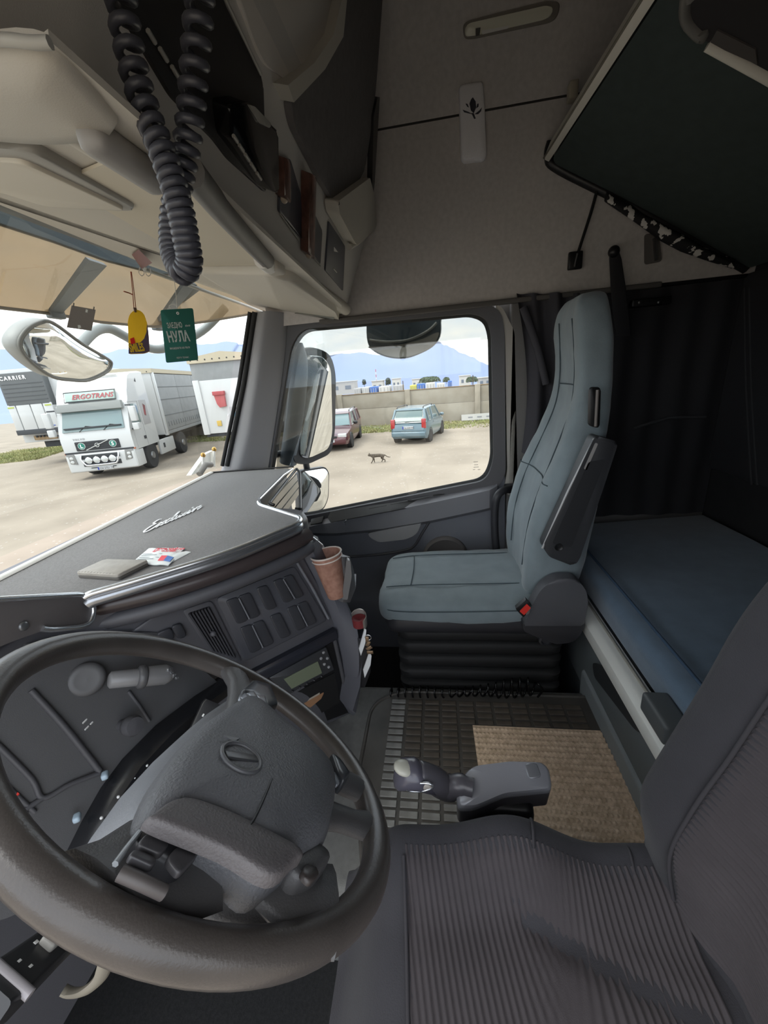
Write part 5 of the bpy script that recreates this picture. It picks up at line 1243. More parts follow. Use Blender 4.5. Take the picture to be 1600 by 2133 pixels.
# backrest
def back_y(x, z):
    y = -.335-.16*(z-.45)-.03*sm(.5, .9, z)
    bol = .055*sm(.42, .56, x)+.055*sm(.18, .06, x)
    roll = -.16*sm(.575, .665, x)**2-.16*sm(.09, .02, x)**2
    low = -.05*sm(.60, .42, z)
    return y+bol+roll+low
def bw(z): return 1.0-.42*sm(.85, 1.35, z)
def dsb(s, t):
    z = .40+.98*t; x0 = .02+.645*s; x = .31+(x0-.31)*bw(z)
    return V((x, back_y(x0, z)-(.10*sm(.93, 1.0, t)), z))
g = B().grid(dsb, 50, 60)
edge_i = [i for i in range(51)] + [j*51+50 for j in range(1, 61)] + [60*51+i for i in range(49, -1, -1)] + [j*51 for j in range(59, 0, -1)]
ring_t = [g.v[i] for i in edge_i]
g.loft([ring_t, [V((.31+(p.x-.31)*.9, -.50-.16*(p.z-.45), p.z)) for p in ring_t]], caps=False)
bk2 = g.build('backrest', DSF, ds, ang=180)
def ribs_b(s, t):
    z = .43+.80*t; x0 = .06+.455*s; x = .31+(x0-.31)*bw(z)
    ph = (z-.10*(x-.3))/.0100
    return V((x, back_y(x0, z)+.007*min(1, 12*s, 12*(1-s))+.0022*math.sin(ph*2*PI), z))
B().grid(ribs_b, 30, 560).build('ribbed_panel', RIBM, bk2, ang=180)
seam([(.31+(.517-.31)*bw(z), back_y(.517, z)+.004, z) for z in (.45, .55, .65, .75, .85, .95, 1.05, 1.15)], r=.003, par=bk2, m_=mat('dark seam', (52, 50, 54), .9))
B().rbox((.32, -.15, .02), (.5, .5, .28), .05).build('seat_base', BLACK, ds)
B().rbox((.32, -.15, -.2), (.42, .42, .3), .03).build('pedestal', RUBBER, ds)
# ================================================================= gear selector beside the seat
gs = thing('gear_selector', 'grey gear selector with pistol-grip lever beside the driver seat', 'gear lever', (.73, -.08, .0))
SELM = mat('selector grey', (150, 151, 158), .28, .2); SELD = mat('selector dark', (82, 80, 86), .3)
gp = plane((-.25, 0, 1), (.72, -.1, .405))
P = lambda u, v, o=0.0: W(u, v, gp)+gp[0]*o
ba = fillet([P(966, 1618), P(985, 1602), P(1060, 1592), P(1128, 1594), P(1142, 1606), P(1148, 1640), P(1146, 1652), P(1050, 1662), P(985, 1690), P(955, 1690), P(950, 1670)], .012, 4)
B().prism(ba, gp[0]*-.06).build('side_skirt', SELD, gs)
cb_ = sum(ba, V())/len(ba)
B().rbox(V((cb_.x+.01, cb_.y-.01, cb_.z/2-.01)), (.07, .11, cb_.z-.06), .02, 3).build('pedestal', BLACK, gs)
bsd = B().pillow(ba, gp[0]*.020, .93).build('top_cover', SELM, gs)
B().prism(fillet([P(970, 1625, .018), P(1012, 1612, .018), P(1018, 1632, .018), P(1008, 1645, .018), P(965, 1655, .018)], .01), gp[0]*.002).build('gate_plate', mat('gate plate', (142, 136, 120), .4), bsd)
B().prism(fillet([P(1090, 1601, .018), P(1116, 1599, .018), P(1126, 1628, .018), P(1100, 1632, .018)], .006), gp[0]*.004, .002).build('function_button', mat('selector button', (132, 134, 140), .25, .4), bsd)
B().tube(cr([P(985, 1684, .004), P(1010, 1668, .006), P(1060, 1656, .006), P(1140, 1646, .004)], 5), .005, 8).build('side_rib', SELM, bsd)
text_mesh('letters', 'VOLVO', .010, P(1052, 1604, .0185), P(1058, 1632)-P(1052, 1604), P(1075, 1600)-P(1052, 1604), SELD, bsd, .0004)['kind'] = 'stuff'
for k, c in enumerate('DMNR'): 
    text_mesh('gate_letter', c, .008, P(974+k*11, 1664-k*4, .0185), P(1000, 1650)-P(974, 1664), P(974, 1640)-P(974, 1664), WHITE, bsd, .0003)
# lever and knob
k0 = P(985, 1650, .015); k1 = W(930, 1640, x=.705); k2 = W(868, 1612, x=.69)
B().tube(cr([k0, k0.lerp(k1, .5)+V((0, 0, .008)), k1, k1.lerp(k2, .5)+V((0, 0, .006)), k2], 5), [.020]*4+[.023]*4+[.026]*4+[.027]*4+[.027]*4+[.026], 14).build('lever', SELD, gs, ang=80)
kn = B().loft([[c+(V((0, 0, 1))*math.sin(a)*h+V((1, .25, 0)).normalized()*math.cos(a)*w_) for a in [2*PI*j/16 for j in range(16)]] for c, w_, h in ((k2.lerp(k1, .75), .024, .024), (k2.lerp(k1, .1), .031, .031), (k2, .032, .032), (W(842, 1612, x=.69), .031, .030), (W(826, 1622, x=.69), .023, .022), (W(820, 1630, x=.69), .008, .008))]).build('knob', mat('knob grey', (84, 82, 92), .25), gs, ang=80)
B().ell(W(842, 1600, x=.688)+V((-.004, 0, .006)), (.018, .022, .010), R=Rx(.3)).build('thumb_plate', mat('knob plate', (180, 178, 166), .35), kn)
B().ell(W(874, 1640, x=.668), (.006, .026, .010), R=Rx(-.25)).build('side_button', mat('knob button', (158, 150, 142), .35), kn)
B().tube([W(874, 1640, x=.664)+V((0, math.cos(2*PI*j/16)*.028, math.sin(2*PI*j/16)*.012+math.cos(2*PI*j/16)*-.006)) for j in range(16)], .0025, 6, closed=True).build('button_rim', CHROME, kn)
# ================================================================= lower bunk
BLUEF = mat('blue mattress cloth', (92, 111, 130), .9, var=.12, vs=18, bump=.35, bs=500, sheen=.3)
lb = thing('lower_bunk', 'lower bunk base with white rail and grey-green storage front', 'bunk', (1.2, -.9, -.3))
BGR = mat('bunk front grey', (140, 147, 150), .6, bump=.2, bs=700); BGD = mat('bunk front dark', (104, 111, 115), .6, bump=.2, bs=700)
B().rbox((1.12, -.92, .0), (1.92, .70, .64), .01).build('base_box', BGD, lb)
B().rbox((1.12, -.556, .15), (1.92, .03, .30), .008).build('upper_panel', BGD, lb)
B().rbox((.95, -.548, -.02), (.98, .035, .22), .02, 3).build('storage_lid', BGR, lb)
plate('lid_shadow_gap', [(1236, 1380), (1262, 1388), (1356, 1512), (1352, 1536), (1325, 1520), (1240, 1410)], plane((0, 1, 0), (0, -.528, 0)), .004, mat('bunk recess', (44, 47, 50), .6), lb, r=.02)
rail = []
for x in (1.60, 1.585, .2):
    s_ = .6 if x == 1.60 else 1
    rail.append(fillet([V((x, -.535-.012*(1-s_), .312+.032*s_)), V((x, -.512-.012*(1-s_), .312+.018*s_)), V((x, -.512, .312-.03*s_)), V((x, -.56, .312-.035*s_)), V((x, -.575, .312+.032*s_))], .006, 2))
B().loft(rail).build('rail', mat('rail white', (232, 232, 226), .4), lb, ang=30)
B().rbox(W(1368, 1492, y=-.512)+V((0, -.02, -.004)), (.115, .062, .058), .010, 3).build('rail_clip', mat('clip grey', (84, 88, 90), .45), lb)
B().tube([V((1.585, -.560, .345)), V((.2, -.560, .345))], .005, 6).build('rail_seal', mat('rail seal', (150, 148, 140), .5), lb)
mtr = thing('mattress', 'blue mattress filling the lower bunk behind the seats', 'mattress', (1.1, -.9, .33))
rings = []
def msec(x, k): 
    return fillet([V((x, -.575-.01*(1-k), .345)), V((x, -.556+.0*(1-k), .345+.125*k)), V((x, -1.25, .345+.145*k+.02)), V((x, -1.25, .345))], [.02, .045*k+.005, .02, .01], 5)
for x, k in ((2.05, .8), (2.02, .95), (1.72, 1), (1.68, 1), (1.3, 1), (.9, 1), (.5, 1), (.10, 1), (.05, .9)): rings.append(msec(x, k))
B().loft(rings).build('body', BLUEF, mtr, ang=70)
B().tube([V((x, -.600, .495)) for x in (1.95, 1.5, 1.0, .5, .12)], .0045, 8).build('piping', mat('mattress piping', (58, 78, 100), .9), mtr)
# ================================================================= upper bunk, tilted
ub = thing('upper_bunk', 'tilted upper bunk with dark green underside and pale front rail', 'bunk', (1.2, -.85, 1.55))
A_, B_, C_, D_ = V((2.03, -.465, 1.975)), V((2.05, -1.24, 1.535)), V((.2, -1.24, 1.535)), V((.2, -.545, 1.93))
un_ = (B_-A_).cross(D_-A_).normalized()
if un_.z < 0: un_ = -un_
UBP = (un_, un_.dot(A_))
B().prism(fillet([A_, B_, C_, D_], [.05, .03, .03, .03], 5), un_*.10, .02).build('underside_board', mat('dark green cloth', (62, 72, 70), .95, var=.1, vs=30, bump=.3, bs=600), ub)
ed = (D_-A_).normalized(); fw = un_.cross(ed).normalized()
if fw.y < 0: fw = -fw
rr2 = []
for t in (0.0, .02, 1.0):
    c = A_+(D_-A_)*t+fw*.018-ed*0
    k = .4 if t == 0 else 1
    rr2.append([c-un_*.006*k, c+fw*.014*k-un_*.002, c+fw*.018*k+un_*.035*k, c+un_*.065*k, c-fw*.014+un_*.05*k, c-fw*.012-un_*.004*k])
B().loft(rr2).build('front_rail', mat('rail pale', (226, 222, 210), .45), ub, ang=30)
B().tube([A_+fw*.030-un_*.004+ed*.01, D_+fw*.030-un_*.004], .003, 6).build('rail_groove', mat('groove', (120, 116, 104), .6), ub)
B().tube(cr([A_+fw*.03+un_*.06-ed*.01, A_-ed*.018+fw*.012+un_*.02, A_-ed*.012-fw*.05, B_-ed*.01+fw*.5, B_-ed*.005], 6), .018, 8).build('edge_roll', BLACK, ub)
# small catch on the front of the rail
B().rbox(W(1212, 188, x=1.93)+V((0, .03, 0)), (.04, .03, .05), .006).build('catch', mat('catch beige', (176, 168, 150), .5), ub)
# hatch cut-out near the driver's end
hp = [(1440, -30), (1432, 40), (1450, 62), (1480, 82), (1600, 150), (1700, 205), (1760, -30)]
plate('hatch_opening', hp, UBP, .004, mat('hatch dark', (42, 40, 42), .9), ub, r=.03, off=.002)
B().tube(fillet([W(1436, -40, UBP)-un_*.004, W(1428, 36, UBP)-un_*.004, W(1476, 82, UBP)-un_*.004], .03), .012, 8).build('hatch_rim', mat('hatch rim grey', (112, 110, 106), .5), ub)
B().tube([W(1480, 84, UBP)-un_*.006, W(1600, 150, UBP)-un_*.006, W(1680, 196, UBP)-un_*.006], .014, 8, sq=(1, .7)).build('hatch_bar', mat('rail pale', (206, 202, 188), .45), ub)
plate('hatch_pocket', [(1500, 52), (1580, 92), (1584, 124), (1484, 80)], UBP, .003, mat('pocket grey', (78, 74, 72), .9), ub, off=.006)
# patterned cloth hanging out at the wall end
pc = thing('patterned_cloth', 'crumpled black and white cloth hanging from the upper bunk edge', 'cloth', W(1410, 495, x=2.0))
pts = [(1262, 412), (1300, 432), (1340, 455), (1380, 482), (1420, 505), (1470, 528), (1528, 552)]
bb = B(); rows = []
for i, (u, v) in enumerate(pts):
    p = W(u, v, x=2.02); w_ = .012+.022*math.sin(i/6*PI)
    rows.append([p+V((-.012*math.sin(i*2.1), 0, .02)), p+V((-.02+.012*math.sin(i*1.3), .0, .0)), p+V((-.008, 0, -w_)), p+V((.012, 0, -w_*.6)), p+V((.012, 0, .02))])
bb.loft([cr(r, 3, closed=True) for r in rows])
BWM = mat('black white print', (214, 210, 204), .7, rgb2=(22, 22, 24), vs=26)
for e_ in BWM.node_tree.nodes:
    if e_.type == 'VALTORGB': e_.color_ramp.interpolation = 'CONSTANT'; e_.color_ramp.elements[1].position = .58
bb.build('fold', BWM, pc, ang=60)
# ================================================================= overhead console
oc = thing('overhead_console', 'cream overhead console with wood-trimmed compartments above the windscreen', 'console', (1.0, .6, 1.55))
YR, ZR = .39, 1.533
LOWP = plane((0, 1, .44), (0, YR, ZR))                     # leaning face towards the cab
UPP = plane((0, 1, .10), (0, .252, 1.845))                 # steeper face above it
UND = plane((0, -.25, 1), (0, YR, ZR))                     # underside, rising to the windscreen
def cprof(x): return [V((x, YR, ZR)), V((x, .252, 1.845)), V((x, .205, 2.32)), V((x, .18, 2.58)), V((x, .98, 2.58)), V((x, .90, 1.70)), V((x, .80, ZR+.25*(.80-YR)))]
B().loft([cprof(.0), cprof(1.0), cprof(1.99)]).build('body', mat('console grey', (202, 198, 192), .6, bump=.12, bs=700), oc, ang=20)
# rolled cream lip along the rear lower edge
B().tube([V((x, YR-.004, ZR+.012)) for x in (.0, .5, 1.0, 1.5, 1.99)], .024, 12).build('lower_lip', CREAM, oc)
plate('underside_skin', [(-250, 330), (100, 60), (395, 330), (712, 632), (712, 655), (560, 640), (300, 545), (0, 420), (-250, 315)], UND, .006, CREAM, oc)
# right end piece with lamp
nU = UND[0] if UND[0].z < 0 else -UND[0]
def onU(u, v, o=0.0): return W(u, v, UND)+nU*o
endp = plate('end_pod', [(415, 545), (560, 545), (610, 560), (700, 632), (712, 662), (650, 664), (590, 650), (520, 620)], UND, .030, CREAM, oc, r=.02, bev=.012)
lens = plate('lamp_lens', [(603, 638), (620, 636), (698, 645), (696, 656), (640, 655)], UND, .006, mat('lamp lens clear', (110, 112, 106), .12, spec=.8), endp, r=.004, bev=.002, off=.028)
for k in range(4): plate('lamp_facet', [(616+k*19, 641+k*2), (628+k*19, 642+k*2), (628+k*19, 650+k*1.5), (616+k*19, 649+k*1.5)], UND, .003, mat('facet', (226, 226, 214), .2), lens, off=.033)
B().tube(cr([onU(300, 552, .012), onU(420, 596, .014), onU(520, 632, .016), onU(590, 660, .02), onU(650, 668, .022), onU(712, 668, .022)], 5), .007, 8).build('edge_bead', mat('bead grey', (170, 168, 160), .5), oc)
# blind: rod with sleeve end, under the lip
bl = thing('roller_blind', 'cream roller sun blind with grey rod under the overhead console', 'blind', onU(480, 430, .02))
B().tube([onU(395, 330, .012), onU(460, 412, .014), onU(520, 484, .014), onU(556, 526, .014)], .017, 12).build('rod', mat('blind grey', (108, 106, 102), .5), bl)
B().tube([onU(546, 522, .016), onU(562, 536, .016)], .018, 12).build('rod_end', WHITEP, bl)
B().rbox(onU(570, 540, .014), (.06, .04, .03), .01, 3).build('bracket', CREAM, bl)
plate('fabric', [(250, 300), (400, 352), (470, 440), (552, 540), (420, 545), (300, 470), (120, 360)], UND, .004, mat('blind cloth', (206, 198, 180), .8), bl, r=.02, off=.008)
# driver side: fold-down panel and recess
fp = plate('flap_frame', [(-260, 300), (-20, 268), (62, 274), (285, 408), (262, 412), (90, 402), (-30, 362), (-260, 380)], UND, .014, mat('flap frame grey', (150, 148, 142), .4), oc, r=.02, bev=.005, off=.004)
plate('flap_panel', [(-260, 308), (-10, 290), (44, 292), (262, 404), (92, 398), (-20, 360), (-260, 372)], UND, .005, mat('flap cream', (214, 208, 194), .6), fp, r=.015, bev=.002, off=.018)
dome = B()
dp = cr([onU(u, v, .0) for u, v in ((-250, 120), (-60, 70), (70, 60), (150, 110), (238, 215), (244, 232), (215, 256), (90, 268), (-60, 262), (-250, 280))], 3, closed=True)
dc = sum(dp, V())/len(dp)
dome.loft([dp, [dc+(p-dc)*.985+nU*.010 for p in dp], [dc+(p-dc)*.93+nU*.016 for p in dp], [dc+(p-dc)*.5+nU*.020 for p in dp], [dc+(p-dc)*.1+nU*.021 for p in dp]]).build('moulded_bulge', CREAM, oc, ang=60)
B().tube(cr([onU(-200, 30, .012), onU(0, 34, .012), onU(60, 40, .012), onU(100, 48, .010)], 4), .004, 8).build('grip_edge', mat('bead grey', (170, 168, 160), .5), oc)
B().rbox(onU(262, 285, .02), (.11, .03, .03), .012, 3, R=Rz(.0)).build('hinge_cover', mat('hinge grey', (150, 148, 145), .5), oc)
# cab-side face: equipment panel, wood handles, compartments
nL = LOWP[0] if LOWP[0].y < 0 else -LOWP[0]
eq = plate('equipment_panel', [(230, 0), (255, -60), (440, -60), (455, 0), (540, 165), (548, 400), (470, 330), (440, 290), (350, 200)], LOWP, .008, mat('equipment black', (44, 43, 44), .5), oc, r=.01, bev=.003)
B().tube([W(452, -10, LOWP)+nL*.012, W(530, 150, LOWP)+nL*.012], .0025, 6).build('panel_edge', mat('bead grey', (170, 168, 160), .5), eq)
cbr = plate('cb_radio', [(430, 200), (470, 195), (540, 260), (546, 390), (530, 385), (440, 270)], LOWP, .03, GLOSSB, oc, r=.008, bev=.006, off=.008)
plate('silver_key', [(468, 200), (480, 203), (518, 240), (516, 250), (496, 240)], LOWP, .006, mat('key silver', (160, 158, 150), .3), cbr, r=.003, bev=.002, off=.037)
for k in range(5): B().tube([W(430+k*14, 262+k*20, LOWP)+nL*.045, W(440+k*14, 276+k*20, LOWP)+nL*.045], .003, 6).build('bright_key', mat('key bright', (176, 174, 166), .3), cbr)
for k in range(3): B().tube([W(288+k*26, 56+k*38, LOWP)+nL*.012, W(304+k*26, 82+k*38, LOWP)+nL*.012], .003, 6).build('dash_mark', mat('key bright', (176, 174, 166), .3), eq)
CMP = mat('compartment dark', (76, 78, 85), .35)
for i, (door_px, hand, l0, l1) in enumerate((([(580, 325), (600, 330), (622, 402), (628, 500), (577, 438)], ((571, 318), (580, 402)), ((587, 323), (622, 396)), ((576, 442), (617, 498))),
                              ([(640, 420), (650, 440), (668, 480), (664, 550), (640, 522)], ((628, 352), (634, 520)), ((644, 432), (668, 472)), ((641, 526), (663, 552))))):
    cd = plate('compartment_door', door_px, LOWP, .006, CMP, oc, r=.006, bev=.002)
    B().prism(fillet([W(hand[0][0]-4, hand[0][1], LOWP)+nL*.004, W(hand[0][0]+11, hand[0][1]+8, LOWP)+nL*.004, W(hand[1][0]+4, hand[1][1]+14, LOWP)+nL*.004, W(hand[1][0]-10, hand[1][1], LOWP)+nL*.004], .004), nL*.022, .006).build('wood_handle', WOOD, cd)
    B().ell(W(hand[1][0]-2, hand[1][1]+8, LOWP)+nL*.016, (.010, .008, .008)).build('handle_tip', mat('tip cream', (196, 180, 160), .4), cd)
    for a, b_ in (l0, l1): B().tube([W(a, b_, LOWP)+nL*.008 for a, b_ in (l0 if (a, b_) == l0[0] or (a, b_) == l0[1] else l1)], .0022, 6).build('door_edge', mat('bead bright', (200, 198, 190), .3), cd)
    for q in (l1,): B().tube([W(q[0][0], q[0][1], LOWP)+nL*.008, W(q[1][0], q[1][1], LOWP)+nL*.008], .0022, 6).build('door_edge', mat('bead bright', (200, 198, 190), .3), cd)
ce_ = plate('end_compartment', [(682, 460), (716, 512), (712, 605), (675, 562)], LOWP, .006, CMP, oc, r=.006, bev=.002)
plate('arrow_mark', [(692, 513), (700, 524), (692, 522)], LOWP, .002, WHITEP, ce_, off=.006)
B().tube([W(690, 558, LOWP)+nL*.009, W(697, 566, LOWP)+nL*.009], .0015, 6).build('slot_mark', WHITEP, ce_)
# upper storage: dark cloth front framed in cream, with the rounded light block under it
UPQ = plane((0, 1, .28), (0, .285, 1.77))
nQ = UPQ[0] if UPQ[0].y < 0 else -UPQ[0]
plate('upper_shelf_front', [(470, -40), (540, 130), (600, 175), (690, 70), (700, -40)], UPQ, .010, mat('shelf front taupe', (216, 210, 202), .7), oc, r=.03, bev=.006, off=-.002)
cf = plate('cloth_front', [(587, 205), (598, 196), (668, 115), (690, 60), (694, -60), (790, -60), (776, 150), (768, 240), (752, 350), (740, 372), (682, 412), (655, 370), (600, 262)], UPQ, .016, mat('shelf cloth dark', (108, 105, 104), .95, var=.1, vs=60, bump=.3, bs=700), oc, r=.015, bev=.006)
B().loft([[W(u, v, UPQ)+nQ*o for u, v, o in r] for r in (((566, 172, .0), (568, 172, .03), (582, 208, .03), (584, 208, 0)), ((625, 128, 0), (626, 126, .03), (650, 140, .03), (651, 142, 0)), ((668, 70, 0), (668, 68, .03), (690, 72, .03), (690, 74, 0)), ((688, -20, 0), (688, -20, .03), (698, -20, .03), (698, -20, 0)))]).build('frame_edge', CREAM, oc, ang=50)
plate('side_gap_shadow', [(764, 240), (772, 200), (777, 200), (768, 380), (762, 430)], UPQ, .02, BLACK, oc, off=.004)  # black strip stands in for the shadowed gap at the side wall
plate('light_block', [(676, 414), (748, 366), (758, 400), (766, 462), (762, 474), (722, 506), (716, 500), (680, 440)], UPQ, .04, CREAM, oc, r=.012, bev=.012)
B().tube(cr([W(716, 512, UPQ)+nQ*.02, W(745, 494, UPQ)+nQ*.02, W(768, 468, UPQ)+nQ*.02], 4), .010, 8).build('block_edge', CREAM, oc)

# ================================================================= coiled microphone cord
cc = thing('coiled_cord', 'thick dark coiled cord hanging in a loop from the roof', 'cord', W(385, 560, x=.62))
def coil(path, turns, r, pitch_n=12):
    P = cr(path, 10); out = []; N = len(P)
    L = [0]
    for a, b_ in zip(P, P[1:]): L.append(L[-1]+(b_-a).length)
    tot = L[-1]; j = 0; n = turns*pitch_n
    # the coil hangs stretched at its ends and closed up in the loop
    M_ = 400
    dens = [1.0+1.7*math.exp(-(((q+.5)/M_-.48)/.20)**2) for q in range(M_)]
    cd = [0.0]
    for d_ in dens: cd.append(cd[-1]+d_)
    q = 0
    for i in range(n+1):
        target = cd[-1]*i/n
        while q < M_-1 and cd[q+1] < target: q += 1
        fr = (q+(target-cd[q])/(cd[q+1]-cd[q]))/M_
        s_ = tot*min(1, fr)
        while j < N-2 and L[j+1] < s_: j += 1
        t = (s_-L[j])/max(1e-9, L[j+1]-L[j]); p = P[j].lerp(P[j+1], t); tg = (P[j+1]-P[j]).normalized()
        x = RIGHT-tg*RIGHT.dot(tg); x.normalize(); y = tg.cross(x); a = 2*PI*i/pitch_n
        out.append(p+x*(math.cos(a)*r)+y*(math.sin(a)*r))
    return out
xd = .55
CRD = mat('cord rubber', (64, 65, 72), .38)
strand = [W(245, -60, x=xd), W(258, 40, x=xd), W(280, 150, x=xd), W(308, 240, x=xd), W(345, 335, x=xd), W(372, 420, x=xd), W(388, 500, x=xd+.005), W(395, 545, x=xd+.01), W(380, 566, x=xd+.015), W(362, 530, x=xd+.025), W(360, 470, x=xd+.03), W(372, 390, x=xd+.03), W(388, 310, x=xd+.03), W(398, 230, x=xd+.03), W(405, 140, x=xd+.03), W(413, 40, x=xd+.03), W(418, -60, x=xd+.03)]
B().tube(coil(strand, 50, .0098), .0044, 8).build('coil', CRD, cc, ang=80)

# ================================================================= things hanging at the windscreen
def hang(name, label, cat_, outline, y, m_, th=.003):
    t = thing(name, label, cat_, W(*outline[-1], y=y))
    pl = plane((-.85, -.70, 0), W(*outline[0], y=y))
    b = B().prism(fillet([W(u, v, pl) for u, v in outline], .006), pl[0]*th, .0006)
    return t, pl, b
gc, gpl, b = hang('green_card', 'dark green hanging card with white Cyrillic lettering', 'card', [(334, 646), (402, 642), (413, 750), (346, 756)], .80, None)
CARD = paper('green card', (66, 122, 112), .35); b.build('card', CARD, gc)
def wr_(t, pl, txt, u0, v0, u1, v1, size, m_, nm, bold=.0005, o=.0036, xs=1.0):
    n_ = pl[0]; o_ = W(u0, v0, pl)+n_*o; x_ = W(u1, v1, pl)-W(u0, v0, pl); y_ = -(W(u0+5, v0+60, pl)-W(u0, v0, pl))
    q = text_mesh(nm, txt, size, o_, x_, y_, m_, t, .0004, bold=bold, xs=xs); q['kind'] = 'stuff'; return q
PALET = mat('pale letters', (176, 186, 182), .6)
wr_(gc, gpl, 'ЗАЕДНО', 349, 684, 400, 681, .0200, PALET, 'line_1', .0004, xs=.5); wr_(gc, gpl, 'към', 386, 681, 400, 680, .009, PALET, 'line_small', .0001, xs=.85)
wr_(gc, gpl, 'НУЛА', 351, 713, 400, 710, .040, PALET, 'line_2', .0012, xs=.55)
wr_(gc, gpl, 'инциденти на пътя', 354, 728, 405, 725, .0095, PALET, 'line_3', .0001, xs=.66); wr_(gc, gpl, 'ерго транс', 368, 747, 405, 745, .008, PALET, 'line_4', 0, xs=.85)
B().tube(cr([W(360, 555, y=.82), W(365, 600, y=.81), W(370, 651, gpl)+gpl[0]*.004], 4), .0010, 5).build('string', mat('white string', (214, 214, 208), .8), gc)
B().tube([W(370, 653, gpl)+gpl[0]*.004+V((-.70, .85, 0)).normalized()*(math.cos(2*PI*k/12)*.003)+V((0, 0, math.sin(2*PI*k/12)*.003)) for k in range(12)], .001, 5, closed=True).build('eyelet', WHITE, gc)
B().tube(cr([W(355, 642, gpl), W(352, 637, gpl), W(360, 634, gpl), W(368, 638, gpl), W(369, 645, gpl)], 4), .0009, 5).build('bow', mat('white string', (214, 214, 208), .8), gc)
yt, ypl, b = hang('air_freshener', 'yellow round-topped hanging tag printed SMILES', 'air freshener', [(268, 738), (267, 690), (266, 670), (270, 655), (280, 646), (290, 646), (300, 654), (307, 675), (310, 700), (312, 733), (300, 737)], .82, None)
b.build('card', paper('tag yellow', (236, 206, 70), .5), yt)
yo = [W(u, v, ypl)+ypl[0]*.0034 for u, v in ((268, 737), (267.5, 716), (280, 715), (292, 714), (300, 706), (305, 692), (306, 674), (309, 690), (311.5, 732), (300, 736))]
B().prism(yo, ypl[0]*.001).build('dark_field', paper('tag violet grey', (96, 84, 100), .3), yt)
wr_(yt, ypl, 'SMILES', 272, 734, 307, 730, .0280, paper('tag yellow', (236, 206, 70), .5), 'letters', .0010, .0048, xs=.43)
B().prism([W(u, v, ypl)+ypl[0]*.0046 for u, v in ((271, 706), (279, 703), (282, 715), (273, 718))], ypl[0]*.0006).build('red_square', paper('tag red', (214, 60, 56), .4), yt)
B().rbox(W(282, 646, ypl)+ypl[0]*.002, (.010, .004, .012), .003).build('clip', mat('brown clip', (90, 66, 50), .5), yt)
for du in (-2, 2): B().tube(cr([W(273+du*.4, 566, y=.84), W(277+du*.7, 600, y=.83), W(281+du, 642, ypl)], 4), .0011, 5).build('cord', mat('red brown cord', (150, 84, 62), .8), yt)
B().tube(cr([W(277, 614, y=.826), W(268, 610, y=.824), W(258, 607, y=.824)], 4), .0016, 5).build('tassel', mat('red brown cord', (170, 90, 62), .8), yt)
# binder clip
bc = thing('binder_clip', 'maroon binder clip on the edge over the windscreen', 'clip', onU(295, 525, .02))
B().loft([[onU(u, v, .03+o) for u, v, o in r] for r in (((278, 518, -.02), (288, 510, -.02), (316, 521, .0), (300, 528, .004)), ((274, 522, -.02), (284, 519, -.02), (304, 530, .0), (294, 534, .004)))]).build('jaw', mat('clip maroon', (104, 40, 48), .4), bc)
for du in (0, 14): B().tube(cr([onU(290+du, 528, .034), onU(288+du, 540, .038), onU(294+du, 546, .04), onU(299+du, 541, .038), onU(297+du, 530, .034)], 4), .0012, 5).build('wire_arm', STEEL, bc)
# toll sticker card on the glass
vc = thing('permit_card', 'grey card stuck high on the windscreen above the mirror', 'card', W(170, 670, y=1.05))
vpl = plane((0, -1, -.3), W(170, 660, y=1.05))
B().prism([W(u, v, vpl) for u, v in ((149, 636), (199, 645), (190, 689), (139, 682))], vpl[0]*.001).build('card', paper('card grey', (140, 130, 128), .3), vc)
for a in (((178, 644), (182, 645), (181, 651), (177, 650)), ((161, 677), (166, 677), (168, 682), (162, 684))): B().prism([W(u, v, vpl)+vpl[0]*.0012 for u, v in a], vpl[0]*.0006).build('cut_out', WHITE, vc)
for u, v in ((154, 631), (196, 639)): B().tube([W(u, v, vpl), W(u-1, v+8, vpl)], .0016, 5).build('pin', BLACK, vc)
# ================================================================= on the passenger side wall
WALLP = plane((1, 0, 0), (2.048, 0, 0))
pad_ = thing('belt_pad', 'light grey fabric pad with a dark tulip motif on the side wall', 'pad', W(985, 340, x=2.04))
po = [W(u, v, WALLP) for u, v in ((955, 184), (1005, 176), (1009, 230), (1013, 330), (1006, 338), (965, 342), (960, 335), (957, 260))]
B().pillow(fillet(po, .015), (-.03, 0, 0), .9).build('cushion', mat('pad grey', (244, 242, 244), .9, bump=.4, bs=500), pad_)
MOT = mat('motif dark', (62, 62, 70), .8)
MP = plane((1, 0, 0), (2.0165, 0, 0))
for nm, px in (('petal', ((985, 203), (991, 212), (992, 224), (987, 236), (981, 230), (978, 216), (981, 208))), ('petal', ((970, 216), (974, 217), (977, 224), (973, 222))), ('petal', ((997, 216), (994, 217), (992, 226), (997, 222))), ('leaf', ((964, 229), (975, 233), (984, 238), (975, 236), (967, 234))), ('leaf', ((1004, 224), (998, 231), (989, 238), (996, 238), (1002, 232))), ('stem', ((982, 236), (987, 236), (991, 247), (988, 248)))):
    B().prism([W(u, v, MP) for u, v in px], (-.0015, 0, 0)).build(nm, MOT, pad_)
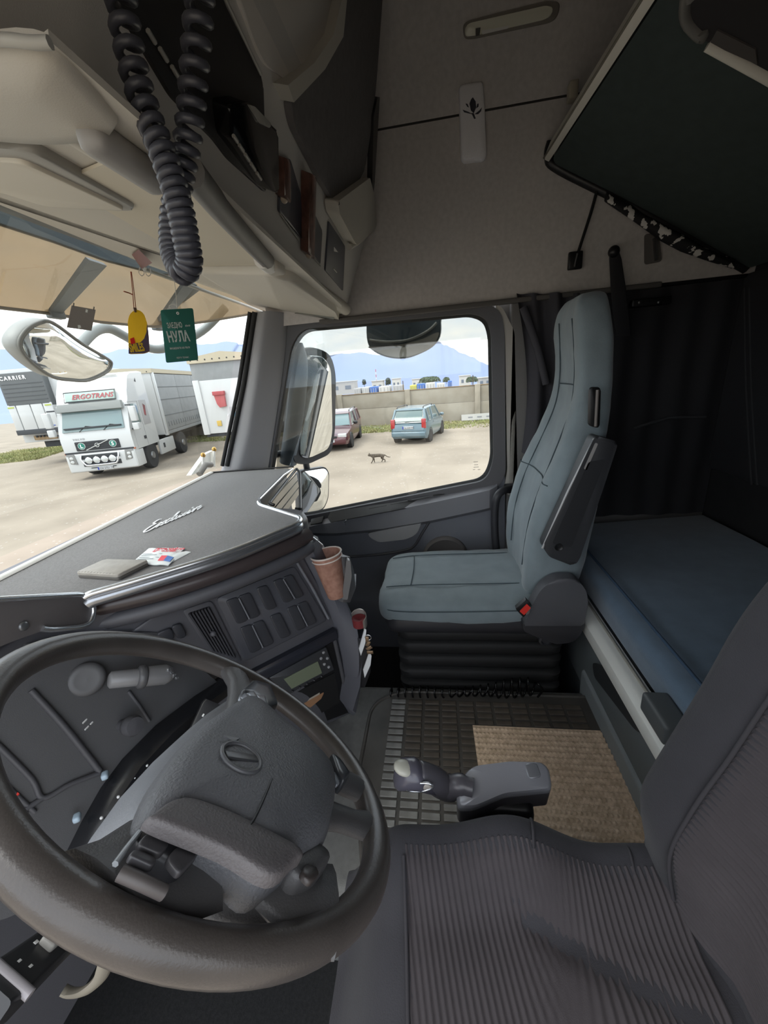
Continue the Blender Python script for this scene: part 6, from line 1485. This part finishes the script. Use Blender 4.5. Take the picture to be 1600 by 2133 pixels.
# roof lamp
SLP = plane((-.92, 0, -.39), (2.0, 0, 2.37))
rl = thing('roof_lamp', 'clear ribbed interior lamp set high in the side lining', 'lamp', W(1065, 60, SLP))
plate('housing', [(964, 52), (975, 44), (1140, 2), (1168, 6), (1160, 38), (1145, 48), (985, 82), (966, 82)], SLP, .008, mat('lamp housing grey', (130, 124, 116), .5), rl, r=.015, bev=.004)
plate('lens', [(968, 58), (978, 50), (1135, 14), (1152, 18), (1146, 36), (1130, 44), (990, 76), (968, 78)], SLP, .010, mat('lamp lens dull', (226, 224, 206), .2), rl, r=.012, bev=.004, off=.006)
plate('switch', [(990, 62), (1000, 60), (998, 76), (990, 78)], SLP, .005, mat('lamp switch', (70, 68, 64), .5), rl, off=.016)
plate('diffuser', [(1002, 66), (1060, 56), (1056, 62), (1004, 74)], SLP, .003, WHITEP, rl, off=.016)
# cord and clip
ck = thing('cord_clip', 'black cord with a clip running from the upper bunk down the wall', 'cord', W(1198, 550, x=2.04))
B().tube(cr([W(1244, 396, x=2.03), W(1232, 440, x=2.035), W(1216, 490, x=2.035), W(1200, 540, x=2.035)], 5), .006, 8).build('cord', BLACK, ck)
B().rbox(W(1198, 543, x=2.04), (.02, .055, .065), .006).build('clip', BLACK, ck); B().tube([W(1203, 528, x=2.02), W(1197, 555, x=2.02)], .004, 6).build('wire', STEEL, ck)
# black curtain strap hanging from a hook
st_ = thing('curtain_strap', 'black strap hanging at the rear end of the side lining', 'strap', W(1290, 600, x=2.03))
B().loft([fillet([W(u-w_, v, x=2.035), W(u+w_, v, x=2.035), W(u+w_, v, x=2.02), W(u-w_, v, x=2.02)], .004, 2) for u, v, w_ in ((1279, 518, 9), (1282, 540, 13), (1288, 600, 16), (1294, 660, 17), (1300, 700, 15))]).build('band', mat('strap black', (40, 40, 43), .7), st_, ang=50)
B().ell(W(1279, 524, x=2.02), (.02, .022, .022)).build('knob', BLACK, st_)
# lining cup with a light switch
cs_ = thing('wall_switch', 'small metal wall switch in a recess under the upper bunk', 'switch', W(1360, 515, x=2.04))
plate('recess', [(1342, 488), (1372, 486), (1378, 545), (1342, 552)], WALLP, .004, mat('recess grey', (104, 100, 96), .8), cs_, r=.012)
plate('toggle', [(1358, 498), (1366, 496), (1366, 543), (1362, 545)], WALLP, .012, STEEL, cs_, r=.002, off=.003)
# curtain gathered behind the seat
cu3 = thing('side_curtain', 'dark gathered curtain behind the passenger door pillar', 'curtain', W(1110, 900, x=2.03))
def cur(s, t):
    u = 1075+s*160; v = 612+t*(330+90*s)
    u2 = u+(1-s)*22*math.sin(t*2.6)+s*10*t
    p = W(u2, v, x=2.045); w_ = .016*math.sin(s*22+t*2)+.010*math.sin(s*9-t*3)
    return p+V((w_-.012, 0, 0))
B().grid(cur, 60, 24).build('cloth', mat('curtain cloth', (66, 65, 70), .95, bump=.3, bs=400), cu3, ang=80)
B().tube(cr([W(1090, 640, x=2.02), W(1118, 720, x=2.01), W(1138, 800, x=2.01)], 5), .016, 10).build('fold', mat('curtain cloth', (66, 65, 70), .95), cu3)
# sleeper curtain drawn along the side behind the seat
slc = thing('sleeper_curtain', 'near-black curtain drawn along the side wall above the bunk', 'curtain', (2.06, -.95, .5))
def slf(s, t):
    y = -.58-.69*s; z = 1.515-1.02*t
    return V((2.068+.007*math.sin(s*34)+.005*math.sin(s*13+t*2), y, z))
sg_ = B().grid(slf, 80, 12); n0 = len(sg_.v); nf = list(sg_.f); sg_.add([p+V((.006, 0, 0)) for p in sg_.v[:n0]], [f[::-1] for f in nf])
sg_.build('cloth', mat('near black curtain', (46, 46, 49), .95, bump=.3, bs=400), slc, ang=80)
B().tube([V((2.06, -.58, 1.512)), V((2.06, -1.27, 1.512))], .008, 8).build('rail', BLACK, slc)
rp2 = thing('reading_lamp', 'small dark reading lamp high on the drawn sleeper curtain side', 'lamp', W(1352, 630, x=2.05))
B().rbox(W(1352, 630, x=2.05), (.05, .15, .03), .006).build('body', BLACK, rp2)
for u in (1332, 1372): B().ell(W(u, 630, x=2.024), (.004, .006, .006), nu=8, nv=6).build('screw', STEEL, rp2)
rf2 = thing('curtain_tieback', 'thin dark tieback sagging across the sleeper curtain', 'tieback', W(1400, 885, x=2.05))
B().tube(cr([W(1320, 892, x=2.052), W(1380, 874, x=2.050), W(1400, 870, x=2.050), W(1470, 868, x=2.052)], 5), .007, 8).build('band', mat('tieback cloth', (64, 64, 67), .9), rf2)
# ================================================================= at the end of the dashboard
cup = thing('paper_cup', 'brown patterned paper cup in the holder at the dashboard end', 'cup', W(700, 1230, x=1.165))
c1 = W(679, 1153, x=1.165); c0 = W(702, 1240, x=1.165)
cax = (c1-c0); hC = cax.length; R1 = .0480
B().lathe(c0, cax, [(.0001, .0), (.029, .0), (.030, .004), (R1*.97, hC*.93), (R1, hC), (R1*.93, hC), (.028, .010), (.0001, .010)], 32).build('body', mat('cup brown', (176, 134, 116), .6, rgb2=(150, 108, 92), vs=60), cup, ang=50)
B().tube([c0+cax.normalized()*hC+cax.orthogonal().normalized()*0+(Matrix.Rotation(2*PI*k/32, 3, cax.normalized()) @ cax.orthogonal().normalized())*R1 for k in range(32)], .0028, 8, closed=True).build('rim', mat('cup rim', (216, 204, 196), .5), cup)
B().tube([c0+cax.normalized()*hC*.91+(Matrix.Rotation(2*PI*k/32, 3, cax.normalized()) @ cax.orthogonal().normalized())*R1*.985 for k in range(32)], .0022, 8, closed=True).build('second_rim', mat('cup rim', (216, 204, 196), .5), cup)
B().lathe(c0+cax*.94, cax, [(R1*.92, 0), (R1*.94, .004)], 32, caps=False).build('inner_paper', mat('cup inside', (222, 210, 204), .6), cup)
hd2 = thing('cup_holder', 'dark pocket holder with silver edge at the dashboard end', 'holder', W(720, 1240, x=1.18))
B().tube(fillet([W(622, 1150, x=1.16), W(640, 1112, x=1.18), W(678, 1142, x=1.22)], .02), .005, 8).build('silver_loop', CHROME, hd2)
hr = []
for u, v, w_ in ((722, 1160, 8), (728, 1190, 10), (732, 1225, 10), (722, 1255, 8)):
    a = W(u-w_, v, x=1.16); b_ = W(u+w_, v, x=1.20); hr.append(fillet([a, b_, b_+V((.02, .03, 0)), a+V((.02, .03, 0))], .004, 2))
B().loft(hr).build('rear_wall', mat('holder grey', (96, 96, 98), .35), hd2, ang=50)
B().prism(fillet([W(722, 1166, x=1.15), W(730, 1168, x=1.15), W(733, 1200, x=1.15), (W(724, 1250, x=1.15)), W(712, 1248, x=1.15), W(718, 1200, x=1.15)], .006), (.02, .006, 0), .003).build('front_wall', mat('holder grey', (96, 96, 98), .35), hd2)
ph = thing('leaflets', 'stack of white leaflets tucked behind the cup holder', 'leaflets', W(735, 1215, x=1.22))
for k in range(2): B().prism([W(734+k*2, 1200, x=1.21+k*.012), W(740+k*2, 1196, x=1.21+k*.012), W(740+k, 1225, x=1.21+k*.012), W(728+k, 1244, x=1.21+k*.012)], (.004, .002, 0)).build('sheet', mat('leaflet white', (212, 214, 216), .6), ph)
bd_ = thing('metal_band', 'silver band with red lining clipped to the dashboard end', 'band', W(750, 1310, x=1.17))
ring = []
for k in range(22):
    a = -2.4+k/21*3.6; ring.append(W(748, 1292, x=1.18)+V((math.cos(a)*.026+.0, math.sin(a)*.026, .01*math.cos(a))))
B().loft([[p+V((0, 0, .016)), p+V((0, 0, -.018)), p*1.0+V((0.003, .002, -.018)), p+V((.003, .002, .016))] for p in ring]).build('band', mat('band silver', (180, 176, 170), .3, .6), bd_, ang=60)
B().lathe(W(748, 1292, x=1.18)+V((0, 0, -.02)), (0, 0, 1), [(.022, 0), (.0235, .03), (.018, .031), (.0001, .02)], 20).build('lining', mat('band red', (110, 34, 38), .7), bd_)
pk = thing('side_pocket', 'dark door-side pocket with white papers and keys at the dashboard end', 'pocket', W(755, 1430, x=1.2))
B().loft([fillet([W(ul, v, x=1.17), W(ur, v, x=1.20), W(ur, v, x=1.26), W(ul, v, x=1.26)], .008, 2) for ul, ur, v in ((745, 768, 1330), (748, 774, 1365), (748, 772, 1400), (742, 760, 1432))]).build('shell', DARK2, pk, ang=50)
kpap = thing('loose_papers', 'white folded papers sticking out of the dashboard side pocket', 'papers', W(757, 1360, x=1.165))
for px in (((760, 1310), (763, 1312), (761, 1340), (752, 1366), (748, 1352)), ((770, 1358), (774, 1366), (772, 1385), (760, 1412), (757, 1396), (764, 1376))):
    B().prism([W(u, v, x=1.155) for u, v in px], (.004, .002, 0)).build('sheet', mat('leaflet white', (212, 214, 216), .6), kpap)
ky = thing('key_ring', 'bunch of keys hanging at the dashboard side pocket', 'keys', W(768, 1350, x=1.15))
for k in range(4): B().rbox(W(765+k*2, 1332+k*9, x=1.15), (.004, .012, .022), .002, R=Rx(k*.5)).build('key', mat('key brass', (140, 118, 96), .35, .7), ky)
B().tube([W(767, 1328, x=1.15)+V((0, math.cos(2*PI*k/14)*.010, math.sin(2*PI*k/14)*.010)) for k in range(14)], .0014, 6, closed=True).build('ring', CHROME, ky)
# ================================================================= outside of the cab: mirrors, visor
MIR = mat('mirror glass', (236, 240, 240), .02, 1.0); HOUS = mat('mirror housing', (52, 54, 60), .45)
# sun visor above the windscreen: translucent tan sheet on struts
sv = thing('sun_visor', 'tan translucent sun visor outside above the windscreen', 'sun visor', (1.2, 1.45, 1.6))
low = [(-300, 600, 1.30), (-120, 625, 1.36), (0, 641, 1.40), (105, 653, 1.42), (210, 671, 1.42), (315, 681, 1.39), (410, 673, 1.30), (518, 655, 1.10), (556, 645, 1.0)]
def vis(s, t):
    k = s*(len(low)-1); i = min(int(k), len(low)-2); f = k-i
    u, v, y = [low[i][j]+(low[i+1][j]-low[i][j])*f for j in range(3)]
    p = W(u, v, y=y)
    return p+V((0, -.17*t, .38*t-.04*t*t))
def vsheet(t0, t1, th=.004):
    vg = B().grid(lambda s, t: vis(s, t0+(t1-t0)*t), 48, 6); n0 = len(vg.v); nf = list(vg.f)
    return vg.add([p+V((0, th, th*.7)) for p in vg.v[:n0]], [f[::-1] for f in nf])
vsheet(0, .62).build('sheet', glass('visor tan', (194, 182, 166), .04, .2, milky=.45, mrgb=(176, 160, 136)), sv, ang=60)
vsheet(.60, 1.0).build('mount_panel', glass('visor slate', (130, 136, 138), .04, .2, milky=.5, mrgb=(110, 116, 118)), sv, ang=60)
B().tube([vis(s/30, 0) for s in range(31)], .006, 6).build('lower_edge', mat('visor edge', (120, 108, 90), .5), sv)
SST = mat('strut grey', (96, 104, 108), .5)
def strut(a, b_, w0, w1):
    p = W(*a, y=1.42); q = W(*b_, y=1.05)
    B().loft([[p+V((-w0, 0, 0)), p+V((w0, 0, 0)), p+V((w0, .01, .01)), p+V((-w0, .01, .01))], [q+V((-w1, 0, 0)), q+V((w1, 0, 0)), q+V((w1, .01, .01)), q+V((-w1, .01, .01))]]).build('strut', SST, sv)
    B().rbox(p, (.06, .03, .03), .006).build('strut_foot', SST, sv)
strut((116, 655), (205, 548), .022, .035); strut((328, 682), (400, 590), .022, .04); strut((366, 640), (415, 600), .012, .02)
# front mirror on a bent arm
fm = thing('front_mirror', 'pale front mirror on a bent arm outside the windscreen', 'mirror', W(150, 770, y=1.55))
fmp = plane((.15, -1, -.30), W(140, 740, y=1.60))
mo = [(40, 720), (52, 690), (80, 672), (110, 672), (170, 715), (225, 748), (232, 760), (222, 775), (185, 792), (150, 792), (110, 785), (65, 755)]
Pm = cr([W(u, v, fmp) for u, v in mo], 4, closed=True); cm = sum(Pm, V())/len(Pm)
nm_ = fmp[0] if fmp[0].y < 0 else -fmp[0]
B().loft([[cm+(p-cm)*k-nm_*o for p in Pm] for k, o in ((1.0, .0), (1.03, .01), (1.0, .06), (.75, .12), (.3, .14))]).build('housing', mat('front mirror shell', (150, 152, 150), .5), fm, ang=60)
B().loft([[cm+(p-cm)*k+nm_*o for p in Pm] for k, o in ((.94, .001), (.8, .010), (.5, .018), (.1, .021))]).build('mirror_glass', MIR, fm, ang=80)
B().tube(Pm, .007, 6, closed=True).build('bezel', mat('mirror bezel', (116, 116, 112), .5), fm)
B().tube(cr([W(165, 722, y=1.66), W(195, 692, y=1.68), W(225, 684, y=1.68), W(260, 700, y=1.66), W(300, 722, y=1.62), W(345, 725, y=1.55), W(420, 690, y=1.42), W(470, 640, y=1.25)], 6), .024, 10).build('arm', mat('mirror arm', (140, 146, 146), .5), fm)
# side mirrors on the passenger door
XM = 2.42
SMP = plane((-.78, -1.0, -.06), W(660, 850, x=XM)); smn = SMP[0]
sm_ = thing('side_mirror', 'tall dark passenger side mirror seen through the window', 'mirror', W(660, 960, x=XM))
ml = fillet([W(u, v, SMP) for u, v in ((612, 735), (655, 722), (690, 738), (700, 780), (698, 900), (690, 945), (640, 968), (612, 962))], [.03, .06, .06, .05, .05, .05, .04, .03], 5)
cm = sum(ml, V())/len(ml)
B().loft([[p for p in ml], [cm+(p-cm)*1.02-smn*.03 for p in ml], [cm+(p-cm)*.9-smn*.13 for p in ml], [cm+(p-cm)*.5-smn*.16 for p in ml]]).build('housing', HOUS, sm_, ang=50)
gl = fillet([W(u, v, SMP) for u, v in ((634, 740), (672, 742), (688, 768), (691, 900), (684, 935), (640, 955), (624, 950), (626, 800))], .04, 5)
mir_o = B().prism([p+smn*.003 for p in gl], smn*.005, .002).build('mirror_glass', MIR, sm_)
lm = thing('wide_mirror', 'small chrome wide-angle mirror below the tall side mirror', 'mirror', W(655, 1065, x=XM-.03))
LMP = plane((-.80, -1.0, .05), W(655, 1020, x=XM)); lmn = LMP[0]
ml2 = fillet([W(u, v, LMP) for u, v in ((625, 980), (678, 972), (686, 985), (684, 1040), (674, 1062), (628, 1078))], .03, 5)
c2 = sum(ml2, V())/len(ml2)
B().loft([ml2, [c2+(p-c2)*1.02-lmn*.03 for p in ml2], [c2+(p-c2)*.85-lmn*.10 for p in ml2]]).build('housing', HOUS, lm, ang=50)
B().loft([[c2+(p-c2)*k+lmn*o for p in ml2] for k, o in ((.93, .002), (.75, .014), (.45, .022), (.1, .026))]).build('mirror_glass', MIR, lm, ang=80)
B().tube([W(648, 962, SMP)-smn*.06, W(650, 985, LMP)-lmn*.05], .02, 8).build('hinge', HOUS, lm)
B().tube([W(600, 780, x=XM+.08), W(560, 770, x=2.2)], .02, 8).build('arm', HOUS, sm_); B().tube([W(610, 940, x=XM+.08), W(560, 950, x=2.2)], .02, 8).build('arm', HOUS, sm_)
B().tube(cr([W(612, 720, x=2.30), W(622, 760, x=2.30), W(616, 850, x=2.30), W(600, 965, x=2.30)], 5), .05, 10).build('mount_pillar', mat('mount slate', (92, 104, 116), .4), sm_)
# kerb mirror above the door
km = thing('kerb_mirror', 'dark rounded kerb mirror hanging above the side window', 'mirror', W(842, 745, x=2.40))
ko = cr([W(u, v, x=2.40) for u, v in ((764, 672), (770, 655), (842, 648), (912, 655), (918, 672), (916, 700), (900, 722), (870, 738), (842, 746), (810, 744), (780, 732), (766, 712))], 4, closed=True)
ck_ = sum(ko, V())/len(ko)
B().loft([[ck_+(p-ck_)*k+V((o, 0, 0)) for p in ko] for k, o in ((1, 0), (1.02, .02), (.95, .09), (.6, .14), (.2, .15))]).build('housing', mat('kerb shell', (70, 84, 92), .35), km, ang=60)
kl = cr([W(u, v, x=2.395) for u, v in ((768, 722), (800, 722), (842, 716), (880, 706), (914, 692), (902, 720), (870, 737), (842, 744), (810, 742), (780, 730))], 4, closed=True)
B().prism(kl, (-.004, 0, 0)).build('mirror_glass', mat('kerb reflection grey', (150, 148, 140), .15), km)  # plain grey stands in for the ground reflected in this mirror
B().tube(cr([W(770, 708, x=2.392), W(805, 712, x=2.39), W(850, 708, x=2.39), (W(890, 690, x=2.392)), W(910, 672, x=2.392)], 6), .007, 8).build('bezel', mat('kerb bezel', (150, 152, 148), .4), km)
B().tube([W(842, 655, x=2.44), W(842, 605, x=2.07)], .03, 8).build('arm', HOUS, km)
# tinted wind deflector along the top of the window
wdp = thing('wind_deflector', 'smoked wind deflector strip along the top of the side window', 'deflector', W(820, 730, x=2.17))
do = [W(u, v, x=2.16) for u, v in ((590, 790), (612, 688), (632, 670), (1030, 632), (1034, 706), (950, 712), (700, 738), (672, 752), (655, 790), (640, 860), (600, 980), (575, 985))]
B().prism(fillet(do, .03), (.004, 0, 0)).build('strip', glass('smoked strip', (206, 206, 204), .03), wdp)
# window etching
et = thing('window_etching', 'tiny dark maker marks etched in the window corner', 'marking', W(996, 970, x=XR-.002))
for k, (u, v, w_) in enumerate(((984, 962, 14), (986, 968, 12), (984, 973, 16), (984, 978, 7), (994, 978, 8))):
    B().rbox(W(u+w_/2, v, x=XR-.001), (.001, w_*.0016, .0022), 0).build('mark', mat('etch grey', (160, 154, 146), .7), et)
# corner marker outside the windscreen's lower right
cm_ = thing('corner_marker', 'white corner deflector with two brass-tipped pins outside the windscreen', 'marker', W(440, 970, y=1.40))
B().prism([W(u, v, y=1.42) for u, v in ((398, 990), (430, 945), (446, 938), (446, 972))], (.0, .03, 0)).build('wing', mat('marker white', (230, 230, 224), .5), cm_)
for u, v0, v1 in ((446, 938, 972), (423, 950, 968)):
    B().tube([W(u, v1, y=1.40), W(u, v0, y=1.40)], .008, 8).build('pin', WHITEP, cm_); B().ell(W(u, v0-2, y=1.40), (.014, .014, .016)).build('tip', mat('brass', (190, 150, 80), .3, .7), cm_)
B().tube([W(415, 988, y=1.30), W(428, 968, y=1.30), W(440, 968, y=1.3)], .016, 8).build('bracket', mat('marker grey', (130, 126, 120), .6), cm_)
bpy.context.view_layer.update()
